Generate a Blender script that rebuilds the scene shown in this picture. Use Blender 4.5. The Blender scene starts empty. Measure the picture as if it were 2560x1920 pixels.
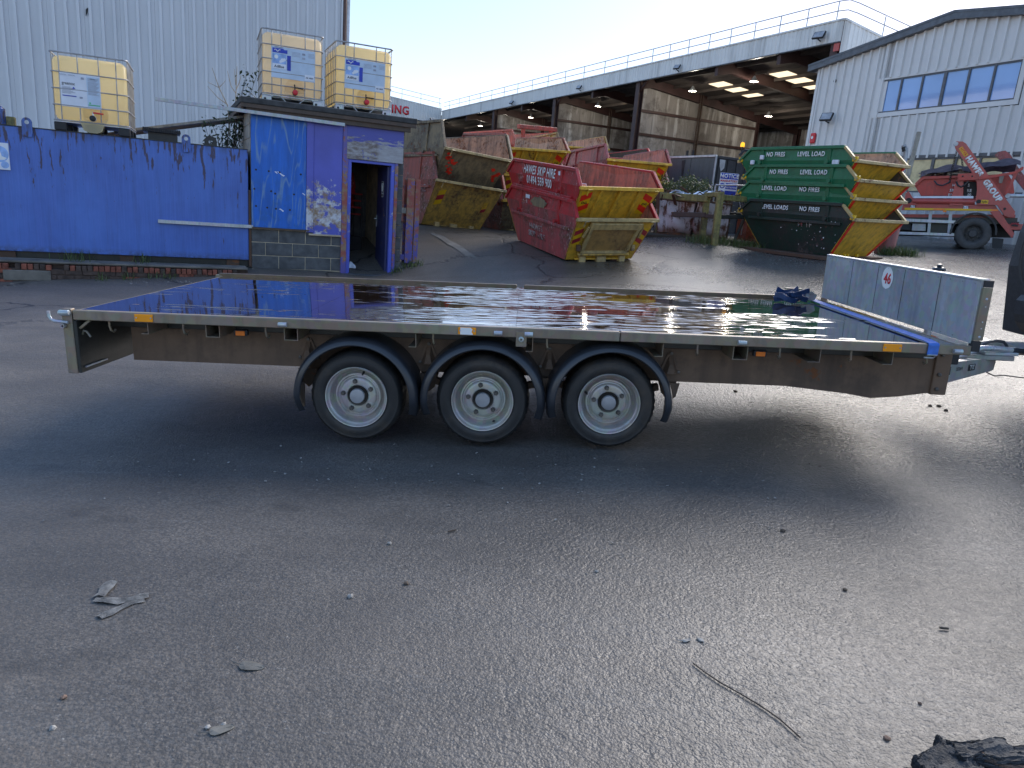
import bpy, bmesh, math, random
import numpy as np
from mathutils import Vector, Matrix

rnd = random.Random(7)
SC = bpy.context.scene
COL = SC.collection
rad = math.radians
H = 1.32                                   # camera height above the yard datum

# ------------------------------------------------------------------ camera
FPX = 1775.0
_d = np.array([-580.0, 7040.0, FPX]); _d /= np.linalg.norm(_d)
_Y = np.array([0, 0, 1.0]) - _d * _d[2]; _Y /= np.linalg.norm(_Y)
_Z = -_d
_X = np.cross(_Y, _Z)
CM = np.array([_X, _Y, _Z])                # camera axes (right, down, forward) -> yard axes
cd = bpy.data.cameras.new("camera")
cd.sensor_width = 36.0
cd.lens = 36.0 * FPX / 2560.0
cd.clip_start = 0.05
cd.clip_end = 2000
cam = bpy.data.objects.new("camera", cd)
COL.objects.link(cam)
cam.matrix_world = Matrix(((CM[0][0], -CM[0][1], -CM[0][2], 0), (CM[1][0], -CM[1][1], -CM[1][2], 0),
                           (CM[2][0], -CM[2][1], -CM[2][2], H), (0, 0, 0, 1)))
SC.camera = cam

# ------------------------------------------------------------------ light
SUN_AZ, SUN_EL = 38.0, 29.0                # clockwise from +Y, above the horizon
w = bpy.data.worlds.new("World"); SC.world = w; w.use_nodes = True
nt = w.node_tree; nt.nodes.clear()
out = nt.nodes.new('ShaderNodeOutputWorld'); bg = nt.nodes.new('ShaderNodeBackground')
sky = nt.nodes.new('ShaderNodeTexSky'); sky.sky_type = 'NISHITA'; sky.sun_disc = False
sky.sun_elevation = rad(SUN_EL); sky.sun_rotation = rad(SUN_AZ)
sky.air_density = 1.0; sky.dust_density = 0.6; sky.ozone_density = 1.6
bg.inputs['Strength'].default_value = 0.15
gam = nt.nodes.new('ShaderNodeGamma'); gam.inputs[1].default_value = 0.5          # thin high haze evens the sky out
hs = nt.nodes.new('ShaderNodeHueSaturation'); hs.inputs['Saturation'].default_value = 1.6
nt.links.new(sky.outputs[0], gam.inputs[0]); nt.links.new(gam.outputs[0], hs.inputs['Color']); tint = nt.nodes.new('ShaderNodeMix'); tint.data_type = 'RGBA'; tint.blend_type = 'MULTIPLY'; tint.inputs[0].default_value = 1.0
tint.inputs[7].default_value = (1.0, 0.945, 1.03, 1); nt.links.new(hs.outputs[0], tint.inputs[6]); nt.links.new(tint.outputs[2], bg.inputs[0]); nt.links.new(bg.outputs[0], out.inputs[0])
sd = bpy.data.lights.new("sun", 'SUN'); sd.energy = 1.5; sd.angle = rad(44); sd.color = (1.0, 0.94, 0.86)
sun = bpy.data.objects.new("sun", sd); COL.objects.link(sun)
sv = Vector((math.sin(rad(SUN_AZ)) * math.cos(rad(SUN_EL)), math.cos(rad(SUN_AZ)) * math.cos(rad(SUN_EL)), math.sin(rad(SUN_EL))))
sun.rotation_euler = sv.to_track_quat('Z', 'Y').to_euler()
sun.location = (20, 30, 30)
vs = SC.view_settings
vs.view_transform = 'Standard'; vs.look = 'None'; vs.gamma = 1.0; vs.use_curve_mapping = False
vs.exposure = 1.9

# ------------------------------------------------------------------ survey helpers (a sighted pixel of the photo to a real point)
def ray(px, py):
    return CM @ np.array([(px - 1280) / FPX, (py - 960) / FPX, 1.0])
def atY(px, py, Y):
    r = ray(px, py); r = r * (Y / r[1]); return Vector((r[0], r[1], r[2] + H))
def onplane(px, py, o, n):
    r = Vector(ray(px, py)); c = Vector((0, 0, H))
    return c + r * ((Vector(o) - c).dot(Vector(n)) / r.dot(Vector(n)))
def hplane(px, py, o, dirx):
    """point on the vertical plane through o that runs along dirx -> (run along dirx, height above o)"""
    d = Vector(dirx); n = Vector((-d.y, d.x, 0)); p = onplane(px, py, o, n) - Vector(o)
    return p.dot(d), p.z

# ------------------------------------------------------------------ mesh builder
class MB:
    def __init__(s, off=(0, 0, 0)):
        s.bm = bmesh.new(); s.off = Vector(off)
    def _bev(s, vs_, bev):
        if bev > 0:
            es = list({e for v in vs_ for e in v.link_edges})
            bmesh.ops.bevel(s.bm, geom=es, offset=bev, segments=1, profile=0.5, affect='EDGES')
    def box(s, c, size, rot=None, bev=0.0):
        m = Matrix.Translation(Vector(c)) @ (rot.to_4x4() if rot else Matrix.Identity(4)) @ Matrix.Diagonal((size[0], size[1], size[2], 1))
        r = bmesh.ops.create_cube(s.bm, size=1.0, matrix=m)
        s._bev(r['verts'], bev); return s
    def span(s, a, b, bev=0.0):
        a, b = Vector(a), Vector(b)
        return s.box((a + b) / 2, (abs(b.x - a.x), abs(b.y - a.y), abs(b.z - a.z)), None, bev)
    def beam(s, p0, p1, w_, h_, up=(0, 0, 1), bev=0.0):
        p0, p1 = Vector(p0), Vector(p1); x = (p1 - p0); L = x.length; x.normalize()
        y = Vector(up).cross(x)
        if y.length < 1e-4: y = Vector((0, 1, 0)).cross(x)
        y.normalize(); z = x.cross(y)
        return s.box((p0 + p1) / 2, (L, w_, h_), Matrix((x, y, z)).transposed(), bev)
    def poly(s, pts):
        return s.bm.faces.new([s.bm.verts.new(Vector(p)) for p in pts])
    def prism(s, pts, vec):
        vec = Vector(vec); a = [s.bm.verts.new(Vector(p)) for p in pts]; b = [s.bm.verts.new(Vector(p) + vec) for p in pts]
        n = len(pts)
        s.bm.faces.new(a); s.bm.faces.new(b[::-1])
        for i in range(n): s.bm.faces.new((a[i], b[i], b[(i + 1) % n], a[(i + 1) % n]))
        return s
    def tube(s, path, r, n=8, cap=True):
        P = [Vector(p) for p in path]; rings = []; ref = None
        rr = r if isinstance(r, (list, tuple)) else [r] * len(P)
        for i, p in enumerate(P):
            t = (P[min(i + 1, len(P) - 1)] - P[max(i - 1, 0)]).normalized()
            if ref is None:
                ref = t.orthogonal().normalized()
            ref = (ref - t * ref.dot(t)); ref = ref.normalized() if ref.length > 1e-5 else t.orthogonal().normalized()
            b = t.cross(ref)
            rings.append([s.bm.verts.new(p + (ref * math.cos(2 * math.pi * k / n) + b * math.sin(2 * math.pi * k / n)) * rr[i]) for k in range(n)])
        for i in range(len(rings) - 1):
            for k in range(n): s.bm.faces.new((rings[i][k], rings[i][(k + 1) % n], rings[i + 1][(k + 1) % n], rings[i + 1][k]))
        if cap:
            s.bm.faces.new(rings[0][::-1]); s.bm.faces.new(rings[-1])
        return s
    def lathe(s, prof, o, ax, n=32, jit=None):
        """prof: (radius, distance along axis)"""
        o, ax = Vector(o), Vector(ax).normalized(); u = ax.orthogonal().normalized(); v = ax.cross(u); rings = []
        for j, (r, h) in enumerate(prof):
            if r < 1e-6:
                rings.append([s.bm.verts.new(o + ax * h)]); continue
            rings.append([s.bm.verts.new(o + ax * h + (u * math.cos(2 * math.pi * k / n) + v * math.sin(2 * math.pi * k / n)) * (r + (jit(j, k) if jit else 0))) for k in range(n)])
        for a, b in zip(rings, rings[1:]):
            for k in range(n):
                k2 = (k + 1) % n
                if len(a) == 1 and len(b) == 1: continue
                if len(a) == 1: s.bm.faces.new((a[0], b[k], b[k2]))
                elif len(b) == 1: s.bm.faces.new((a[k], b[0], a[k2]))
                else: s.bm.faces.new((a[k], b[k], b[k2], a[k2]))
        return s
    def build(s, name, mat, parent=None, smooth=False, label=None, sharp=35):
        if s.off.length: bmesh.ops.translate(s.bm, verts=s.bm.verts, vec=s.off)
        bmesh.ops.recalc_face_normals(s.bm, faces=s.bm.faces)
        me = bpy.data.meshes.new(name); s.bm.to_mesh(me); s.bm.free()
        if smooth:
            me.polygons.foreach_set('use_smooth', [True] * len(me.polygons))
            me.set_sharp_from_angle(angle=rad(sharp))
        if mat: me.materials.append(mat)
        return link(name, me, parent, label)

def link(name, me, parent=None, label=None):
    o = bpy.data.objects.new(name, me); COL.objects.link(o)
    if parent: o.parent = parent
    if label: o['label'] = label
    return o
def tag(o, label, cat, group=None):
    o['label'] = label; o['category'] = cat
    if group: o['group'] = group
    return o
def thing(name, label, cat, mtx=None, group=None):
    o = bpy.data.objects.new(name, None); COL.objects.link(o); o.empty_display_size = 0.1
    if mtx is not None: o.matrix_world = mtx
    return tag(o, label, cat, group)
def structure(o, kind='structure'):
    o['kind'] = kind; return o
def frame(o, dx, up=(0, 0, 1)):
    x = Vector(dx).normalized(); z = Vector(up); y = z.cross(x).normalized(); z = x.cross(y)
    m = Matrix((x, y, z)).transposed().to_4x4(); m.translation = Vector(o); return m
def kids(o): return [c for c in COL.objects if c.parent == o]
def copy_tree(o, parent=None, depth=0):
    c = o.copy(); COL.objects.link(c)
    if parent: c.parent = parent
    for k in o.children[:]: copy_tree(k, c, depth + 1)
    return c

def text(s, h, mat, parent, mtx, name='lettering', bold=0.0, sx=1.0, align='CENTER', thick=0.001, shear=0.0):
    cu = bpy.data.curves.new('t', 'FONT'); cu.body = s; cu.size = 1.0; cu.align_x = align; cu.align_y = 'CENTER'
    cu.extrude = 0.0; cu.offset = bold; cu.resolution_u = 3; cu.shear = shear; cu.space_character = 1 + 2.4 * bold; cu.space_word = 1.15
    to = bpy.data.objects.new('t', cu); COL.objects.link(to)
    dg = bpy.context.evaluated_depsgraph_get(); dg.update()
    me = bpy.data.meshes.new_from_object(to.evaluated_get(dg))
    bpy.data.objects.remove(to); bpy.data.curves.remove(cu)
    k = h / 0.7
    me.transform(Matrix.Diagonal((k * sx, k, 1, 1)))
    bm = bmesh.new(); bm.from_mesh(me)
    r = bmesh.ops.extrude_face_region(bm, geom=list(bm.faces))
    bmesh.ops.translate(bm, verts=[v for v in r['geom'] if isinstance(v, bmesh.types.BMVert)], vec=(0, 0, thick))
    bmesh.ops.recalc_face_normals(bm, faces=bm.faces)
    bm.to_mesh(me); bm.free()
    me.transform(mtx); me.materials.clear(); me.materials.append(mat); me.name = name
    return link(name, me, parent)
def facing(o, right, up, off=0.002):
    """matrix that puts a flat text at o, reading along `right`, upright along `up`"""
    x = Vector(right).normalized(); y = Vector(up); y = (y - x * y.dot(x)).normalized(); z = x.cross(y)
    m = Matrix((x, y, z)).transposed().to_4x4(); m.translation = Vector(o) + z * off; return m

# ------------------------------------------------------------------ materials
class W:
    def __init__(s, name):
        s.m = bpy.data.materials.new(name); s.m.use_nodes = True; s.t = s.m.node_tree; s.t.nodes.clear()
        s.o = s.t.nodes.new('ShaderNodeOutputMaterial')
    def put(s, sock, v):
        if isinstance(v, bpy.types.NodeSocket): s.t.links.new(v, sock)
        elif isinstance(v, (tuple, list)) and len(v) == 3 and sock.type == 'RGBA': sock.default_value = (*v, 1)
        else: sock.default_value = v
    def n(s, typ, out=0, **kw):
        nd = s.t.nodes.new(typ); ins = kw.pop('ins', {})
        for k, v in kw.items(): setattr(nd, k, v)
        for k, v in ins.items(): s.put(nd.inputs[k], v)
        return nd.outputs[out]
    def co(s, which='Object', rand=True):
        v = s.n('ShaderNodeTexCoord', which)
        if rand:
            r = s.n('ShaderNodeObjectInfo', 'Random')
            r = s.n('ShaderNodeMath', operation='MULTIPLY', ins={0: r, 1: 37.0})
            v = s.n('ShaderNodeVectorMath', operation='ADD', ins={0: v, 1: r})
        return v
    def pos(s): return s.n('ShaderNodeNewGeometry', 'Position')
    def map(s, v, sc=(1, 1, 1), loc=(0, 0, 0), rot=(0, 0, 0)):
        return s.n('ShaderNodeMapping', ins={'Vector': v, 'Scale': sc, 'Location': loc, 'Rotation': rot})
    def noise(s, v, scale, det=4.0, rough=0.55, dist=0.0, out=0):
        return s.n('ShaderNodeTexNoise', out, ins={'Vector': v, 'Scale': scale, 'Detail': det, 'Roughness': rough, 'Distortion': dist})
    def voro(s, v, scale, feature='F1', out=0):
        return s.n('ShaderNodeTexVoronoi', out, feature=feature, ins={'Vector': v, 'Scale': scale})
    def ramp(s, f, a, b, lo=0.0, hi=1.0):
        return s.n('ShaderNodeMapRange', ins={0: f, 1: a, 2: b, 3: lo, 4: hi})
    def mix(s, f, a, b, mode='MIX'):
        nd = s.t.nodes.new('ShaderNodeMix'); nd.data_type = 'RGBA'; nd.blend_type = mode
        s.put(nd.inputs[0], f); s.put(nd.inputs[6], a); s.put(nd.inputs[7], b); return nd.outputs[2]
    def math(s, op, a, b=0.0):
        return s.n('ShaderNodeMath', operation=op, ins={0: a, 1: b})
    def bump(s, h, st=0.3, d=0.01, nrm=None):
        i = {'Height': h, 'Strength': st, 'Distance': d}
        if nrm: i['Normal'] = nrm
        return s.n('ShaderNodeBump', ins=i)
    def sep(s, v, k):
        return s.n('ShaderNodeSeparateXYZ', k, ins={0: v})
    def fin(s, base, rough=0.5, metal=0.0, nrm=None, spec=0.5, **kw):
        i = {'Base Color': base, 'Roughness': rough, 'Metallic': metal, 'Specular IOR Level': spec}; i.update(kw)
        if nrm: i['Normal'] = nrm
        b = s.n('ShaderNodeBsdfPrincipled', ins=i); s.t.links.new(b, s.o.inputs[0]); return s.m

def flat(name, col, rough=0.5, metal=0.0, vary=0.25, sc=6.0, bump=0.0, spec=0.5):
    w_ = W(name); v = w_.co(); n1 = w_.noise(v, sc, 5)
    c = w_.mix(w_.ramp(n1, .35, .7), tuple(x * (1 - vary) for x in col), tuple(min(1, x * (1 + vary)) for x in col))
    nr = w_.bump(w_.noise(v, sc * 12, 3), bump, .004) if bump else None
    return w_.fin(c, rough, metal, nr, spec)

def paint(name, col, rust=0.2, dirt=0.4, chip=0.0, chipcol=(.6, .6, .6), rough=0.45, rustcol=(.11, .045, .02), dirtcol=(.06, .05, .04), sc=1.0, streak=0.4, bump=0.25, spec=0.5):
    """weathered paint: tone changes, run-down dirt, rust patches, chipped flecks"""
    w_ = W(name); v = w_.co()
    big = w_.noise(v, 1.7 * sc, 6, .6); fine = w_.noise(v, 14 * sc, 6, .65)
    run = w_.noise(w_.map(v, (9 * sc, 9 * sc, .7 * sc)), 1.0, 5, .6)
    c = w_.mix(w_.ramp(big, .3, .75), tuple(x * .78 for x in col), tuple(min(1, x * 1.2) for x in col))
    c = w_.mix(w_.math('MULTIPLY', w_.ramp(run, .46, .68), streak), c, dirtcol)
    c = w_.mix(w_.math('MULTIPLY', w_.ramp(w_.math('ADD', big, w_.math('MULTIPLY', fine, .5)), .66, .88), dirt), c, dirtcol)
    rm = w_.ramp(w_.math('ADD', w_.math('MULTIPLY', big, .55), w_.math('MULTIPLY', fine, .55)), .71 - rust * .26, .745 - rust * .25)
    c = w_.mix(rm, c, w_.mix(fine, rustcol, tuple(x * 2.0 for x in rustcol)))
    ro = w_.ramp(rm, 0, 1, rough, .85)
    if chip:
        ch = w_.noise(w_.map(v, (22 * sc, 22 * sc, 14 * sc)), 1.0, 8, .7)
        c = w_.mix(w_.ramp(w_.math('ADD', w_.math('MULTIPLY', ch, .75), w_.math('MULTIPLY', big, .3)), .62 - chip * .12, .66 - chip * .12), c, chipcol)
    nr = w_.bump(w_.math('ADD', fine, w_.math('MULTIPLY', rm, -.6)), bump, .006)
    return w_.fin(c, ro, 0.0, nr, spec)

def m_asphalt():
    w_ = W('asphalt'); p = w_.pos(); x = w_.sep(p, 0); y = w_.sep(p, 1)
    big = w_.noise(p, .35, 5, .6); mid = w_.noise(p, 1.6, 6, .6)
    sweep = w_.noise(w_.map(p, (.5, 4.5, 1)), 1.0, 5, .6)               # long wheel-swept streaks along the yard
    agg = w_.noise(p, 75, 3, .6); agg2 = w_.noise(p, 26, 4, .6); grit = w_.voro(p, 130)
    c = w_.mix(w_.ramp(mid, .3, .75), (.120, .105, .090), (.198, .176, .152))
    c = w_.mix(w_.math('MULTIPLY', w_.ramp(sweep, .5, .75), .55), c, (.125, .122, .116))
    c = w_.mix(w_.math('MULTIPLY', w_.ramp(agg, .55, .75), .4), c, (.16, .156, .15))
    pat = w_.ramp(w_.noise(w_.map(p, (.9, 1.3, 1), (4, 2, 0)), 1.0, 6, .62), .42, .66)
    c = w_.mix(w_.math('MULTIPLY', pat, .55), c, (.050, .048, .046))
    oil = w_.ramp(w_.noise(w_.map(p, (1.4, 2.6, 1), (9, 5, 0)), 1.0, 5, .6), .62, .72)
    c = w_.mix(w_.math('MULTIPLY', oil, .6), c, (.030, .028, .027))
    scuff = w_.math('MULTIPLY', w_.ramp(w_.noise(w_.map(p, (1.2, 22, 1), (2, 7, 0)), 1.0, 6, .7), .60, .72), w_.ramp(w_.noise(p, .8, 3, .5), .45, .6))
    c = w_.mix(w_.math('MULTIPLY', scuff, .55), c, (.24, .235, .225))
    tyre = w_.math('ABSOLUTE', w_.math('SINE', w_.math('ADD', w_.math('MULTIPLY', y, 2.1), w_.math('MULTIPLY', w_.noise(p, .25, 2, .5), 6.0))))
    tyre = w_.math('MULTIPLY', w_.ramp(tyre, .80, .98), w_.ramp(w_.noise(w_.map(p, (.4, 3, 1)), 1.0, 4, .6), .40, .60))
    c = w_.mix(w_.math('MULTIPLY', tyre, .35), c, (.045, .044, .044))
    pit = w_.ramp(w_.voro(w_.map(p, (1, 1.25, 1)), 70), .30, .62)
    c = w_.mix(w_.math('MULTIPLY', pit, w_.ramp(mid, .3, .7, .30, .65)), c, (.040, .037, .034))
    lite = w_.ramp(w_.noise(p, 120, 2, .5), .66, .74)
    c = w_.mix(w_.math('MULTIPLY', lite, .5), c, (.30, .29, .27))
    # brown tracked-in mud up the ramp towards the stacks
    mud = w_.math('MULTIPLY', w_.ramp(y, 10.5, 15), w_.ramp(x, 4.5, 0.5))
    mud = w_.math('MULTIPLY', mud, w_.ramp(w_.noise(p, .9, 5, .6), .25, .6))
    c = w_.mix(w_.math('MULTIPLY', mud, .7), c, (.085, .068, .050))
    dusty = w_.math('MULTIPLY', w_.ramp(x, -2.5, -8), w_.ramp(big, .3, .6))
    c = w_.mix(w_.math('MULTIPLY', dusty, .6), c, (.12, .112, .098))
    # trodden white crumbs of board and plaster beside the wheels
    band = w_.math('MULTIPLY', w_.ramp(y, 2.2, 3.0), w_.ramp(y, 5.0, 4.0))
    sp = w_.math('MULTIPLY', w_.ramp(w_.noise(w_.map(p, (7, 13, 7)), 1.0, 6, .75), .66, .72), band)
    sp2 = w_.ramp(w_.noise(p, 48, 2, .5), .76, .80)
    c = w_.mix(w_.math('MAXIMUM', w_.math('MULTIPLY', sp, .55), w_.math('MULTIPLY', sp2, .7)), c, (.34, .33, .30))
    # cracks where the slabs meet behind the trailer
    cr = w_.voro(w_.map(w_.n('ShaderNodeVectorMath', operation='ADD', ins={0: p, 1: w_.noise(p, 1.1, 4, .6, out=1)}), (.34, .42, .4)), 1.0, 'DISTANCE_TO_EDGE')
    crm = w_.math('MULTIPLY', w_.ramp(cr, .012, .004), w_.ramp(y, 6, 8.5))
    c = w_.mix(w_.math('MULTIPLY', crm, .8), c, (.012, .012, .012))
    wetn = w_.noise(p, .55, 4, .55)
    wet = w_.math('ADD', w_.ramp(x, -3.5, 3.5, -.2, .36), wetn)
    wet = w_.math('MULTIPLY', w_.ramp(wet, .42, .85), w_.ramp(y, 1.6, 4.0, .45, 1.0))
    ro = w_.ramp(wet, 0, 1, .52, .24)
    ro = w_.math('ADD', ro, w_.ramp(agg2, .3, .8, -.08, .12))
    hgt = w_.math('ADD', w_.math('MULTIPLY', agg, .55), w_.math('ADD', w_.math('MULTIPLY', agg2, .7), w_.math('MULTIPLY', grit, -.25)))
    hgt = w_.math('ADD', hgt, w_.math('MULTIPLY', mid, 1.2))
    hgt = w_.math('ADD', hgt, w_.math('MULTIPLY', crm, -1.5))
    near = w_.math('MULTIPLY', w_.ramp(y, 1.6, 4.2, .72, .85), w_.ramp(y, 5.0, 12.0, 1.0, .78))
    nr = w_.n('ShaderNodeBump', ins={'Height': hgt, 'Strength': near, 'Distance': .0085})
    grain2 = w_.n('ShaderNodeBump', ins={'Height': w_.voro(p, 62), 'Strength': w_.math('MULTIPLY', wet, .55), 'Distance': .010, 'Normal': nr})
    return w_.fin(c, ro, 0, grain2, .42)

def m_deck():
    w_ = W('wet_deck_board'); v = w_.pos()
    m = w_.n('ShaderNodeAttribute', 2, attribute_name='film')
    nr = w_.bump(w_.noise(w_.map(v, (1.2, 2.5, 1)), 1, 2, .5), .05, .02)
    c = w_.mix(w_.ramp(w_.noise(v, 3, 5, .6), .4, .7), (.020, .013, .010), (.034, .023, .016))
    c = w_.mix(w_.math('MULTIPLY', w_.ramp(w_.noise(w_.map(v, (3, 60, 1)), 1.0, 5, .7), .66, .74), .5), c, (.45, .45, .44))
    c = w_.mix(w_.math('MULTIPLY', w_.ramp(w_.noise(w_.map(v, (2.2, 6, 1), (3, 1, 0)), 1.0, 5, .6), .62, .70), .55), c, (.05, .05, .05))
    ro = w_.math('ADD', w_.math('MULTIPLY', m, .10), .035)
    return w_.fin(c, ro, 0, nr, .8, **{'Coat Weight': 1.0, 'Coat Roughness': ro, 'Coat IOR': 1.55, 'Coat Normal': nr})

def m_galv(name, dark, light, brown=0.0, rough=.42):
    w_ = W(name); v = w_.co(); sp_ = w_.voro(w_.map(v, (26, 26, 26)), 1.0, out=1); n1 = w_.noise(v, 2.5, 6, .65)
    run = w_.noise(w_.map(v, (14, 14, 1.6)), 1.0, 5, .65)
    c = w_.mix(w_.ramp(n1, .3, .72), dark, light)
    c = w_.mix(.10, c, sp_, 'OVERLAY')
    c = w_.mix(w_.math('MULTIPLY', w_.ramp(run, .48, .75), .45), c, tuple(x * .45 for x in dark))
    if brown: c = w_.mix(w_.math('MULTIPLY', w_.ramp(w_.noise(v, 5, 6, .7), .35, .7), brown), c, (.16, .115, .07))
    return w_.fin(c, w_.ramp(n1, .3, .7, rough - .08, rough + .16), .35, w_.bump(w_.noise(v, 40, 4, .6), .12, .003))

def m_ply(name, col, grain, f=.85):
    w_ = W(name); v = w_.co(rand=False)
    wv = w_.map(v, (1.2, 1.0, .16)); d = w_.noise(wv, 1.7, 3, .5)
    ring = w_.math('FRACT', w_.math('MULTIPLY', d, 13.0))
    g = w_.ramp(w_.math('ABSOLUTE', w_.math('SUBTRACT', ring, .5)), .34, .48)
    g = w_.math('MULTIPLY', g, w_.ramp(w_.noise(v, 2.3, 4, .6), .36, .56))
    c = w_.mix(w_.ramp(w_.noise(w_.map(v, (9, 9, 1.2)), 1, 6, .65), .3, .75), tuple(x * .72 for x in col), tuple(x * 1.22 for x in col))
    c = w_.mix(w_.math('MULTIPLY', g, f), c, grain)
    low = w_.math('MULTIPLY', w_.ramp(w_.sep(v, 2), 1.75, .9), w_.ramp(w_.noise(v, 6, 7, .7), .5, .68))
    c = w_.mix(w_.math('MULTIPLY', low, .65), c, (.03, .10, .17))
    return w_.fin(c, .42, 0, w_.bump(w_.noise(w_.map(v, (30, 30, 4)), 1, 4, .6), .2, .004))

def m_board(name, col, under, zc, zw, amt):
    """painted board scraped back to white / bare wood, most of all around height zc"""
    w_ = W(name); v = w_.co(rand=False); z = w_.sep(v, 2)
    near = w_.ramp(w_.math('ABSOLUTE', w_.math('SUBTRACT', z, zc)), zw, 0)
    fl = w_.noise(w_.map(v, (9, 9, 9)), 1, 8, .72); fl2 = w_.noise(v, 2.0, 4, .6)
    chm = w_.math('ADD', w_.math('MULTIPLY', fl, .7), w_.math('ADD', w_.math('MULTIPLY', fl2, .3), w_.math('MULTIPLY', near, amt)))
    k = w_.ramp(chm, .66, .70)
    c = w_.mix(w_.ramp(w_.noise(v, 1.5, 5, .6), .3, .7), tuple(x * .82 for x in col), tuple(x * 1.15 for x in col))
    u = w_.mix(w_.ramp(w_.noise(v, 7, 5, .65), .42, .6), under, (.30, .20, .12))
    c = w_.mix(k, c, u)
    return w_.fin(c, w_.ramp(k, 0, 1, .38, .8), 0, w_.bump(w_.math('ADD', fl, w_.math('MULTIPLY', k, -.5)), .25, .004))

def m_peeled():
    w_ = W('peeled_header_paint'); v = w_.co(rand=False); z = w_.sep(v, 2); x = w_.sep(v, 0)
    e = w_.noise(w_.map(v, (3.5, 3, 16)), 1, 7, .7)
    k = w_.ramp(w_.math('ADD', z, w_.math('MULTIPLY', w_.math('SUBTRACT', e, .5), .75)), 2.27, 2.31)
    grey = w_.mix(w_.ramp(w_.noise(w_.map(v, (7, 7, 20)), 1, 7, .7), .4, .65), (.17, .13, .11), (.40, .39, .40))
    grey = w_.mix(w_.math('MULTIPLY', w_.ramp(x, 2.1, 2.16), .6), grey, (.42, .42, .44))
    grey = w_.mix(w_.ramp(w_.noise(v, 9, 6, .7), .62, .66), grey, (.10, .11, .34))
    c = w_.mix(k, grey, (.095, .10, .36))
    return w_.fin(c, .6, 0, w_.bump(w_.math('ADD', e, k), .25, .004))

def m_tank_plastic(name, col):
    w_ = W(name); v = w_.co(); n1 = w_.noise(v, 1.6, 4, .5)
    c = w_.mix(w_.ramp(n1, .3, .7), tuple(x * .93 for x in col), col)
    pr = w_.n('ShaderNodeBsdfPrincipled', ins={'Base Color': c, 'Roughness': .38})
    tr = w_.n('ShaderNodeBsdfTranslucent', ins={'Color': c})
    mx = w_.n('ShaderNodeMixShader', ins={0: .66, 1: pr, 2: tr}); w_.t.links.new(mx, w_.o.inputs[0]); return w_.m

def m_cladding(name, col, dirt=.25, rough=.45):
    w_ = W(name); v = w_.pos(); n1 = w_.noise(v, .5, 5, .6)
    run = w_.noise(w_.map(v, (1.3, 1.3, .12)), 1.0, 5, .6)
    c = w_.mix(w_.ramp(n1, .3, .7), tuple(x * .96 for x in col), tuple(min(1, x * 1.05) for x in col))
    c = w_.mix(w_.math('MULTIPLY', w_.ramp(run, .5, .75), dirt), c, tuple(x * .45 for x in col))
    return w_.fin(c, rough, .0, w_.bump(w_.noise(v, 2.5, 3, .5), .05, .02), .5)

def m_dirty_wall():
    w_ = W('stained_bay_wall'); v = w_.pos(); n1 = w_.noise(v, .35, 6, .6)
    run = w_.noise(w_.map(v, (2.2, 2.2, .16)), 1.0, 6, .65)
    c = w_.mix(w_.ramp(n1, .3, .7), (.17, .155, .14), (.34, .315, .29))
    c = w_.mix(w_.math('MULTIPLY', w_.ramp(run, .50, .64), .75), c, (.60, .59, .57))
    c = w_.mix(w_.math('MULTIPLY', w_.ramp(w_.noise(v, .9, 6, .7), .50, .62), .6), c, (.08, .065, .055))
    return w_.fin(c, .8, 0, w_.bump(n1, .1, .03))

def m_emit(name, col, st):
    w_ = W(name); e = w_.n('ShaderNodeEmission', ins={'Color': col, 'Strength': st}); w_.t.links.new(e, w_.o.inputs[0]); return w_.m

def m_glass(name, col=(.17, .30, .55)):
    w_ = W(name); v = w_.pos()
    return w_.fin(w_.mix(w_.noise(v, .6, 2), col, tuple(x * 1.6 for x in col)), .06, 0.0, w_.bump(w_.noise(v, .5, 2), .02, .05), .9, **{'Coat Weight': .6, 'Coat Roughness': .03})

def m_rusty_white():
    w_ = W('rust_eaten_white_enamel'); v = w_.co(); n1 = w_.noise(v, 4, 7, .7); run = w_.noise(w_.map(v, (10, 10, .8)), 1, 6, .7)
    c = w_.mix(w_.ramp(w_.math('ADD', w_.math('MULTIPLY', n1, .5), w_.math('MULTIPLY', run, .5)), .49, .56), (.50, .46, .46), (.10, .04, .022))
    c = w_.mix(w_.math('MULTIPLY', w_.ramp(w_.sep(w_.n('ShaderNodeTexCoord', 'Object'), 2), .16, .02), .8), c, (.13, .05, .02))
    return w_.fin(c, .7, 0, w_.bump(n1, .4, .01))

def m_soil():
    w_ = W('earth_and_leaf_litter'); v = w_.pos()
    return w_.fin(w_.mix(w_.noise(v, 6, 6, .7), (.03, .024, .016), (.075, .06, .04)), .9, 0, w_.bump(w_.noise(v, 14, 6, .7), .8, .03))

def m_leaf(name, a, b, rough=.5):
    w_ = W(name); v = w_.pos()
    c = w_.mix(w_.ramp(w_.noise(v, 9, 3, .6), .35, .65), a, b)
    pr = w_.n('ShaderNodeBsdfPrincipled', ins={'Base Color': c, 'Roughness': rough}); tr = w_.n('ShaderNodeBsdfTranslucent', ins={'Color': c})
    mx = w_.n('ShaderNodeMixShader', ins={0: .3, 1: pr, 2: tr}); w_.t.links.new(mx, w_.o.inputs[0]); return w_.m

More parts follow.
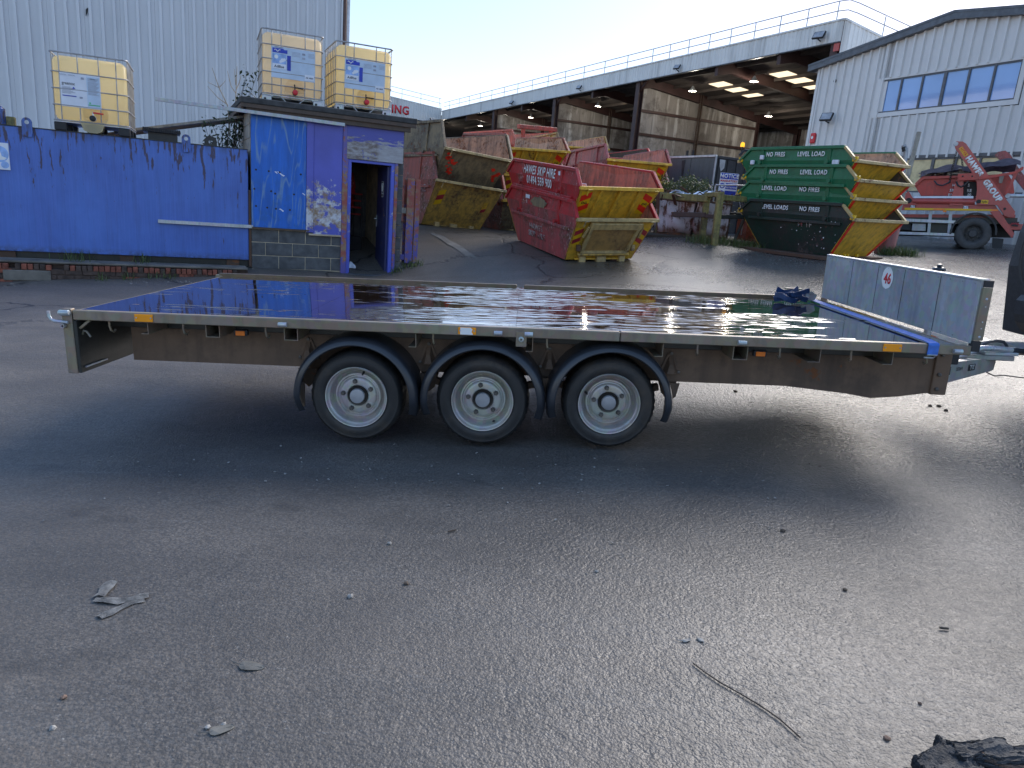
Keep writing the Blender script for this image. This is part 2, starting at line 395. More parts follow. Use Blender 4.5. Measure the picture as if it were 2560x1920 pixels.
A = {}
A['asphalt'] = m_asphalt(); A['deck'] = m_deck()
A['rail'] = m_galv('weathered_edge_rail', (.20, .165, .125), (.35, .295, .225), .40)
A['brownrail'] = m_galv('brown_side_rail', (.10, .068, .042), (.20, .145, .092), .5)
A['galv'] = m_galv('galvanised_sheet', (.36, .385, .40), (.50, .52, .53), .0)
A['galvbright'] = m_galv('bright_galvanised_steel', (.42, .44, .46), (.62, .64, .66), .08, .32)
A['hitch'] = m_galv('mud_splashed_hitch_steel', (.30, .30, .29), (.46, .46, .44), .4)
A['chassis'] = paint('mud_brown_chassis', (.195, .125, .082), .1, .5, rough=.6, dirtcol=(.03, .026, .024), spec=.3)
A['darkpanel'] = paint('dark_green_black_plate', (.022, .026, .024), .05, .4, rough=.4)
A['blackplastic'] = flat('black_moulded_plastic', (.030, .033, .040), .28, vary=.2)
A['blackmatt'] = flat('matt_black', (.02, .02, .021), .6)
def m_rubber():
    w_ = W('tyre_rubber'); v = w_.co(); n1 = w_.noise(v, 7, 6, .65)
    c = w_.mix(w_.ramp(n1, .35, .7), (.014, .014, .015), (.026, .025, .024)); c = w_.mix(w_.math('MULTIPLY', w_.ramp(w_.noise(v, 4, 6, .7), .52, .70), .6), c, (.075, .055, .038))
    return w_.fin(c, w_.ramp(n1, .3, .7, .38, .65), 0, w_.bump(w_.noise(v, 60, 4, .6), .2, .003))
A['rubber'] = m_rubber()
A['rubberdust'] = flat('dusty_tyre_rubber', (.075, .07, .067), .8, vary=.2, sc=9, bump=.15)
A['rim'] = m_galv('silver_wheel_steel', (.42, .40, .37), (.62, .59, .55), .30, .40)
A['nut'] = flat('worn_wheel_nut', (.13, .115, .10), .5, .4)
A['grease'] = flat('greasy_hub_ring', (.02, .016, .012), .4)
A['hubcap'] = flat('dull_hub_cap', (.36, .36, .37), .45, .3)
A['amber'] = flat('amber_reflector', (.95, .33, .01), .25, vary=.06)
A['orangelens'] = flat('orange_marker_lens', (.90, .22, .02), .3, vary=.1)
A['whiteprint'] = flat('white_print', (.80, .80, .78), .5, vary=.05)
A['whitefaded'] = paint('faded_white_print', (.55, .50, .48), .0, .5, chip=.7, chipcol=(.30, .06, .06))
A['redprint'] = flat('red_print', (.62, .02, .03), .45, vary=.05)
A['blackprint'] = flat('black_print', (.012, .012, .014), .5)
A['blueprint'] = flat('blue_print', (.02, .05, .42), .45)
A['skyprint'] = flat('pale_blue_print', (.30, .46, .80), .45, vary=.3, sc=9)
A['labelblue'] = flat('pale_label_sheet', (.52, .62, .74), .5, vary=.08)
A['labelwhite'] = flat('white_label_sheet', (.74, .76, .82), .5, vary=.05)
A['greenprint'] = flat('green_print', (.10, .45, .20), .5)
A['greyprint'] = flat('grey_print', (.33, .35, .42), .6)
A['strap'] = flat('blue_strap_webbing', (.05, .16, .55), .6, vary=.2, sc=30, bump=.3)
A['strapdark'] = flat('wet_dark_blue_webbing', (.012, .04, .12), .5, vary=.4, sc=20, bump=.3)
def m_bluetank():
    w_ = W('blue_tank_paint'); v = w_.co(rand=False); z = w_.sep(v, 2)
    big = w_.noise(v, 1.1, 5, .6); fine = w_.noise(v, 18, 5, .65)
    run = w_.noise(w_.map(v, (13, 13, .9)), 1.0, 5, .65); brush = w_.noise(w_.map(v, (60, 60, 1.5)), 1.0, 3, .6)
    c = w_.mix(w_.ramp(big, .3, .72), (.060, .125, .42), (.085, .190, .56))
    c = w_.mix(w_.math('MULTIPLY', w_.ramp(brush, .45, .7), .35), c, (.12, .21, .62))
    c = w_.mix(w_.math('MULTIPLY', w_.ramp(run, .50, .72), .30), c, (.04, .06, .17))
    top = w_.ramp(z, .95, 1.75, 0, 1.25); drip = w_.noise(w_.map(v, (17, 17, 2.6)), 1.0, 4, .6)
    k = w_.ramp(w_.math('ADD', drip, w_.math('MULTIPLY', top, .12)), .70, .73)
    spot = w_.ramp(w_.noise(w_.map(v, (26, 26, 9)), 1, 4, .6), .715, .735)
    k = w_.math('MAXIMUM', k, spot)
    foot = w_.math('MULTIPLY', w_.ramp(z, .24, .13), w_.ramp(fine, .35, .6)); head = w_.math('MULTIPLY', w_.ramp(z, 1.82, 1.95), w_.ramp(run, .4, .65))
    c = w_.mix(w_.math('MULTIPLY', w_.math('MAXIMUM', foot, head), .7), c, (.045, .05, .06))
    c = w_.mix(w_.math('MULTIPLY', k, .85), c, w_.mix(fine, (.05, .045, .05), (.13, .075, .05)))
    return w_.fin(c, w_.ramp(k, 0, 1, .42, .8), 0, w_.bump(w_.math('ADD', fine, w_.math('MULTIPLY', brush, .6)), .12, .004))
A['bluetank'] = m_bluetank()
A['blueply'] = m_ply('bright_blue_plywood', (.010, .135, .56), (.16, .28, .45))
A['blueboard'] = m_board('violet_blue_board', (0.098, 0.111, 0.468), (.62, .61, .63), .95, 1.0, .245)
A['bluewood'] = m_board('blue_frame_timber', (0.091, 0.117, 0.520), (.45, .45, .50), 1.0, 2.0, .10)
A['redframe'] = m_board('red_and_blue_frame_paint', (.12, .10, .34), (.33, .09, .07), 1.2, 2.5, .26)
A['doorpaint'] = m_board('grubby_blue_door', (.030, .035, .105), (.12, .11, .14), 1.0, 2.0, .08)
A['peeled'] = m_peeled()
A['block'] = flat('dark_concrete_block', (.10, .10, .10), .85, vary=.3, sc=7, bump=.5)
A['blocktan'] = flat('buff_concrete_block', (.40, .36, .30), .85, vary=.2, sc=6, bump=.5)
A['mortar'] = flat('buff_mortar', (.52, .42, .28), .9, bump=.4)
A['felt'] = flat('mineral_roof_felt', (.055, .055, .055), .85, vary=.4, sc=8, bump=.6)
A['oldwood'] = paint('old_brown_timber', (.12, .08, .06), .1, .6, rough=.75, streak=.5)
A['greywood'] = paint('weathered_grey_timber', (.42, .38, .32), .0, .5, rough=.8, streak=.4)
A['yellowwood'] = paint('flaking_yellow_timber', (.34, .29, .09), .25, .8, rough=.75, streak=.7, rustcol=(.06, .05, .03), dirtcol=(.05, .05, .03))
A['brick'] = flat('worn_red_brick', (.24, .075, .045), .85, vary=.45, sc=9, bump=.6)
A['brickdark'] = flat('sooty_brick', (.085, .055, .042), .85, vary=.4, sc=9, bump=.6)
A['render'] = flat('grimy_cement_capping', (.16, .14, .115), .9, vary=.4, sc=4, bump=.6)
A['dark'] = flat('unlit_interior', (.02, .018, .018), .9)
A['ibc'] = m_tank_plastic('cream_tank_plastic', (.99, .86, .56))
A['ibcpink'] = m_tank_plastic('warm_cream_tank_plastic', (.99, .86, .64))
A['cladleft'] = m_cladding('pale_blue_grey_cladding', (.66, .67, .68), .12)
A['cladright'] = m_cladding('silver_grey_cladding', (.68, .67, .65), .14)
A['cladold'] = m_cladding('streaked_grey_fascia_sheet', (.68, .68, .66), .75)
A['trimwhite'] = flat('white_metal_trim', (.74, .76, .78), .4)
A['trimgrey'] = flat('dark_grey_metal_trim', (.09, .10, .115), .4)
A['brownpipe'] = flat('brown_downpipe', (.12, .06, .045), .5)
A['roofdark'] = flat('dim_roof_sheet', (.075, .062, .055), .85, vary=.3, sc=.8)
A['steelbrown'] = flat('red_brown_steelwork', (.055, .026, .024), .6, vary=.25, sc=1.5)
A['baywall'] = m_dirty_wall()
A['rooflight'] = m_emit('rooflight_glow', (1.0, .80, .55), .42)  # daylight through the roof panels, set as their own emission
A['lamp'] = m_emit('lamp_glow', (1.0, .92, .72), 1.8)
A['beacon'] = m_emit('amber_beacon_glow', (1.0, .45, .04), .5)
A['glass'] = m_glass('painted_sky_glass')  # blue base colour stands in for the sky the panes reflect
A['blindglass'] = flat('glazing_over_cream_blinds', (.60, .50, .27), .12, vary=.25, sc=3)
A['blind'] = flat('cream_window_blind', (.62, .53, .30), .7, vary=.2)
A['redskip'] = paint('worn_red_skip_paint', (.52, .020, .024), .22, .5, chip=.12, chipcol=(.5, .36, .34), streak=.35)
A['redfaded'] = paint('faded_pink_red_skip_paint', (.48, .085, .085), .35, .7, chip=.25, chipcol=(.42, .33, .30), streak=.6)
A['redbrown'] = paint('rust_red_skip_paint', (.46, .105, .07), .42, .75, chip=.12, chipcol=(.5, .45, .42), streak=.5)
A['yelskip'] = paint('yellow_ochre_skip_paint', (.92, .50, .045), .22, .45, streak=.45, dirtcol=(.09, .07, .03))
A['yeldirty'] = paint('muddy_yellow_skip_paint', (.66, .40, .085), .34, .85, streak=.6, dirtcol=(.075, .062, .045))
A['browndirty'] = paint('mud_caked_skip_steel', (.30, .22, .12), .35, .9, streak=.6, dirtcol=(.06, .05, .04))
A['doortan'] = paint('scraped_tan_skip_door', (.46, .27, .09), .2, .6, streak=.4, dirtcol=(.10, .07, .04))
A['skipin'] = paint('scoured_skip_interior', (.60, .35, .21), .40, .6, chip=.25, chipcol=(.40, .17, .07), streak=.7)
A['skipinred'] = paint('scoured_red_skip_interior', (.58, .17, .11), .30, .6, chip=.2, chipcol=(.22, .19, .17), streak=.6)
A['skipindark'] = paint('dark_skip_interior', (.045, .035, .03), .35, .6)
A['green'] = paint('green_skip_paint', (.020, .185, .080), .05, .4, rough=.4, streak=.25, dirtcol=(.015, .05, .03))
A['greendark'] = paint('grimy_dark_green_skip_paint', (.014, .042, .028), .32, .8, rough=.5, streak=.5, rustcol=(.045, .035, .03), dirtcol=(.03, .028, .025))
A['lipyel'] = paint('chipped_pale_yellow_lip', (.60, .43, .18), .3, .5, chip=.1, chipcol=(.12, .08, .05))
A['chevred'] = flat('bright_red_chevron', (.80, .035, .015), .4, vary=.1)
A['chevdull'] = flat('dull_red_chevron', (.36, .025, .035), .5, vary=.25)
A['chevyel'] = flat('yellow_chevron', (.74, .44, .01), .4, vary=.1)
A['truckred'] = paint('lorry_red_paint', (.54, .085, .07), .05, .3, rough=.35, streak=.15)
A['truckskip'] = paint('bright_red_skip_on_lorry', (.60, .07, .05), .12, .4, streak=.3)
A['bollard'] = paint('pale_red_bollard_paint', (.36, .09, .075), .15, .4)
A['tarp'] = flat('faded_mauve_tarpaulin', (.17, .14, .165), .75, vary=.3, sc=5, bump=.4)
A['alu'] = flat('dull_aluminium', (.55, .56, .57), .4, .4)
A['chain'] = flat('dark_steel_chain', (.06, .055, .05), .5, .5)
A['rustywhite'] = m_rusty_white()
A['rust'] = paint('flaky_rust', (.12, .06, .035), .4, .6, rough=.85)
A['boxgrey'] = paint('grey_green_box_side', (.085, .105, .11), .05, .5, streak=.5, dirtcol=(.05, .055, .055))
A['boxblack'] = flat('black_ribbed_box_end', (.022, .021, .024), .55)
A['cabwhite'] = flat('white_machine_cab', (.66, .68, .70), .4)
A['soil'] = m_soil()
A['leafdark'] = m_leaf('dark_shrub_leaf', (.020, .038, .020), (.055, .080, .035))
A['leafhedge'] = m_leaf('hedge_leaf', (.022, .042, .014), (.10, .125, .04))
A['grass'] = m_leaf('grass_blade', (.045, .085, .018), (.14, .17, .06))
A['twig'] = flat('bare_pale_twig', (.40, .33, .24), .7)
A['stem'] = flat('dark_stem', (.07, .05, .035), .8)
A['towgrey'] = flat('grained_dark_grey_plastic', (.035, .036, .039), .5, vary=.25, sc=30, bump=.25)
A['bark'] = flat('black_sodden_timber', (.032, .034, .038), .7, vary=.5, sc=14, bump=1.0)
A['splinter'] = flat('torn_brown_timber', (.19, .12, .085), .8, vary=.5, sc=16, bump=.8)
A['pebble'] = flat('pale_stone_chip', (.27, .26, .24), .8, vary=.3, sc=20)
A['tape'] = flat('muddy_plastic_strip', (.30, .295, .28), .35, vary=.5, sc=25, bump=.4)
A['leafdead'] = flat('sodden_dead_leaf', (.125, .118, .100), .5, vary=.3, sc=20)
A['concrete'] = flat('worn_pale_concrete', (.15, .14, .122), .8, vary=.35, sc=3, bump=.4)
A['orangered'] = paint('orange_red_skip_paint', (.62, .075, .045), .25, .5, chip=.1, chipcol=(.4, .3, .25))

# ------------------------------------------------------------------ the ground: one sheet through the surveyed spot heights
SPOT = [(-.87, 3.85, -.075), (.57, 3.85, .016), (2.6, 3.9, .125), (-2.4, 3.9, -.16), (0, 1.2, 0.0), (1.4, 1.4, .05), (-1.4, 1.6, -.06), (0, -6, 0.), (-6, -6, -.2), (6, -6, .25),
        (-7.53, 10.2, -.37), (-6.16, 11.0, -.29), (-4.74, 12, -.154), (-4.64, 12.28, -.10), (-3.27, 12.95, -.125), (-2.45, 13.3, -.10), (-2.16, 13.8, .12), (-9.5, 9.3, -.45), (-6, 5, -.33),
        (-2.3, 17.0, .70), (-1.2, 18.4, .66), (-3.6, 18.8, .68), (-1.3, 16.6, .62), (-.12, 15.39, .585), (1.18, 15.95, .67), (.78, 13.31, .39), (2.08, 13.87, .48),
        (-.5, 20.2, .70), (2.3, 19.7, .83), (2.3, 23.6, 1.18), (1.1, 27, 1.42), (-.9, 27.5, 1.42), (5.11, 15.72, .81), (6.15, 16.32, .84), (5.97, 14.24, .79), (7.01, 14.84, .83),
        (4.08, 15.6, .82), (3.9, 16.4, .93), (3.1, 17, .93), (8.05, 16.2, .93), (12.15, 19.6, 1.14), (10.0, 20.8, .98), (14.6, 18.6, 1.32), (8.0, 11.0, .62), (10, 14, .85), (6.5, 9, .47), (3.3, 4.7, .17), (4.5, 5, .25),
        (3.0, 8.5, .25), (0, 8.5, .05), (-3, 8.5, -.17), (7, 4, .40), (12, 8, .8), (11.4, 31, 1.6), (6, 40, 1.7), (0, 55, 1.8), (-8, 25, .7), (-14, 21, .2), (-12, 40, 1.2), (20, 16, 1.5), (25, 30, 1.8), (-20, 8, -.6), (-25, 30, .5),
        (30, -5, 1.2), (-30, -6, -.7), (0, 100, 2.0), (60, 60, 2.0), (-60, 60, 1.0), (80, 110, 2.0), (-80, 110, 1.2), (70, 0, 1.6), (-70, 0, -.6), (0, -30, 0), (60, -30, 1.2), (-60, -30, -.6)]
_S = np.array(SPOT)
def _phi(d2): return .5 * d2 * np.log(d2 + 1e-9)
_n = len(_S); _D = ((_S[:, None, :2] - _S[None, :, :2]) ** 2).sum(-1)
_K = _phi(_D) + np.eye(_n) * .06
_P = np.c_[np.ones(_n), _S[:, :2]]
_sol = np.linalg.solve(np.block([[_K, _P], [_P.T, np.zeros((3, 3))]]), np.r_[_S[:, 2], np.zeros(3)])
def gz(x, y):
    X = np.atleast_2d(np.c_[np.ravel(x), np.ravel(y)]).astype(float)
    d = ((X[:, None, :] - _S[None, :, :2]) ** 2).sum(-1)
    r = _phi(d) @ _sol[:_n] + _sol[_n] + X @ _sol[_n + 1:]
    return r if r.size > 1 else float(r[0])
def onground(px, py):
    """where the sight line through a pixel meets the ground"""
    r = ray(px, py); t = .8
    for _ in range(400):
        p = r * t
        if p[2] + H < gz(p[0], p[1]): break
        t *= 1.02
    a, b = t / 1.02, t
    for _ in range(25):
        m = (a + b) / 2; p = r * m
        if p[2] + H < gz(p[0], p[1]): b = m
        else: a = m
    p = r * b; return Vector((p[0], p[1], gz(p[0], p[1])))
def ground():
    def axis(lo, hi, fine_lo, fine_hi, st):
        c = [fine_lo]
        while c[-1] < fine_hi: c.append(c[-1] + st)
        s = st
        while c[-1] < hi: s *= 1.18; c.append(c[-1] + s)
        s = st; lft = []; x = fine_lo
        while x > lo: s *= 1.18; x -= s; lft.append(x)
        return np.array(lft[::-1] + c)
    xs = axis(-400, 400, -10, 14, .25); ys = axis(-60, 700, 0, 24, .25)
    gx, gy = np.meshgrid(xs, ys); X = np.clip(gx, -70, 70); Y = np.clip(gy, -30, 105)
    z = np.concatenate([np.atleast_1d(gz(X[i], Y[i])) for i in range(len(ys))])
    rs = np.random.RandomState(3)
    wob = .012 * np.sin(gx * 1.7 + 1.3 * np.sin(gy * .9)) * np.sin(gy * 1.3 + .7) + .006 * np.sin(gx * 4.1 + gy * 2.2)
    z = z + (wob * np.clip((gy - 5) / 3, 0, 1)).ravel()
    vs_ = np.c_[gx.ravel(), gy.ravel(), z]; nx = len(xs); ny = len(ys)
    i = np.arange((nx - 1) * (ny - 1)); r, c = i // (nx - 1), i % (nx - 1); k = r * nx + c
    fs = np.c_[k, k + 1, k + nx + 1, k + nx]
    me = bpy.data.meshes.new('ground'); me.from_pydata(vs_.tolist(), [], fs.tolist())
    me.polygons.foreach_set('use_smooth', [True] * len(me.polygons)); me.materials.append(A['asphalt'])
    o = link('ground', me); structure(o); o['label'] = 'wet dark asphalt yard rising towards the sheds'
ground()

# ================================================================== the flatbed trailer
TE = Vector((.999074, 0, .04302)); TO = Vector((-2.384, 3.74, .586)); TZ = Vector((-.04302, 0, .999074))
TOFF = .70                                        # local z of the deck top above the thing's base
tr = thing('flatbed_trailer', 'long low flatbed trailer with three silver wheels and wet dark deck', 'trailer', frame(TO - TZ * TOFF, TE, TZ))
def TB(): return MB((0, 0, TOFF))
L, Wd = 4.80, 1.98
xs = [0.012, 1.19, 2.383, 3.535, 4.775]
_rs = np.random.RandomState(12); _NT = _rs.rand(256, 256)
def vnoise(u, v):
    u, v = np.asarray(u, float), np.asarray(v, float); i, j = np.floor(u).astype(int), np.floor(v).astype(int); a, b = u - i, v - j
    a, b = a * a * (3 - 2 * a), b * b * (3 - 2 * b); g = lambda p, q: _NT[p % 256, q % 256]
    return (g(i, j) * (1 - a) + g(i + 1, j) * a) * (1 - b) + (g(i, j + 1) * (1 - a) + g(i + 1, j + 1) * a) * b
def film(x, y):
    """where the water stands in ridges along the boards rather than lying flat"""
    xw = x + .25 * vnoise(x * 2 + 3, y * 5); yw = y + .030 * vnoise(x * 3.5 + 8, y * 7 + 2)
    st = .40 * vnoise(xw * 3.4, yw * 34) + .26 * vnoise(xw * 9 + 31, yw * 90) + .16 * vnoise(xw * 24 + 1, yw * 150) + .42 * vnoise(xw * 1.5 + 9, yw * 3.6 + 4)
    zone = np.clip((x - 1.25) / .9, 0, 1) * np.clip((4.45 - x) / .5, 0, 1); zone = zone * (.66 + .52 * np.clip(1.3 - np.abs(x - 2.25) / .6, 0, 1))
    return np.clip((st - (.845 - .27 * zone)) / .04, 0, 1)
for i in range(4):
    x0, x1_ = xs[i] + .0008, xs[i + 1] - .0008; nx, ny_ = 72, 420
    X, Y = np.meshgrid(np.linspace(x0, x1_, nx), np.linspace(.046, 1.942, ny_)); m_ = film(X, Y)
    Z = TOFF - .003 + m_ * .0024 * (vnoise(X * 11 + 5, Y * 44 + 3) - .3) + .0006 * vnoise(X * 2, Y * 3)
    V = np.c_[X.ravel(), Y.ravel(), Z.ravel()]; k = np.arange((nx - 1) * (ny_ - 1)); k = (k // (nx - 1)) * nx + k % (nx - 1)
    F = np.c_[k, k + 1, k + nx + 1, k + nx].tolist(); n0 = len(V)
    V = np.r_[V, [[x0, .046, TOFF - .024], [x1_, .046, TOFF - .024], [x1_, 1.942, TOFF - .024], [x0, 1.942, TOFF - .024]]]
    F += [[n0 + 3, n0 + 2, n0 + 1, n0]] + [[nx - 1, 0, n0, n0 + 1], [0, (ny_ - 1) * nx, n0 + 3, n0], [ny_ * nx - 1, nx - 1, n0 + 1, n0 + 2], [(ny_ - 1) * nx, ny_ * nx - 1, n0 + 2, n0 + 3]]
    me = bpy.data.meshes.new('deck_board'); me.from_pydata(V.tolist(), [], F); me.polygons.foreach_set('use_smooth', [True] * (len(F) - 5) + [False] * 5)
    at = me.attributes.new('film', 'FLOAT', 'POINT'); at.data.foreach_set('value', np.r_[m_.ravel(), [0] * 4].astype('f'))
    me.materials.append(A['deck']); link('deck_board', me, tr)
for a, b in ((0, 2.938), (2.942, L)):
    TB().span((a, 0, -.052), (b, .044, 0), .004).build('edge_rail', A['rail'], tr)
for a, b in ((-.03, 2.36), (2.42, 4.62)):
    TB().span((a, 1.945, -.05), (b, 1.985, .020), .005).build('side_rail', A['brownrail'], tr, label='raised brown rail along the far edge of the deck')
TB().span((-.002, .046, -.055), (.010, 1.944, -.004)).build('rear_rail', A['rail'], tr)
# rear frame: corner post, hanging rear plate, lip, hooks
TB().span((-.058, -.004, -.348), (-.004, .036, .008), .004).build('corner_post', A['rail'], tr)
TB().span((-.058, 1.944, -.348), (-.004, 1.984, .008), .004).build('corner_post', A['rail'], tr)
TB().span((-.003, .0, -.345), (.016, 1.94, -.056), .003).build('rear_plate', A['darkpanel'], tr)
TB().beam((.024, .03, -.315), (.024, .235, -.315), .006, .008).build('plate_lip', A['galvbright'], tr)
TB().beam((.018, .03, -.10), (.075, .03, -.055), .02, .012).build('corner_brace', A['rail'], tr)
TB().tube([(.02, .04, -.135), (.03, .035, -.115), (.05, .03, -.118), (.075, .02, -.145)], .006, 8).build('rope_hook', A['rail'], tr, True)
TB().tube([(-.115, -.02, -.005), (-.115, -.02, -.03), (-.105, -.02, -.05), (-.085, -.02, -.058), (-.02, -.012, -.064)], .0085, 10).build('latch_hook', A['galvbright'], tr, True)
b_ = TB(); b_.lathe([(.0, 0), (.012, 0), (.0155, .004), (.0155, .052), (.012, .056), (0, .056)], (-.062, -.016, -.012), (1, 0, 0), 14); b_.build('latch_tube', A['galvbright'], tr, True)
b_ = TB(); b_.lathe([(.0055, .0), (.012, .0), (.012, .02), (.0055, .02), (.0055, 0)], (-.045, -.006, -.083), (0, -1, 0), 14); b_.build('bolt_ring', A['hitch'], tr, True)
# chassis beams with the drop under the drawbar end
for y0 in (.27, 1.66):
    prof = [(.16, -.322), (3.95, -.322), (4.30, -.352), (4.45, -.374), (4.60, -.358), (4.79, -.326), (4.79, -.128), (.16, -.128)]
    TB().prism([(x, y0, z) for x, z in prof], (0, .055, 0)).build('chassis_beam', A['chassis'], tr)
TB().span((4.775, .255, -.335), (4.865, .335, -.07), .004).build('end_plate', A['chassis'], tr)
for z in (-.10, -.215, -.30):
    TB().lathe([(0, .0), (.011, .0), (.011, .010), (.006, .014), (0, .014)], (4.805, .255, z), (0, -1, 0), 8).build('bolt', A['nut'], tr)
for x in (.17, .70, 1.6, 2.4, 3.2, 4.0, 4.7):
    TB().span((x, .326, -.30), (x + .05, 1.659, -.14)).build('cross_beam', A['chassis'], tr)
# outriggers under the deck edge
def channel(x0, x1, closed, zb):
    m = TB(); t = .004; ya, yb = .055, .268
    if closed:
        m.span((x0, ya, zb), (x1, yb, zb + t)); m.span((x0, ya, zb + t), (x0 + t, yb, -.053)); m.span((x1 - t, ya, zb + t), (x1, yb, -.053))
    else:
        m.span((x0, ya, zb), (x1, yb, zb + t)); m.span((x1 - t, ya, zb + t), (x1, yb, -.053))
    return m.build('outrigger', A['rail'], tr)
for x0, x1, c, zb in ((.335, .375, 0, -.125), (.69, .768, 1, -.128), (1.12, 1.195, 1, -.128), (1.80, 1.842, 0, -.138), (2.44, 2.478, 0, -.138), (3.14, 3.185, 0, -.136), (3.562, 3.642, 1, -.136), (3.97, 4.035, 0, -.133), (4.37, 4.425, 0, -.130)):
    channel(x0, x1, c, zb)
TB().span((.02, .27, -.126), (4.78, .34, -.026)).build('deck_bearer', A['darkpanel'], tr)
TB().span((.02, 1.66, -.126), (4.78, 1.72, -.026)).build('deck_bearer', A['darkpanel'], tr)
for x in (.168, .572, 1.023, 1.935, 2.553, 3.366, 3.81, 4.193, 4.60):
    TB().tube([(x, .05, -.053), (x, .047, -.085), (x + .004, .05, -.108), (x + .006, .072, -.122), (x + .006, .09, -.112)], .0058, 8).build('rope_hook', A['rail'], tr, True)
for x in (1.136, 2.289, 2.452, 3.586, 4.723):
    TB().lathe([(.005, 0), (.0125, 0), (.0125, .044), (.005, .044), (.005, 0)], (x - .022, -.010, -.030), (1, 0, 0), 14).build('lashing_lug', A['galvbright'], tr, True)
# hanging bracket in the middle
hb = TB().span((2.385, -.008, -.100), (2.442, -.001, -.018), .002).build('hinge_bracket', A['rail'], tr)
TB().lathe([(.006, 0), (.0145, 0), (.0145, .012), (.010, .016), (.006, .016), (.006, 0)], (2.413, -.008, -.058), (0, -1, 0), 14).build('bolt', A['galvbright'], hb, True)
# side reflectors and marker lamps
def reflector(x, w_, h_, mat, lab=None):
    r = TB().span((x - w_ / 2, -.007, -.026 - h_ / 2), (x + w_ / 2, -.001, -.026 + h_ / 2), .002).build('reflector', mat, tr, label=lab)
    for s in (-1, 1):
        TB().lathe([(0, 0), (.0045, 0), (.0035, .002), (0, .002)], (x + s * w_ * .4, -.007, -.025), (0, -1, 0), 10).build('screw', A['hubcap'], r)
    return r
reflector(.387, .098, .041, A['amber']); reflector(4.381, .098, .041, A['amber'])
r_ = reflector(2.123, .096, .038, A['amber'], 'broken orange reflector with its middle showing white')
TB().prism([(2.087, -.0075, -.045), (2.087, -.0075, -.008), (2.142, -.0075, -.008), (2.152, -.0075, -.016), (2.147, -.0075, -.030), (2.156, -.0075, -.0455)], (0, -.0012, 0)).build('bare_patch', A['whiteprint'], r_)
for x in (.85, 3.736):
    k = TB().span((x - .038, .13, -.128), (x + .038, .16, -.094), .004).build('marker_lamp', A['blackplastic'], tr)
    TB().span((x - .026, .124, -.126), (x + .026, .1305, -.100), .002).build('lens', A['orangelens'], k)
# spring brackets, hangers, axles
for x in (1.19, 1.885, 2.58, 3.275):
    m = TB()
    A0 = [(x - .012, .255, -.165), (x + .012, .255, -.165)]; m.prism([(x - .016, .268, -.15), (x + .016, .268, -.15), (x + .065, .268, -.275), (x - .065, .268, -.275)], (0, -.008, 0))
    vs4 = [m.bm.verts.new(p) for p in ((x - .012, .258, -.17), (x + .012, .258, -.17), (x + .045, .258, -.268), (x - .045, .258, -.268), (x - .010, .228, -.215), (x + .010, .228, -.215), (x + .022, .222, -.268), (x - .022, .222, -.268))]
    for q in ((0, 1, 5, 4), (1, 2, 6, 5), (2, 3, 7, 6), (3, 0, 4, 7), (4, 5, 6, 7), (3, 2, 1, 0)): m.bm.faces.new([vs4[i] for i in q])
    g = m.build('spring_bracket', A['chassis'], tr)
    for dx, dz in ((0, -.155), (-.05, -.262), (.05, -.262)):
        TB().lathe([(0, 0), (.010, 0), (.009, .009), (0, .011)], (x + dx, .259, dz), (0, -1, 0), 8).build('bolt', A['nut'], g)
    TB().prism([(x - .055, .225, -.322), (x + .055, .225, -.322), (x + .04, .225, -.40), (x + .005, .225, -.43), (x - .03, .225, -.40)], (0, .01, 0)).build('spring_hanger', A['chassis'], tr)
    TB().prism([(x - .055, .30, -.322), (x + .055, .30, -.322), (x + .04, .30, -.40), (x + .005, .30, -.43), (x - .03, .30, -.40)], (0, .01, 0)).build('spring_hanger', A['chassis'], tr)
HUBS = [(1.503, -.441), (2.210, -.434), (2.917, -.421)]
for hx, hz in HUBS:
    TB().tube([(hx, .20, hz), (hx, 1.78, hz)], .038, 12).build('axle', A['chassis'], tr, True)
    for y0 in (.27, 1.70):
        pts = [(hx - .30, y0, hz + .065), (hx - .15, y0, hz + .035), (hx, y0, hz + .025), (hx + .15, y0, hz + .035), (hx + .30, y0, hz + .065)]
        m = TB()
        for a, b in zip(pts, pts[1:]): m.beam(a, b, .05, .035)
        m.build('leaf_spring', A['chassis'], tr)
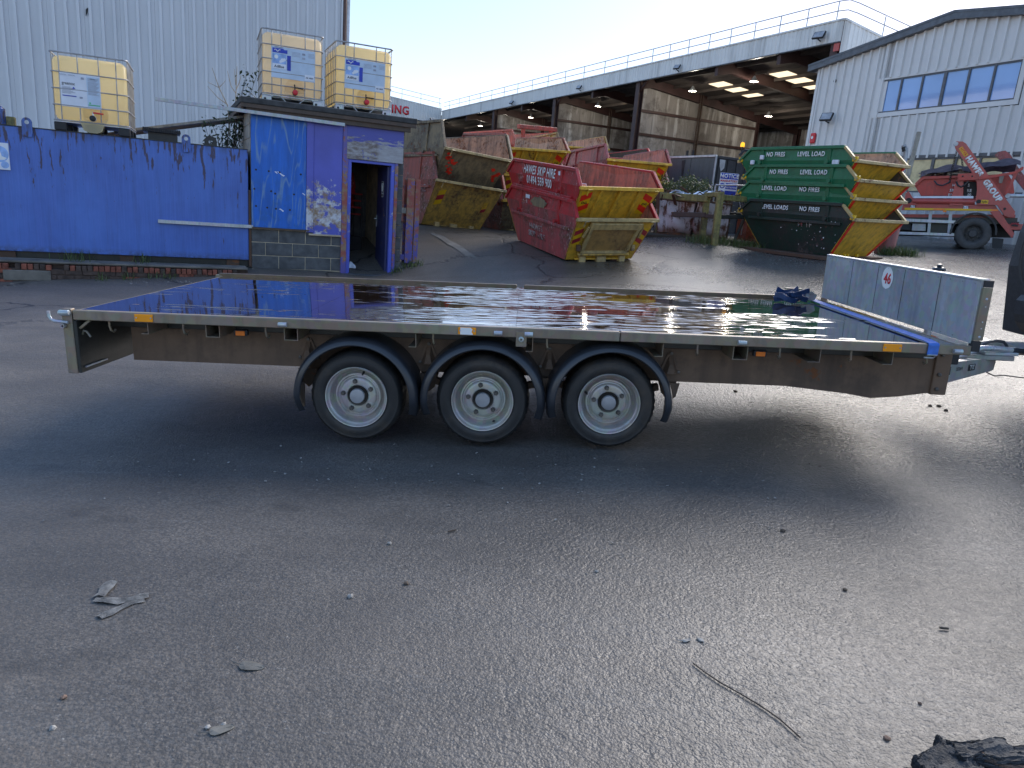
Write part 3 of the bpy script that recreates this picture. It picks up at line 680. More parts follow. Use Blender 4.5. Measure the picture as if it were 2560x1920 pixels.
# wheels
def make_wheel(hx, hz, valve_ang):
    w_ = bpy.data.objects.new('wheel', None); COL.objects.link(w_); w_.parent = tr; w_.location = (hx, .075, hz + TOFF); w_.empty_display_size = .1
    N = 120
    prof = [(.170, .012), (.180, .004), (.196, .000), (.215, .000), (.232, .004), (.236, .003), (.248, .012), (.257, .026), (.2615, .040), (.2630, .060), (.2605, .063), (.2605, .070), (.2635, .073), (.264, .090), (.261, .093), (.261, .100), (.264, .103), (.2635, .125), (.2605, .128), (.263, .132), (.2605, .155), (.248, .176), (.215, .186), (.170, .176)]
    def jit(j, k): return (-.0045 if (k % 3 == 0) else 0.0) if j in (7, 8, 9, 12, 13, 16, 17, 19, 20) else 0.0
    MB().lathe(prof, (0, 0, 0), (0, 1, 0), N, jit).build('tyre', A['rubber'], w_, True, sharp=50)
    rim = [(.172, .016), (.1742, .003), (.1725, -.002), (.1680, -.001), (.1655, .004), (.1640, .016), (.1570, .022), (.1545, .024), (.1525, .034), (.1505, .050), (.1480, .070), (.1400, .078), (.1345, .080), (.1320, .074), (.1300, .060), (.1265, .054), (.1190, .053), (.1165, .062), (.1120, .066), (.1060, .064), (.1030, .056), (.0970, .051), (.0880, .049), (.0640, .049), (.0610, .045), (.0585, .047), (.0570, .055)]
    MB().lathe(rim, (0, 0, 0), (0, 1, 0), 72).build('rim', A['rim'], w_, True, sharp=50)
    MB().lathe([(.058, .052), (.056, .040), (.053, .036), (.044, .0385), (.042, .047)], (0, 0, 0), (0, 1, 0), 40).build('hub_ring', A['grease'], w_, True)
    MB().lathe([(.042, .050), (.0415, .026), (.0385, .0215), (.020, .0195), (0, .019)], (0, 0, 0), (0, 1, 0), 32).build('hub_cap', A['hubcap'], w_, True, sharp=30)
    for k in range(5):
        a = rad(100 - 72 * k)
        MB().lathe([(.015, .050), (.015, .047), (.0125, .046), (.0115, .030), (.009, .027), (0, .027)], (.083 * math.cos(a), 0, .083 * math.sin(a)), (0, 1, 0), 6).build('wheel_nut', A['nut'], w_)
    a = rad(valve_ang); c, s = math.cos(a), math.sin(a)
    MB().tube([(.142 * c, .045, .142 * s), (.134 * c, .015, .134 * s)], [.007, .005], 8).build('valve', A['blackmatt'], w_)
    return w_
for (hx, hz), va in zip(HUBS, (75, -62, 158)): make_wheel(hx, hz, va)
for c in [o for o in tr.children if o.name.startswith('wheel')][:3]:
    d = copy_tree(c, tr); d.location.y = Wd - .075; d.rotation_euler = (0, 0, math.pi)
# mudguards
for i, (hx, hz) in enumerate(HUBS):
    m = TB(); cz = hz + .0; prof = [(.275, .345), (.27, .352), (.10, .352), (.07, .350), (.048, .341), (.036, .326), (.032, .310), (.036, .304), (.042, .312), (.046, .326), (.056, .336), (.074, .342), (.10, .344), (.27, .344)]
    rings = []
    for k in range(41):
        a = rad(-17 + (214) * k / 40); t = abs(k - 20) / 20
        pinch = 1.0 - max(0, t - .86) * 3.2                                    # the ends narrow to a rounded tail
        rings.append([m.bm.verts.new((hx + r * math.cos(a), .15 + (y - .15) * pinch, cz + r * math.sin(a) * .985)) for y, r in prof])
    n = len(prof)
    for a, b in zip(rings, rings[1:]):
        for k in range(n): m.bm.faces.new((a[k], b[k], b[(k + 1) % n], a[(k + 1) % n]))
    m.bm.faces.new(rings[0]); m.bm.faces.new(rings[-1][::-1])
    m.build('mudguard', A['blackplastic'], tr, True, sharp=40)
# headboard
hd = TB().span((4.790, .012, .012), (4.806, 1.968, .340), .001).build('headboard', A['galv'], tr)
for y in (.38, .774, 1.115, 1.50):
    TB().span((4.7885, y - .0015, .02), (4.7895, y + .0015, .335)).build('sheet_joint', A['darkpanel'], hd)
for y in np.arange(.06, 1.96, .115):
    for z in (.03, .325):
        TB().lathe([(0, 0), (.005, 0), (.003, .003), (0, .003)], (4.790, float(y), z), (-1, 0, 0), 8).build('rivet', A['hubcap'], hd)
TB().span((4.786, 0.012, .341), (4.832, 1.968, .352), .002).build('headboard_capping', A['galvbright'], tr)
po = TB().span((4.795, -.006, .03), (4.845, .010, .308), .002).build('headboard_post', A['rail'], tr)
TB().span((4.80, -.005, .310), (4.845, .011, .345), .001).build('hollow_end', A['blackmatt'], tr)
TB().span((4.795, -.005, -.030), (4.84, .03, .028), .003).build('post_foot', A['blackmatt'], tr)
for z in (.05, .095, .13, .21, .25):
    TB().lathe([(0, 0), (.007 if z in (.05, .25) else .0035, 0), (.004, .003), (0, .003)], (4.822, -.006, z), (0, -1, 0), 10).build('rivet', A['galvbright'], po)
TB().span((4.795, 1.965, -.03), (4.84, 1.985, .345), .002).build('headboard_post', A['rail'], tr)
st = TB(); ov = []
for k in range(28):
    a = 2 * math.pi * k / 28; q = 1 - .06 * rnd.random() * (1 if k % 3 else 0)
    ov.append((4.7885, .978 - .072 * math.cos(a) * q, .262 + .072 * math.sin(a) * q))
st.prism(ov, (-.0012, 0, 0)); st = st.build('number_sticker', A['whiteprint'], tr, label='torn white oval sticker reading 46 in red')
text('46', .064, A['redprint'], st, Matrix.Translation((0, 0, TOFF)) @ facing((4.7872, .972, .256), (0, -1, 0), (0, 0, 1), .001), 'number', .03, .95)
TB().lathe([(0, .056), (.014, .050), (.017, .040), (.012, .034), (.034, .030), (.042, .018), (.036, .008), (.012, .004), (.012, -.12), (0, -.12)], (5.118, .99, .312), (0, 0, 1), 20).build('jockey_wheel_handle', A['blackplastic'], tr, True)
TB().tube([(5.118, .99, .20), (5.118, .99, -.25)], .024, 12).build('jockey_wheel_stem', A['galvbright'], tr, True)
# drawbar and coupling
for s, y in ((1, .31), (-1, 1.67)):
    m = TB(); p0 = Vector((4.80, y, 0)); p1 = Vector((5.40, .99 - s * .30, 0)); d = (p1 - p0).normalized(); nn = Vector((-d.y, d.x, 0)) * .05
    m.prism([p0 + Vector((0, 0, -.165)), p1 + Vector((0, 0, -.186)), p1 + d * .01 + Vector((0, 0, -.20)), p1 + Vector((0, 0, -.262)), p1 - d * .03 + Vector((0, 0, -.268)), p0 + Vector((0, 0, -.305))], nn)
    db = m.build('drawbar', A['hitch'], tr)
    if s == 1:
        up = Vector((0, 0, 1)); fm = lambda q, z, e=.001: Matrix.Translation((0, 0, TOFF)) @ facing(p0 + d * q + Vector((0, 0, z)), d, up, e)
        def plate(q, z, w_, h_, mat, e): 
            c = p0 + d * q + Vector((0, 0, z)) - Vector((-d.y, d.x, 0)) * e
            return TB().prism([c - d * w_ / 2 - up * h_ / 2, c + d * w_ / 2 - up * h_ / 2, c + d * w_ / 2 + up * h_ / 2, c - d * w_ / 2 + up * h_ / 2], Vector((d.y, -d.x, 0)) * .0012).build('maker_plate', mat, db)
        q1 = plate(.15, -.222, .085, .062, A['galvbright'], .001); plate(.15, -.222, .076, .053, A['blackprint'], .0025)
        text('T', .040, A['galvbright'], db, fm(.15, -.222, .0045), 'lettering', .06, 1.3)
        plate(.43, -.222, .078, .040, A['blackprint'], .001)
        text('TE', .026, A['galvbright'], db, fm(.43, -.222, .003), 'lettering', .05, 1.2)
        text('27264', .020, A['nut'], db, fm(.29, -.220, .001), 'lettering', .01)
TB().span((5.10, .62, -.19), (5.47, 1.36, -.16), .004).build('coupling_plate', A['hitch'], tr)
m = TB(); m.prism([(5.18, .70, -.158), (5.50, .70, -.158), (5.50, .70, -.105), (5.36, .70, -.075), (5.22, .70, -.10)], (0, .5, 0)); m.build('coupling_housing', A['hitch'], tr)
TB().span((5.28, .62, -.158), (5.49, .70, -.138), .004).build('coupling_flange', A['galvbright'], tr)
for x in (5.30, 5.46): TB().lathe([(0, .018), (.012, .018), (.014, .0), (0, 0)], (x, .66, -.138), (0, 0, 1), 6).build('bolt', A['galvbright'], tr)
TB().tube([(4.95, .60, -.20), (5.08, .61, -.185), (5.18, .60, -.135), (5.24, .60, -.112), (5.33, .61, -.112), (5.48, .66, -.128)], .018, 12).build('brake_lever', A['galvbright'], tr, True)
TB().tube([(5.46, .65, -.126), (5.75, .74, -.155), (5.95, .80, -.18)], .017, 10).build('lever_grip', A['blackplastic'], tr, True)
TB().tube([(5.24, .62, -.125), (5.262, .625, -.095), (5.30, .63, -.074), (5.35, .64, -.069), (5.40, .65, -.076), (5.43, .66, -.10), (5.445, .67, -.128)], .009, 10).build('brake_cable', A['blackplastic'], tr, True)
sp_ = []
for k in range(150):
    a = k * .42; sp_.append((5.46 + k * .0028, .76 + .013 * math.cos(a), -.145 + .013 * math.sin(a)))
TB().tube(sp_, .0055, 6).build('coiled_cable', A['hubcap'], tr, True)
TB().span((4.90, .36, -.175), (4.97, .44, -.075), .006).build('cable_clamp', A['blackmatt'], tr)
TB().tube([(5.30, .60, -.262), (5.36, .61, -.285), (5.42, .62, -.28), (5.55, .64, -.295), (5.66, .66, -.30)], .004, 6).build('breakaway_cable', A['chain'], tr, True)
TB().tube([(5.58, .65, -.298), (5.60, .65, -.285), (5.64, .65, -.285), (5.66, .65, -.30), (5.64, .65, -.315), (5.60, .65, -.312), (5.58, .65, -.298)], .005, 6).build('cable_ring', A['chain'], tr, True)
TB().tube([(5.48, .99, -.17), (6.42, .99, -.17)], .045, 14).build('coupling_shaft', A['hitch'], tr, True)

# the ratchet strap across the front of the deck
ss = thing('ratchet_strap', 'blue ratchet strap pulled across the deck before the trailer headboard', 'strap', frame(TO + TE * 4.6 + Vector((0, 1, 0)) * .0, TE, TZ))
def ribbon(name, pts, half, mat, par, th=.003):
    """flat webbing along pts; half: half-width vectors"""
    m = MB(); rows = []
    for i, p in enumerate(pts):
        h_ = Vector(half[i] if isinstance(half, list) else half); p = Vector(p)
        t = (Vector(pts[min(i + 1, len(pts) - 1)]) - Vector(pts[max(i - 1, 0)])).normalized(); nn = t.cross(h_).normalized() * th
        rows.append([m.bm.verts.new(p - h_), m.bm.verts.new(p + h_), m.bm.verts.new(p + h_ + nn), m.bm.verts.new(p - h_ + nn)])
    for a, b in zip(rows, rows[1:]):
        for k in range(4): m.bm.faces.new((a[k], b[k], b[(k + 1) % 4], a[(k + 1) % 4]))
    m.bm.faces.new(rows[0]); m.bm.faces.new(rows[-1][::-1])
    return m.build(name, mat, par, True, sharp=30)
ribbon('webbing', [(.045, 1.80, .012), (.03, 1.2, .010), (.015, .6, .009), (.005, .10, .008)], (.024, 0, .002), A['strap'], ss)
ribbon('webbing', [(.005, .098, .009), (.0, .04, .006), (-.004, .0, .004), (-.006, -.006, -.004), (-.008, -.007, -.052)], (.028, 0, 0), A['strap'], ss, .004)
MB().tube([(-.032, -.006, -.054), (.018, -.006, -.054), (.018, .02, -.075), (-.032, .02, -.075)], .005, 8).build('end_hook', A['galvbright'], ss, True)
for k, (c, a0, r0, ln) in enumerate((((-.19, 1.63, .03), 0.2, .075, 5.2), ((-.15, 1.60, .05), 1.6, .055, 4.6), ((-.23, 1.58, .045), 3.0, .06, 5.0), ((-.12, 1.66, .06), 4.2, .05, 4.0), ((-.20, 1.66, .085), 5.0, .07, 4.0), ((-.13, 1.57, .085), 2.1, .06, 3.6))):
    pts, hs = [], []
    for i in range(16):
        a = a0 + ln * i / 15; rr = r0 * (1 + .25 * math.sin(2.3 * a + k))
        pts.append((c[0] + rr * math.cos(a) * 1.25, c[1] + rr * math.sin(a) * .8, max(.006, c[2] + .018 * math.sin(1.7 * a + k))))
        hs.append(Vector((.35 * math.cos(a + k), .35 * math.sin(a), .9)).normalized() * .020)
    ribbon('webbing', [(p[0], p[1], max(p[2], .024)) for p in pts], hs, A['strapdark'], ss)
rt = MB().span((-.11, 1.70, .055), (.02, 1.75, .063), .002).build('ratchet', A['galvbright'], ss)
for y in (1.70, 1.745): MB().prism([(-.12, y, .02), (.03, y, .015), (.045, y, .055), (.0, y, .085), (-.10, y, .075)], (0, .004, 0)).build('ratchet_cheek', A['hitch'], ss)
MB().tube([(-.03, 1.69, .05), (-.03, 1.76, .05)], .014, 10).build('ratchet_spindle', A['hubcap'], ss, True)
MB().span((-.19, 1.72, .09), (-.06, 1.76, .10), .003).build('ratchet_handle', A['rail'], ss)

# the tow vehicle, of which only the tail reaches into the picture
tv = thing('tow_vehicle', 'dark grey off-road vehicle tail with round spare wheel cover beside the trailer hitch', 'car', frame((4.03, 4.80, gz(3.6, 4.7)), TE, TZ))
zb = 0.0
sc_ = MB(); zc = 1.12
sc_.lathe([(0, .0), (.20, .004), (.30, .018), (.355, .045), (.385, .09), (.39, .20), (.37, .24)], (-.525, 0, zc), (1, 0, 0), 48); sc_.build('spare_wheel_cover', A['towgrey'], tv, True)
m = MB(); m.lathe([(.30, 0), (.31, -.004), (.32, 0)], (-.512, 0, zc), (1, 0, 0), 48); m.build('cover_rib', A['blackmatt'], tv, True)
bp = MB(); bp.prism([(-.27, -.80, .60), (-.29, -.80, .66), (-.29, -.80, .76), (-.26, -.80, .80), (.0, -.80, .80), (.0, -.80, .52), (-.20, -.80, .52)], (0, 1.38, 0)); bp.build('rear_bumper', A['towgrey'], tv)
MB().span((-.31, -.40, .50), (-.25, .10, .535), .004).build('bumper_step', A['blackmatt'], tv)
MB().prism([(-.33, -.55, .52), (.02, -.55, .52), (.02, -.55, .26), (-.43, -.55, .26)], (0, .03, 0)).build('mud_flap', A['towgrey'], tv)
MB().span((-.36, -.25, .30), (.1, .25, .42), .02).build('tow_bar', A['blackmatt'], tv)
MB().lathe([(0, .06), (.02, .055), (.027, .035), (.02, .012), (.016, 0), (.016, -.05)], (-.42, 0, .42), (0, 0, 1), 16).build('tow_ball', A['galvbright'], tv, True)
bd = MB(); bd.prism([(-.20, -.80, .5), (-.25, -.80, 1.0), (-.22, -.80, 1.25), (-.08, -.78, 1.75), (2.9, -.78, 1.80), (3.5, -.80, 1.20), (4.4, -.82, 1.12), (4.45, -.82, .5)], (0, 1.60, 0)); bd.build('body', A['towgrey'], tv)
MB().prism([(-.205, -.60, 1.27), (-.205, .60, 1.27), (-.095, .55, 1.66), (-.095, -.55, 1.66)], (-.01, 0, 0)).build('rear_window', A['glass'], tv)
for y, e in ((-.792, -.006), (.792, .006)):
    for x0, x1_ in ((.10, .95), (1.05, 1.95), (2.05, 2.75)):
        MB().prism([(x0, y, 1.22), (x1_, y, 1.22), (x1_ - .04, y, 1.66), (x0 + .05, y, 1.66)], (0, e, 0)).build('side_window', A['glass'], tv)
    MB().span((1.0, y, .55), (1.012, y + e, 1.2)).build('door_gap', A['blackmatt'], tv); MB().span((2.0, y, .55), (2.012, y + e, 1.2)).build('door_gap', A['blackmatt'], tv)
for y in (-.56, .47):
    MB().span((-.262, y, .95), (-.225, y + .09, 1.20), .01).build('tail_light', A['redprint'], tv)
for x in (.75, 3.55):
    for y, ax in ((-.80, 1), (.80, -1)):
        k = MB(); k.lathe([(.20, .02), (.30, 0), (.36, .015), (.375, .05), (.375, .17), (.36, .21), (.25, .22)], (x, y - ax * .07, .375), (0, ax, 0), 36); wv = k.build('wheel', A['rubber'], tv, True)
        MB().lathe([(.21, .02), (.20, .04), (.15, .06), (.06, .05), (0, .05)], (x, y - ax * .07, .375), (0, ax, 0), 24).build('rim', A['rim'], wv, True)

# ================================================================== blue tank, hut and what stands on them
SD_ = Vector((.897, .442, 0)).normalized(); SN_ = Vector((-SD_.y, SD_.x, 0)); SO = Vector((-4.644, 12.30, -.09))
SF = frame(SO, SD_)
def sx(px, py, y=0.0):
    a, z = hplane(px, py, SO + SN_ * y, SD_); return a, z
def SW(x, y, z): return SO + SD_ * x + SN_ * y + Vector((0, 0, z))

# ---- hut
hut = thing('block_hut', 'small blue boarded concrete block hut with open door and flat felt roof', 'hut', SF)
x1 = sx(766, 400)[0]; x2 = sx(782, 400)[0]; x3 = 1.53
MB().span((0.0, .0165, -.2), (1.53, .11, .672)).build('mortar', A['mortar'], hut, label='buff mortar bed behind the front blocks')
def blocks(run, x0, x1_, zs, y0, mat, prop=.01, axis='x', off=0.0, mname='block'):
    for i, z in enumerate(zs):
        a = x0 - (.22 if i % 2 else 0) - off
        while a < x1_ - .03:
            s, e = max(a, x0), min(a + .44, x1_)
            if e - s > .03:
                j = rnd.uniform(-.003, .003)
                m = MB()
                if axis == 'x': m.span((s, y0 + j, z), (e, y0 + .09, z + .215), .004)
                else: m.span((y0 + j, s, z), (y0 + .09, e, z + .215), .004)
                m.build(mname, mat, hut)
            a += .45
blocks(0, .0, 1.53, [.0, .225, .45], .012, A['block'])
# left side wall: seen above the tank
MB().span((.006, .11, -.2), (.10, 2.32, 2.60)).build('mortar', A['mortar'], hut)
blocks(0, .11, 2.32, [1.70, 1.925, 2.15, 2.375], -.004, A['blocktan'], axis='y')
MB().span((.10, 2.22, -.2), (2.63, 2.32, 2.60)).build('rear_wall', A['block'], hut)
MB().span((2.50, .05, -.2), (2.62, 2.22, 2.60)).build('mortar', A['mortar'], hut)
for i in range(12):
    z = .0 + i * .225 - .02
    MB().span((2.515, .028 + rnd.uniform(-.002, .002), z), (2.632, .25, z + .215), .004).build('block', A['block'], hut)
    for k in range(4): MB().span((2.56, .26 + k * .45, z), (2.632 + rnd.uniform(-.002, .002), .70 + k * .45, z + .215), .004).build('block', A['block'], hut)
MB().span((.10, .03, -.2), (2.5, 2.22, -.03)).build('floor', A['render'], hut)
# boarded window bay
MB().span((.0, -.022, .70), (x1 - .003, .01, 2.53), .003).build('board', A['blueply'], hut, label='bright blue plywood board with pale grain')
for px, py, w_, h_ in ((702, 435, .20, .05), (690, 431, .07, .035), (704, 525, .10, .05), (760, 486, .07, .035)):
    a, z = sx(px, py, -.022); pts = []
    for k in range(11):
        t = 2 * math.pi * k / 11; q = rnd.uniform(.45, 1.0); pts.append((a + w_ * .5 * math.cos(t) * q, -.0225, z - .18 * w_ * math.cos(t) + h_ * .5 * math.sin(t) * q))
    MB().prism(pts[::-1], (0, -.0015, 0)).build('torn_paper', A['labelwhite'], hut)
for px, py in ((640, 424), (672, 428), (699, 431), (752, 436), (636, 472), (678, 478), (688, 484), (735, 486), (640, 515), (668, 519), (690, 522), (725, 525)):
    a, z = sx(px, py, -.022); MB().lathe([(0, .0), (.018, .0), (.012, .003), (0, .004)], (a, -.022, z), (0, -1, 0), 9).build('screw_hole', A['blackmatt'], hut)
MB().span((x1, -.040, .66), (x2 + .01, .01, 2.50), .004).build('trim_board', A['blueboard'], hut)
MB().span((x2 + .013, -.026, .62), (x3 - .02, .01, 2.50), .003).build('board', A['blueboard'], hut, label='violet blue board scraped white')
MB().span((.0, -.05, .676), (x1 + .05, .06, .699), .003).build('window_sill', A['oldwood'], hut)
MB().span((x1 + .05, -.04, .610), (x3 - .02, .06, .640), .003).build('window_sill', A['mortar'], hut)
# door frame, header and door
MB().span((x3 - .018, -.045, -.12), (x3 + .075, .06, 2.56), .004).build('door_post', A['redframe'], hut)
MB().span((x3 + .078, -.02, -.10), (1.672, .10, 1.965), .004).build('door_frame', A['bluewood'], hut)
MB().span((2.392, -.02, -.10), (2.455, .10, 1.965), .004).build('door_frame', A['bluewood'], hut)
MB().span((2.458, -.034, -.10), (2.512, .06, 1.97), .004).build('door_post', A['redframe'], hut)
MB().span((1.672, -.02, 1.918), (2.392, .10, 1.965), .004).build('door_frame', A['bluewood'], hut)
MB().span((x3 + .05, -.05, 1.97), (2.59, -.006, 2.585), .003).build('header_board', A['peeled'], hut)
dr = MB().span((2.345, .055, .015), (2.385, .745, 1.90), .003).build('door', A['doorpaint'], hut, label='grubby dark blue door standing open inwards')
sg = MB().prism([(2.343, .30, 1.36), (2.343, .42, 1.36), (2.343, .42, 1.64), (2.343, .30, 1.64)], (-.002, 0, 0)).build('door_sign', A['whiteprint'], dr)
MB().prism([(2.3405, .312, 1.44), (2.3405, .408, 1.44), (2.3405, .408, 1.63), (2.3405, .312, 1.63)], (-.001, 0, 0)).build('sign_print', A['blackprint'], dr)
MB().tube([(2.339, .36 + .028 * math.cos(t), 1.535 + .075 * math.sin(t)) for t in np.linspace(0, 2 * math.pi, 20)], .006, 6).build('sign_print', A['whiteprint'], dr)
MB().prism([(2.3405, .315, 1.37), (2.3405, .405, 1.37), (2.3405, .405, 1.42), (2.3405, .315, 1.42)], (-.001, 0, 0)).build('sign_print', A['blackprint'], dr)
MB().span((2.336, .70, .80), (2.345, .742, 1.02), .003).build('lock_plate', A['galvbright'], dr)
MB().tube([(2.336, .72, .95), (2.29, .72, .95), (2.285, .62, .95)], .009, 8).build('door_handle', A['galvbright'], dr, True)
MB().tube([(1.66, -.02, -.04), (1.80, -.10, -.05), (2.05, -.14, -.055), (2.3, -.10, -.045), (2.40, -.02, -.03)], .022, 10).build('threshold_seal', A['blackplastic'], hut, True)
# roof
rf = MB().span((-.17, -.15, 2.665), (2.80, 2.50, 2.76), .012).build('roof', A['felt'], hut)
MB().span((-.155, -.135, 2.60), (2.79, -.10, 2.664), .004).build('fascia_board', A['oldwood'], hut)
MB().span((-.08, -.10, 2.52), (2.70, -.03, 2.612), .004).build('fascia_board', A['oldwood'], hut)
MB().span((-.155, -.098, 2.57), (-.12, 2.48, 2.664), .004).build('fascia_board', A['oldwood'], hut)
MB().span((-.10, .10, 2.60), (2.72, 2.34, 2.662)).build('roof_deck', A['oldwood'], hut)
MB().span((.0, .004, 2.50), (2.62, .10, 2.62)).build('wall_plate', A['oldwood'], hut)
xl, zl = sx(388, 247, -.16); xr, zr = sx(862, 312, -.16)
al = MB().beam((xl, -.165, zl), (xr, -.165, zr), .03, .055, bev=.003).build('metal_rail', A['galv'], None)
al.matrix_world = SF; tag(al, 'long silver metal rail nailed under the hut roof and sticking out left', 'rail')
# inside the hut
ch0 = None
clab = ('lowest red stacking chair of the stack inside the dark hut doorway', 'second red stacking chair up in the stack inside the hut doorway', 'third red stacking chair up in the stack inside the hut doorway', 'topmost red stacking chair of the stack inside the hut doorway')
for k in range(4):
    c = thing('plastic_chair', clab[0], 'chair', SF @ Matrix.Translation((1.98, 1.55, .55 + k * .13)) @ Matrix.Rotation(.15, 4, 'Z'), 'red chairs stacked inside the hut') if k == 0 else None
    if k == 0:
        MB().span((-.21, -.2, .42), (.21, .2, .45), .012).build('seat', A['redskip'], c)
        MB().prism([(-.21, .18, .55), (.21, .18, .55), (.19, .27, .85), (-.19, .27, .85)], (0, .02, 0)).build('backrest', A['redskip'], c)
        for a, b in ((-.19, -.18), (.19, -.18), (-.19, .2), (.19, .2)):
            MB().tube([(a * 1.1, b * 1.15, -.55 if 0 else .0), (a, b, .43)], .011, 6).build('leg', A['blackmatt'], c)
        ch0 = c
        MB().span((1.75, 1.3, -.03), (2.2, 1.8, .55)).build('floor_cabinet', A['dark'], hut)
    else:
        c = copy_tree(ch0); c['label'] = clab[k]; c.matrix_world = SF @ Matrix.Translation((1.98, 1.55 - .01 * k, .55 + k * .13)) @ Matrix.Rotation(.15, 4, 'Z')
bg_ = MB(); bmesh.ops.create_icosphere(bg_.bm, subdivisions=3, radius=.12)
for v in bg_.bm.verts: v.co *= 1 + .28 * math.sin(v.co.x * 31 + 2) * math.cos(v.co.y * 27) ; v.co.z = max(v.co.z * .9, -.08)
bg_ = bg_.build('carrier_bag', A['labelwhite'], None, True, sharp=20); bg_.matrix_world = SF @ Matrix.Translation((1.80, .40, .04)) @ Matrix.Scale(.75, 4); tag(bg_, 'crumpled white bag on the floor just inside the hut doorway', 'bag')

# ---- blue tank
tk = thing('blue_tank', 'long rust streaked blue steel tank on skids left of the hut', 'tank', SF @ Matrix.Translation((0, 0, 0)))
TX0, TX1, TZ0, TZ1 = -6.3, -.045, .13, 1.945
MB().span((TX0, .02, TZ0), (TX1, 2.4, TZ1), .008).build('body', A['bluetank'], tk)
MB().span((TX1 + .002, .0, .02), (-.004, .06, 1.30), .003).build('corner_angle', A['rust'], tk)
MB().span((TX0, .012, TZ1 + .001), (TX1, .06, TZ1 + .012)).build('top_edge', A['darkpanel'], tk)
for y in (.10, 1.2, 2.2): MB().span((TX0, y, -.05), (TX1, y + .12, TZ0 - .002)).build('skid', A['darkpanel'], tk)
for x in (-5.2, -3.6, -2.0, -.4): MB().span((x, .06, -.06), (x + .2, .09, TZ0 - .004)).build('skid_foot', A['rust'], tk)
def eye(cx, zb, w_, h_, hr, y, mat, th=.03, lean=0):
    m = MB(); n = 28; o1, i1 = [], []
    cz = zb + h_ - w_ / 2
    for k in range(n):
        a = 2 * math.pi * k / n; dx, dz = math.cos(a), math.sin(a)
        if dz >= 0: o = (cx + dx * w_ / 2, cz + dz * w_ / 2)
        else:
            sc2 = min((w_ / 2) / max(abs(dx), 1e-6), (cz - zb) / max(abs(dz), 1e-6)); o = (cx + dx * sc2, cz + dz * sc2)
        o1.append(o); i1.append((cx + dx * hr, cz + dz * hr))
    F = [[m.bm.verts.new((p[0], yy, p[1])) for p in ring] for yy in (y, y + th) for ring in (o1, i1)]
    for k in range(n):
        j = (k + 1) % n
        m.bm.faces.new((F[0][k], F[0][j], F[1][j], F[1][k])); m.bm.faces.new((F[2][k], F[3][k], F[3][j], F[2][j]))
        m.bm.faces.new((F[0][k], F[2][k], F[2][j], F[0][j])); m.bm.faces.new((F[1][k], F[1][j], F[3][j], F[3][k]))
    return m.build('lifting_eye', mat, tk)
for px, w_ in ((69, .13), (466, .13)):
    a, z = sx(px, 333 if px < 100 else 376); eye(a, TZ1 - .13, w_, .27, .03, -.018, A['bluetank'], .036)
a, z = sx(527, 364, .8); eye(a, TZ1, .20, .20, .032, .8, A['darkpanel'])
a, z = sx(3, 300, .6); MB().span((a - .25, .6, TZ1), (a + .05, .72, TZ1 + .30), .04).build('vent_stub', A['bluetank'], tk)
MB().span((a + .06, .6, TZ1), (a + .17, .75, TZ1 + .16), .01).build('vent_cap', A['yellowwood'], tk)
a0, z0 = sx(358, 360, .7); a1, z1 = sx(452, 360, .7)
hc = MB(); hc.span((a0 + .08, .55, TZ1 + .0), (a1 - .05, 1.2, TZ1 + .16)); hc.build('hatch', A['darkpanel'], tk)
m = MB(); m.span((a0, .47, TZ1 + .162), (a1, 1.28, TZ1 + .195), .004); m.build('hatch_lid', A['darkpanel'], tk)
for k in range(18):
    x = a0 + .02 + (a1 - a0 - .04) * k / 17; MB().span((x - .014, .455, TZ1 + .15), (x + .014, .48, TZ1 + .215), .004).build('lid_bolt', A['blackmatt'], tk)
xb0, zb0 = sx(395, 553, -.03); xb1, zb1 = sx(633, 567, -.03)
MB().beam((xb0, -.012, zb0), (xb1, -.012, zb1), .05, .055, bev=.004).build('fender_bar', A['galvbright'], tk, label='silver bar fixed across the tank front')
sg_ = MB(); a, z = sx(23, 392, -.006); sg_.span((a - .42, -.008, z - .19), (a, .018, z + .19), .002); sg_ = sg_.build('safety_sign', A['labelwhite'], None); sg_.matrix_world = SF
tag(sg_, 'peeling white sign with blue discs on the far left of the blue tank', 'sign')
for dx, dz, r_ in ((-.12, .03, .115), (-.06, -.12, .05), (-.33, .05, .10)):
    MB().lathe([(0, .0012), (r_, .0012), (r_, 0)], (a + dx, -.0085, z + dz), (0, -1, 0), 28).build('blue_disc', A['skyprint'], sg_)
MB().prism([(a - .20, -.0102, z - .06), (a - .06, -.0102, z - .05), (a - .03, -.0102, z - .02), (a - .09, -.0102, z + .0), (a - .11, -.0102, z + .09), (a - .17, -.0102, z + .10)], (0, -.001, 0)).build('pictogram', A['whiteprint'], sg_)
# boards between tank and hut roof
def timber(p0, p1, w_, h_, mat, label, name='timber_plank'):
    o = MB().beam(p0, p1, w_, h_, bev=.003).build(name, mat); return tag(o, label, 'plank')
timber(SW(-2.05, 1.25, 2.06), SW(.2, 1.20, 2.60), .20, .045, A['greywood'], 'pale weathered plank propped from the tank top up to the hut roof')
timber(SW(-2.3, 1.5, 1.975), SW(.1, 1.5, 2.56), .10, .09, A['oldwood'], 'dark timber beam propped below the pale plank beside the hut roof')
timber(SW(-5.2, 1.2, 1.99), SW(-4.1, 1.3, 2.03), .20, .05, A['greywood'], 'grey plank lying on the blue tank behind the left lifting eye')

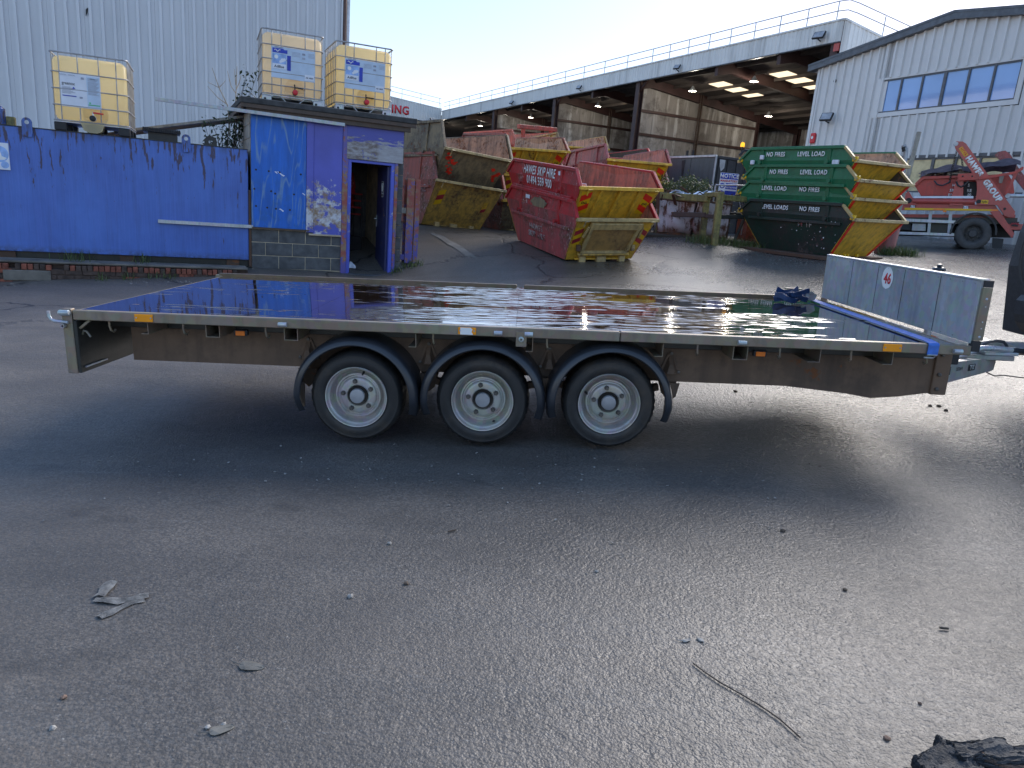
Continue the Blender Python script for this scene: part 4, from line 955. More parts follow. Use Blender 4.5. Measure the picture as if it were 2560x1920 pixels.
# ---- IBC totes
def ibc(name, label, px_left_front, baseZ, yaw, h, plastic, kind):
    W2, D2 = .5, .6
    t = thing('liquid_tote', label, 'tote', None, 'caged liquid totes')
    x = Vector((math.cos(yaw), math.sin(yaw), 0)); y = Vector((-x.y, x.x, 0))
    o = Vector((px_left_front.x, px_left_front.y, baseZ)) + x * W2 + y * D2
    t.matrix_world = frame(o, x)
    zb = .135
    b = MB().span((-W2 + .016, -D2 + .016, zb + .006), (W2 - .016, D2 - .016, h - .035), .06)
    es = [e for e in b.bm.edges]; bmesh.ops.bevel(b.bm, geom=es, offset=.018, segments=2, affect='EDGES')
    b.build('tank_bottle', plastic, t, True, sharp=60)
    lidm = MB(); lidm.lathe([(0, .03), (.075, .03), (.08, 0)], (0, 0, h - .05), (0, 0, 1), 24); lidm.build('filler_cap', A['blackmatt'], t)
    # cage
    rows = {'a': [h, h - .27, h - .50, h - .73, zb + .01], 'b': [h, h - .235, h - .455, h - .66, h - .86, zb + .02]}[kind]
    for z in rows:
        r = .05; pts = []
        for cx, cy, a0 in ((W2 - r, -D2 + r, -90), (W2 - r, D2 - r, 0), (-W2 + r, D2 - r, 90), (-W2 + r, -D2 + r, 180)):
            for k in range(4): a = rad(a0 + 30 * k); pts.append((cx + r * math.cos(a), cy + r * math.sin(a), z))
        pts.append(pts[0]); MB().tube(pts, .0095 if z < h else .013, 8, False).build('cage_bar', A['hubcap'], t, True)
    vx = {'a': [-.39, -.15, .12, .35], 'b': [-.34, -.19, .20, .36]}[kind]
    for x_ in vx:
        for y_ in (-D2 + .008, D2 - .008): MB().tube([(x_, y_, zb), (x_, y_, h)], .0085, 6).build('cage_bar', A['hubcap'], t, True)
    for y_ in (-.5, -.34, -.17, 0, .17, .34, .5):
        for x_ in (-W2 + .008, W2 - .008): MB().tube([(x_, y_, zb), (x_, y_, h)], .0085, 6).build('cage_bar', A['hubcap'], t, True)
    yf = -D2 - .006
    # pallet
    if kind == 'a':
        for y_ in (-.52, 0, .52):
            for x_ in (-.42, 0, .42): MB().span((x_ - .08, y_ - .08, 0), (x_ + .08, y_ + .08, zb - .02), .01).build('pallet_block', A['blackmatt'], t)
        MB().span((-W2, -D2, zb - .02), (W2, D2, zb - .002), .004).build('pallet_deck', A['galvbright'], t)
        MB().prism([(-.17, -D2 - .004, zb + .03), (.17, -D2 - .004, zb + .03), (.12, -D2 - .004, .03), (.06, -D2 - .004, .0), (-.06, -D2 - .004, .0), (-.12, -D2 - .004, .03)], (0, .2, 0)).build('valve_well', plastic, t)
    else:
        for x_ in (-.42, .42):
            for y_ in (-.52, .52):
                MB().span((x_ - .075, y_ - .075, 0), (x_ + .075, y_ + .075, zb - .015), .006).build('pallet_block', A['galvbright'], t)
                if y_ < 0:
                    MB().lathe([(0, .003), (.02, .003), (.02, 0)], (x_ + (-.03), y_ - .0755, .065), (0, -1, 0), 12).build('bolt_hole', A['blackmatt'], t)
        for s in (-1, 1):
            pts = [(s * .34, zb - .02), (s * .30, zb + .01), (s * .20, zb + .0), (s * .13, .07), (s * .08, .03), (s * .05, .03)]
            for y_ in (-D2,):
                MB().prism([(p[0], y_, p[1]) for p in pts] + [(p[0], y_, p[1] - .015) for p in pts[::-1]], (0, 1.2, 0)).build('pallet_tray', A['galv'], t)
        MB().span((-W2 + .02, -D2 + .05, zb - .035), (W2 - .02, D2 - .05, zb - .016)).build('pallet_deck', A['galv'], t)
        MB().span((-W2, -D2 + .001, zb - .015), (W2, -D2 + .03, zb + .005), .003).build('pallet_rim', A['galvbright'], t)
        for s in (-1, 1): MB().span((s * .13, -.5, .0), (s * .13 + .01, .5, .10)).build('pallet_web', A['galv'], t)
    # outlet valve in its shallow well
    zc = zb + .13
    MB().lathe([(.17, .0), (.155, -.008), (.10, -.011), (0, -.012)], (.03 if kind == 'b' else .05, -D2 + .0145, zc), (0, -1, 0), 36).build('valve_recess', plastic, t, True)
    vxp = .03 if kind == 'b' else .02
    vb = MB().lathe([(.03, .0), (.03, .06), (.045, .062), (.045, .10), (0, .10)], (vxp, -D2 + .01, zc - .06), (0, -1, 0), 20).build('valve', A['blackmatt'] if kind == 'b' else A['whiteprint'], t, True)
    MB().lathe([(.042, .10), (.042, .135), (.034, .14), (0, .14)], (vxp, -D2 + .01, zc - .06), (0, -1, 0), 20).build('valve_cap', A['redprint'] if kind == 'b' else A['blackmatt'], vb, True)
    MB().tube([(vxp, -D2 - .03, zc - .03), (vxp, -D2 - .03, zc + .03), (vxp - .005, -D2 - .03, zc + .075 if kind == 'b' else zc + .03)], .011, 8).build('valve_stem', A['blackmatt'] if kind == 'b' else A['whiteprint'], vb, True)
    MB().beam((vxp, -D2 - .035, zc + .025), (vxp + .14, -D2 - .045, zc + .02), .02, .022, bev=.004).build('valve_handle', A['blackmatt'] if kind == 'b' else A['redprint'], vb)
    # label
    up = (0, 0, 1); rt_ = (1, 0, 0)
    def bar(par, x0, x1_, z0, z1_, mat, e=.0015): return MB().prism([(x0, yf - e, z0), (x1_, yf - e, z0), (x1_, yf - e, z1_), (x0, yf - e, z1_)], (0, -.001, 0)).build('label_print', mat, par)
    if kind == 'a':
        lx, rx, bz, tz = -.385, .135, h - .745, h - .275
        lb = MB().span((lx, yf, bz), (rx, yf + .004, tz), .001).build('label', A['labelwhite'], t)
        bar(lb, lx + .34, rx - .01, bz + .01, tz - .02, A['labelblue'])
        text('greenox', .045, A['blackprint'], lb, facing((lx + .105, yf, tz - .145), rt_, up, .003), 'lettering', .0, .78)
        text('RINTAL - RINTAL', .018, A['greyprint'], lb, facing((lx + .10, yf, tz - .03), rt_, up, .003), 'lettering')
        bar(lb, lx + .27, lx + .31, tz - .07, tz - .04, A['greyprint'], .003)
        for k in range(7): bar(lb, lx + .02, lx + .13 + .03 * (k % 3), tz - .20 - k * .014, tz - .195 - k * .014, A['greyprint'], .003)
        MB().prism([(lx + .15, yf - .003, tz - .215), (lx + .19, yf - .003, tz - .215), (lx + .17, yf - .003, tz - .185)], (0, -.001, 0)).build('label_print', A['blueprint'], lb)
        bar(lb, lx + .02, lx + .20, tz - .325, tz - .312, A['blueprint'], .003)
        for k in range(17): bar(lb, lx + .355, rx - .02 - .012 * ((k * 5) % 4), tz - .05 - k * .014, tz - .043 - k * .014, A['greyprint'], .003)
        text('REFILL', .016, A['blackprint'], lb, facing((lx + .42, yf, tz - .05), rt_, up, .0035), 'lettering', .01)
        bar(lb, lx + .35, rx - .015, bz + .045, bz + .06, A['greenprint'], .003)
        bar(lb, lx + .36, lx + .385, bz + .07, bz + .09, A['greenprint'], .003)
        bar(lb, lx + .24, lx + .28, bz + .13, bz + .155, A['greyprint'], .003)
    else:
        lx, rx, bz, tz = -.35, .365, h - .745, h - .25
        lb = MB().span((lx, yf, bz), (rx, yf + .004, tz), .001).build('label', A['labelblue'], t)
        bar(lb, lx + .02, lx + .20, tz - .10, tz - .03, A['blueprint'], .003); bar(lb, lx + .20, lx + .26, tz - .10, tz - .045, A['blueprint'], .0025)
        MB().tube([(lx + .05 + .012 * k, yf - .004, tz - .065 + .015 * math.sin(k * 1.1)) for k in range(9)], .007, 6).build('label_print', A['whiteprint'], lb)
        bar(lb, lx + .02, lx + .24, tz - .27, tz - .115, A['skyprint'], .003); bar(lb, lx + .02, lx + .24, tz - .35, tz - .27, A['labelwhite'], .0025)
        MB().lathe([(0, .0005), (.032, .0005), (.032, 0)], (lx + .08, yf - .0042, tz - .165), (0, -1, 0), 20).build('label_print', A['whiteprint'], lb)
        for k, (cx, cz, r_) in enumerate(((.18, -.21, .03), (.21, -.20, .025), (.15, -.235, .022))): MB().lathe([(0, .0005 + .0003 * k), (r_, .0005 + .0003 * k), (r_, 0)], (lx + cx, yf - .0042, tz + cz), (0, -1, 0), 16).build('label_print', A['labelwhite'], lb)
        bar(lb, lx + .255, lx + .315, tz - .36, tz - .125, A['blueprint'], .003)
        text('AdBlue', .038, A['blackprint'], lb, facing((lx + .125, yf, tz - .315), rt_, up, .004), 'lettering', .02, .95, shear=.15)
        text('CHEMS supplies', .014, A['blackprint'], lb, facing((lx + .12, yf, tz - .015), rt_, up, .003), 'lettering')
        bar(lb, rx - .17, rx - .015, bz + .015, bz + .11, A['labelwhite'], .003); text('AB 4800', .024, A['blackprint'], lb, facing((rx - .092, yf, bz + .06), rt_, up, .0045), 'lettering', .015)
        for k in range(2): bar(lb, lx + .50, lx + .55, tz - .085 - k * .065, tz - .055 - k * .065, A['greyprint'], .003)
        for k in range(4): bar(lb, lx + .33, lx + .47, tz - .06 - k * .02, tz - .056 - k * .02, A['greyprint'], .003); bar(lb, lx + .60, rx - .01, tz - .05 - k * .02, tz - .046 - k * .02, A['greyprint'], .003)
    return t
ibc('a', 'cream caged tote with white label and red tap handle on the blue tank', atY(135, 310, 11.05), SO.z + TZ1 + .013, rad(24), 1.09, A['ibc'], 'a')
ibc('b', 'caged tote on the hut roof nearest the tall warehouse, farther left of the pair', atY(655, 250, 12.75), SO.z + 2.762, rad(23.5), 1.16, A['ibcpink'], 'b')
ibc('c', 'caged tote on the hut roof with sky behind it, right of the pair', atY(838, 280, 13.25), SO.z + 2.762, rad(25), 1.15, A['ibc'], 'b')

# ---- low brick wall in front of the tank
lw = thing('low_brick_wall', 'low crumbling red brick wall below the blue tank', 'wall', SF)
YW = -.42
MB().span((-6.6, YW + .012, -.60), (-.25, YW + .22, -.075)).build('wall_core', A['brickdark'], lw)
MB().span((-6.6, YW + .02, -.001), (-.1, .02, .035), .012).build('capping', A['render'], lw)
MB().span((-6.6, YW + .10, -.10), (-.1, .01, -.002)).build('wall_core', A['brickdark'], lw)
for q0, q1 in ((-6.5, -5.1), (-4.75, -4.3), (-3.5, -2.9)): MB().span((q0, YW - .022, -.26), (q1, YW + .0, -.10), .012).build('render_patch', A['render'], lw)
x = -6.5; k = 0
while x < -.3:
    left = x < -2.75
    if not (left and rnd.random() < .38):
        j = rnd.uniform(-.012, .006) if left else rnd.uniform(-.004, .004)
        MB().span((x, YW - .012 + j, -.092), (x + .066, YW + .10, -.006 + rnd.uniform(-.012, .004)), .005).build('brick', A['brick'] if (rnd.random() < (.75 if not left else .6)) else A['brickdark'], lw)
    x += .077; k += 1
for r_ in range(5):
    x = -6.5 + (.11 if r_ % 2 else 0)
    while x < -.4 - r_ * .5:
        MB().span((x, YW + rnd.uniform(-.006, .006), -.152 - r_ * .077), (x + .212, YW + .09, -.087 - r_ * .077), .004).build('brick', A['brickdark'] if rnd.random() < .8 else A['brick'], lw)
        x += .223

# ---- steel post by the hut
pb = thing('steel_post', 'stout upright steel post in peeling blue and red paint right of the hut', 'post', frame(Vector((-2.17, 13.78, gz(-2.17, 13.78) - .02)), SD_))
zt = 1.56
MB().span((-.12, -.10, 0), (.02, -.085, zt), .002).build('flange', A['redframe'], pb)
MB().span((-.12, .085, 0), (.02, .10, zt), .002).build('flange', A['redframe'], pb)
MB().span((-.058, -.085, 0), (-.042, .085, zt)).build('web', A['redframe'], pb)
MB().span((.045, -.10, 0), (.13, -.085, zt - .01), .002).build('flange', A['redframe'], pb)
MB().span((.115, -.085, 0), (.13, .10, zt - .01), .002).build('web', A['redframe'], pb)
MB().span((.02, -.06, 0), (.047, -.05, zt - .03), .001).build('joint_plate', A['redbrown'], pb)
MB().span((-.30, -.08, .92), (-.12, -.05, 1.02), .003).build('tie_strap', A['greywood'], pb)
MB().span((-.30, -.08, .06), (-.12, -.05, .16), .003).build('tie_strap', A['redframe'], pb)

# ---- shrub between tank and hut
def leaf_cloud(m, pts, size, n_each, spread, rs, droop=.3):
    for p in pts:
        for _ in range(n_each):
            c = Vector(p) + Vector((rs.gauss(0, spread), rs.gauss(0, spread), rs.gauss(0, spread)))
            d = Vector((rs.uniform(-1, 1), rs.uniform(-1, 1), rs.uniform(-1, .6) - droop)).normalized(); u = d.orthogonal().normalized()
            u = (Matrix.Rotation(rs.uniform(0, 6.28), 3, d) @ u)
            L_ = size * rs.uniform(.6, 1.3); w_ = L_ * .22
            q = [c, c + d * L_ * .45 + u * w_, c + d * L_, c + d * L_ * .45 - u * w_]
            m.bm.faces.new([m.bm.verts.new(v) for v in q])
rs = random.Random(11)
sh = thing('shrub', 'straggly dark leaved shrub growing up between the blue tank and the hut', 'shrub', Matrix.Translation(SW(-.35, 1.3, 1.0)))
O_ = SW(-.35, 1.3, 1.0); tips = []; ms = MB()
def branch(px, py, yl, n=5, r0=.012, bow=.1):
    a, z = sx(px, py, yl); tip = SW(a, yl, z) - O_; base = Vector((rs.uniform(-.1, .1), rs.uniform(-.1, .1), -.1)); P = []
    for k in range(n + 1):
        t = k / n; P.append(base.lerp(tip, t) + Vector((rs.gauss(0, .02), rs.gauss(0, .02), bow * math.sin(t * 3.1))))
    ms.tube(P, [r0 * (1 - .75 * k / n) for k in range(n + 1)], 6); return P
for px, py in ((512, 312), (530, 302), (552, 308), (520, 338), (545, 345), (565, 330), (580, 300), (585, 345), (570, 282), (560, 360), (606, 258), (613, 200), (618, 178), (640, 190), (625, 228), (600, 235), (598, 320), (590, 362)):
    P = branch(px, py, rs.uniform(.7, 1.5)); tips += P[3:]
ms.build('stem', A['stem'], sh, True)
ml = MB(); leaf_cloud(ml, tips, .085, 11, .055, rs); ml = ml.build('foliage', A['leafdark'], sh); ml['kind'] = 'stuff'
rs = random.Random(5)
ts = thing('bare_sapling', 'pale leafless forked sapling standing behind the hut corner', 'sapling', Matrix.Translation(SW(-.35, 1.9, 1.0)))
O_ = SW(-.35, 1.9, 1.0); ms = MB()
def stick(pts, r0, r1):
    P = []
    for px, py in pts: a, z = sx(px, py, 1.9); P.append(SW(a, 1.9 + rs.uniform(-.04, .04), z) - O_)
    ms.tube(P, [r0 + (r1 - r0) * k / (len(P) - 1) for k in range(len(P))], 6)
stick([(585, 330), (589, 262), (590, 235), (593, 165)], .016, .005); stick([(589, 232), (578, 215), (568, 178)], .010, .004); stick([(590, 225), (598, 208), (603, 188)], .010, .004); stick([(590, 212), (587, 190), (586, 172)], .008, .003)
stick([(575, 340), (569, 264), (547, 218), (530, 170)], .014, .005); stick([(569, 262), (545, 245), (519, 215)], .010, .004); stick([(547, 219), (556, 211), (564, 201)], .007, .003); stick([(546, 219), (530, 210), (519, 205)], .007, .003)
ms.build('trunk', A['twig'], ts, True)

# ================================================================== buildings
def clad(x0, x1_, zlo, zhi, pitch, per, parent, mat, depth=.032, y=0.0, name='cladding_sheet', rw=.042, rt=.032, flip=1):
    """profiled sheets in the parent's frame, running along x, proud towards -y; zlo / zhi are functions of x"""
    n = max(1, round((x1_ - x0) / (pitch * per))); wdt = (x1_ - x0) / n
    for i in range(n):
        a = x0 + i * wdt; pr = []; pp = wdt / per
        for k in range(per):
            c = a + (k + .5) * pp
            pr += [(a + k * pp + (.002 if k == 0 else 0), 0), (c - rw, 0), (c - rt, -depth), (c + rt, -depth), (c + rw, 0)]
        pr.append((a + wdt - .002, 0))
        q = []
        for p in pr:
            if not q or p[0] - q[-1][0] > 1e-4: q.append(p)
        m = MB(); lo = [m.bm.verts.new((px, y + d * flip, zlo(px))) for px, d in q]; hi = [m.bm.verts.new((px, y + d * flip, zhi(px))) for px, d in q]
        lo2 = [m.bm.verts.new((px, y + .012 * flip, zlo(px))) for px, d in (q[0], q[-1])]; hi2 = [m.bm.verts.new((px, y + .012 * flip, zhi(px))) for px, d in (q[0], q[-1])]
        for k in range(len(q) - 1): m.bm.faces.new((lo[k], lo[k + 1], hi[k + 1], hi[k]))
        m.bm.faces.new((lo2[0], hi2[0], hi2[1], lo2[1]))
        m.bm.faces.new((lo[0], hi[0], hi2[0], lo2[0])); m.bm.faces.new((lo[-1], lo2[1], hi2[1], hi[-1]))
        m.build(name, mat, parent)

# ---- tall warehouse at the left
LD = SD_; LP = atY(850, 150, 25.0); LP.z = .3
lwh = thing('warehouse', 'tall pale blue grey ribbed metal warehouse behind the blue tank', 'warehouse', frame(LP, LD))
clad(-14.4, 0, lambda x: 0, lambda x: 9.6, .30, 3, lwh, A['cladleft'], .085, rw=.046, rt=.036)
MB().span((-14.4, .02, -.5), (-.02, 12, 9.55)).build('wall_core', A['dark'], lwh)
MB().span((-14.4, -.25, 9.6), (.3, 12.2, 9.9)).build('roof', A['trimgrey'], lwh)
MB().span((.005, -.05, 0), (.06, .02, 9.6)).build('corner_trim', A['cladleft'], lwh)
MB().tube([(.13, -.02, 0), (.13, -.02, 9.6)], .055, 14).build('downpipe', A['brownpipe'], lwh, True)
MB().span((.20, .0, 0), (.29, .10, 9.6)).build('corner_trim', A['trimwhite'], lwh, label='bright white corner flashing')
MB().span((.0, .105, -.5), (.285, 12, 9.6)).build('side_wall', A['cladleft'], lwh)
fx = MB(); rs = random.Random(2)
for i in range(48):
    if i % 4 in (0, 2) or rs.random() < .2:
        x = -14.4 + .15 + i * .30
        for z in np.arange(1.2, 9.4, .62):
            if rs.random() < .42: fx.box((x, -.038, float(z) + rs.uniform(-.15, .15)), (.022, .006, .022))
fx = fx.build('fixing_screw', A['trimwhite'], lwh); fx['kind'] = 'stuff'
a, z = hplane(216, 28, LP - Vector((0, 0, 0)), LD)
MB().prism([(a - .02, -.04, z - .14), (a + .03, -.04, z - .05), (a + .06, -.04, z + .10), (a - .01, -.04, z + .04)], (0, -.012, 0)).build('dark_mark', A['blackmatt'], lwh, label='small dark mark on the sheeting')  # dark mark of unknown kind, built as a thin raised piece

# ---- open fronted transfer shed
GS = Vector((.45, -.893, 0)).normalized(); GN = Vector((-GS.y, GS.x, 0))
K = atY(2111, 50, 35.1); KZ = K.z; K.z = 0
shed = thing('transfer_shed', 'long open fronted waste shed with grey ribbed fascia and red brown columns', 'shed', frame(K, GS))
def kx(px, py): return hplane(px, py, K, GS)
KC = kx(1105, 276)[0]
FB = KZ - .86                                                         # underside of the fascia
clad(KC, 0, lambda x: FB, lambda x: KZ, .26, 4, shed, A['cladold'], .035, rw=.07, rt=.045)
MB().span((KC, .014, FB + .02), (0, .12, KZ - .02)).build('fascia_rail', A['steelbrown'], shed)
MB().span((KC - .1, -.07, KZ), (.04, .30, KZ + .08), .01).build('fascia_capping', A['cladold'], shed)
MB().span((KC, -.045, FB - .05), (.0, .10, FB), .01).build('fascia_drip', A['trimgrey'], shed)
SL = -.105                                                            # the roof falls to the back
zr_ = lambda y: FB + .42 + SL * y
DEEP = 15.0
MB().prism([(KC - 40, .13, zr_(.13)), (-.02, .13, zr_(.13)), (-.02, DEEP, zr_(DEEP)), (KC - 40, DEEP, zr_(DEEP))], (0, 0, .12)).build('roof', A['roofdark'], shed)
xA, xB, xC_ = kx(1592, 205)[0], kx(1383, 246)[0], kx(1231, 278)[0]
xM1, xM2 = kx(1787, 172)[0], kx(1943, 140)[0]
cols = [xA, xB, xC_, (xB + xC_) / 2 - 99]
def hcol(x, y, z0, z1, w_=.34, d_=.30, mat='steelbrown', name='column'):
    m = MB(); m.span((x - w_ / 2, y - d_ / 2, z0), (x + w_ / 2, y - d_ / 2 + .03, z1)); m.span((x - w_ / 2, y + d_ / 2 - .03, z0), (x + w_ / 2, y + d_ / 2, z1)); m.span((x - .02, y - d_ / 2 + .03, z0), (x + .02, y + d_ / 2 - .03, z1))
    return m.build(name, A[mat], shed)
for x in (xA, xB, xC_, -.4): hcol(x, .30, .8, FB + .3, .42, .36)
MB().span((-.36, .02, FB - .40), (-.06, .12, FB - .06)).build('corner_bracket', A['truckred'], shed)
for x in (xA, xM1, xM2, xB, (xA + xB) / 2, (xB + xC_) / 2, xC_, (xC_ + KC) / 2):
    MB().prism([(x - .12, .14, zr_(.14) - .002), (x - .12, DEEP - .1, zr_(DEEP - .1) - .002), (x - .12, DEEP - .1, zr_(DEEP) - .55), (x - .12, 1.2, zr_(1.2) - .55), (x - .12, .14, zr_(.14) - .9)], (.24, 0, 0)).build('rafter', A['steelbrown'], shed)
for y in np.arange(1.4, DEEP - .5, 1.45):
    MB().span((KC - 4, float(y), zr_(float(y)) - .20), (-.1, float(y) + .07, zr_(float(y)) - .01)).build('purlin', A['roofdark'], shed)
for x in (xA, xB):
    MB().beam((x - .03, .34, FB - .55), (x + 1.0, .34, FB + .28), .12, .18).build('knee_brace', A['steelbrown'], shed)
# bay dividing walls: panels between brown rails
def divider(x, ylen, tiers):
    zt_ = lambda y: zr_(y) - .6
    for a, b in zip(tiers, tiers[1:] + [None]):
        y = .55
        while y < ylen - .05:
            e = min(y + .98, ylen); top = (zt_(e) if b is None else b - .09)
            if top - a > .2:
                j = rnd.uniform(-.012, .012)
                t0, t1 = (zt_(y), zt_(e)) if b is None else (top, top)
                MB().prism([(x - .05 + j, y + .006, a + .09), (x - .05 + j, e - .006, a + .09), (x - .05 + j, e - .006, t1), (x - .05 + j, y + .006, t0)], (.08, 0, 0)).build('wall_panel', A['baywall'], shed)
            y += .98
    MB().span((x - .12, .5, .8), (x - .052, ylen, zt_(ylen))).build('panel_backing', A['dark'], shed)
    for a in tiers[1:]: MB().span((x - .11, .5, a - .085), (x + .11, ylen, a + .085)).build('wall_rail', A['steelbrown'], shed)
    for y in (ylen * .5, ylen): hcol(x - .02, y, .8, zr_(y), .40, .22, 'steelbrown' if y == ylen else 'oldwood', 'wall_post')
hA = lambda z: H + (z - H) * 1.3 * .965
divider(xA, 10.6, [.8, hA(4.28), hA(5.45), hA(6.60)])
divider(xB, 10.6, [.8, hA(5.4), hA(6.72)])
divider(xC_, 10.6, [.8, hA(5.4), hA(6.72)])
# back wall
for i, x in enumerate(np.arange(KC, 0, 1.5)):
    for z0, z1 in ((.8, 3.4), (3.5, 6.0), (6.1, zr_(DEEP))):
        MB().span((float(x) + .01, DEEP - .1 + rnd.uniform(-.01, .01), z0), (float(x) + 1.49, DEEP, z1)).build('wall_panel', A['baywall'], shed)
for z in (3.45, 6.05): MB().span((KC, DEEP - .2, z - .08), (0, DEEP - .05, z + .08)).build('wall_rail', A['steelbrown'], shed)
MB().span((KC - 40, DEEP + .02, .5), (0, DEEP + .1, zr_(DEEP) + .1)).build('rear_wall', A['dark'], shed)
for x in (xA, xM1, xM2): hcol(x, DEEP - .4, .8, zr_(DEEP), .36, .3)
# right end wall under the falling roof line
e_ = bpy.data.objects.new('side_wall', None); COL.objects.link(e_); e_.parent = shed; e_.matrix_local = frame((.02, .0, 0), (0, 1, 0))
clad(.03, DEEP, lambda x: .8, lambda x: KZ + SL * 1.25 * x, .28, 4, e_, A['cladold'], .035, flip=1, rw=.07, rt=.045)
MB().prism([(0, -.06, KZ + .0), (DEEP, -.06, KZ + SL * 1.25 * DEEP), (DEEP, -.06, KZ + .09 + SL * 1.25 * DEEP), (0, -.06, KZ + .09)], (0, .2, 0)).build('side_capping', A['cladold'], e_)
# rooflights and lamps
rn = Vector((0, -SL, 1)).normalized(); SM = frame(K, GS); rnw = SM.to_3x3() @ rn
def roofpt(px, py, drop): 
    p = onplane(px, py, SM @ Vector((0, 0, zr_(0) - drop)), rnw); return SM.inverted() @ p
for px, py in ((1802, 211), (1840, 224), (1878, 237), (1958, 186), (1998, 201), (2036, 216), (1563, 251), (1318, 292), (1347, 300)):
    c = roofpt(px, py, .02)
    MB().prism([(c.x - .68, c.y - .40, zr_(c.y - .40) - .012), (c.x + .68, c.y - .40, zr_(c.y - .40) - .012), (c.x + .68, c.y + .40, zr_(c.y + .40) - .012), (c.x - .68, c.y + .40, zr_(c.y + .40) - .012)], (0, 0, -.02)).build('rooflight', A['rooflight'], shed)
for px, py in ((1731, 228), (1885, 204), (1495, 266), (1327, 294), (1260, 306), (1921, 291), (1106, 324), (1264, 352), (1201, 315)):
    c = roofpt(px, py, .75); zl = c.z
    b = MB(); b.lathe([(.05, .30), (.12, .16), (.24, .0), (.23, .0), (.11, .14), (0, .15)], (c.x, c.y, zl), (0, 0, 1), 16); b = b.build('high_bay_lamp', A['cladold'], shed, True)
    MB().lathe([(0, .0), (.17, .0), (.17, .012), (0, .012)], (c.x, c.y, zl + .02), (0, 0, 1), 16).build('lamp_disc', A['lamp'], b)
    MB().tube([(c.x, c.y, zl + .3), (c.x, c.y, zl + .74)], .012, 6).build('lamp_drop', A['blackmatt'], b)
    lt_ = bpy.data.lights.new('bay_light', 'POINT'); lt_.energy = 34; lt_.color = (1.0, .90, .76); lt_.shadow_soft_size = .15
    lo_ = bpy.data.objects.new('bay_light', lt_); COL.objects.link(lo_); lo_.location = SM @ Vector((c.x, c.y, zl - .12))
# guard rail along the roof edge
def rail(pts, hts, name='roof_guard_rail', n_t=(1.0, .52)):
    for f in n_t: MB().tube([Vector(p) + Vector((0, 0, hts * f)) for p in pts], .024, 6).build(name, A['galv'], shed, True)
RH = .86
px_posts = [(1626, 150), (1669, 138), (1716, 128), (1767, 120), (1820, 106), (1880, 92), (1943, 78), (2011, 64), (2086, 48)]
rail([(KC + .2, .14, KZ + .05), (-.6, .14, KZ + .05), (-.15, .3, KZ + .05), (.0, .75, KZ - .03), (0, 9, KZ - .85)], RH)
xs_ = [kx(*p)[0] for p in px_posts]; x = xs_[0]
while x > KC + 1: x -= 2.75; xs_.append(x)
for x in xs_: MB().tube([(x, .14, KZ + .05), (x, .14, KZ + .05 + RH)], .026, 6).build('rail_post', A['galv'], shed, True)
for y in (2.6, 5.2, 8.0): MB().tube([(0, y, KZ - .1 * y), (0, y, KZ - .1 * y + RH)], .026, 6).build('rail_post', A['galv'], shed, True)
# flood lights under the fascia edge
def flood(par, p, s, rz, tilt=.6, arm=True):
    m = Matrix.Translation(p) @ Matrix.Rotation(rz, 4, 'Z') @ Matrix.Rotation(-tilt, 4, 'X')
    b = MB(); b.box((0, -.06, 0), (s, .09, s * .72), None, .015); b.bm.transform(m); b = b.build('flood_light', A['blackmatt'], par)
    g = MB(); g.box((0, -.107, 0), (s * .86, .006, s * .58)); g.bm.transform(m); g.build('lens', A['hubcap'], b)
    g = MB(); g.beam((0, .0, -s * .3), (0, .25, -.05), .04, .04); g.bm.transform(m); g.build('bracket', A['blackmatt'], b)
for px, py, s in ((2058, 93, .55), (1702, 171, .42), (1456, 221, .42), (1286, 258, .42)):
    a, z = kx(px, py); flood(shed, (a, -.25, max(z, FB + .12)), s, .25)
# ---- wing with the red letters
C_ = SM @ Vector((KC, 0, 0)); WG_ = frame(C_, GN)
wing = thing('sign_wing', 'far shed wing with grey ribbed fascia and big red letters ING', 'shed', WG_)
def wx(px, py): return hplane(px, py, Vector((C_.x, C_.y, 0)), GN)
a0, zt0 = wx(977, 243); a1, zt1 = wx(1104, 274); _, zb0 = wx(977, 291)
sl = (zt0 - zt1) / (a0 - a1); ztop = lambda x: zt1 + sl * (x - a1)
clad(-16, -.05, lambda x: zb0, ztop, .26, 4, wing, A['cladold'], .035, rw=.07, rt=.045)
MB().prism([(-16, -.05, ztop(-16)), (0, -.05, ztop(0)), (0, -.05, ztop(0) + .1), (-16, -.05, ztop(-16) + .1)], (0, .3, 0)).build('fascia_capping', A['cladold'], wing)
MB().span((-16, .03, zb0 + .1), (-.1, .15, zb0 + .4)).build('fascia_rail', A['steelbrown'], wing)
MB().span((-16, .2, zb0 + .1), (0, 14, zb0 + .2)).build('roof', A['roofdark'], wing)
MB().span((-16, 14, .5), (0, 14.1, zb0 + .1)).build('rear_wall', A['dark'], wing)
MB().span((-16.1, .2, .5), (-16, 14, zb0 + .1)).build('side_wall', A['dark'], wing)
for x in (-8.5, -15.8): MB().span((x - .15, .2, .5), (x + .15, .5, zb0)).build('column', A['steelbrown'], wing)
ai, zi = wx(978, 271); ag, zg = wx(1012, 275)
text('ING', .80, A['redprint'], wing, facing((ag - .50, -.04, zi - .06), (1, 0, 0), (0, 0, 1), .0), 'lettering', .03, .92, thick=.03)
for f in (1.0, .52):
    MB().tube([(-16, .1, ztop(-16) + .1 + 1.0 * f), (-.1, .1, ztop(-.1) + .1 + 1.0 * f)], .024, 6).build('roof_guard_rail', A['galv'], wing, True)
for x in np.arange(-15, .1, 2.1): MB().tube([(float(x), .1, ztop(float(x)) + .1), (float(x), .1, ztop(float(x)) + 1.1)], .026, 6).build('rail_post', A['galv'], wing, True)
a, z = wx(1078, 300); flood(wing, (a, -.3, zb0 + .1), .6, .5)

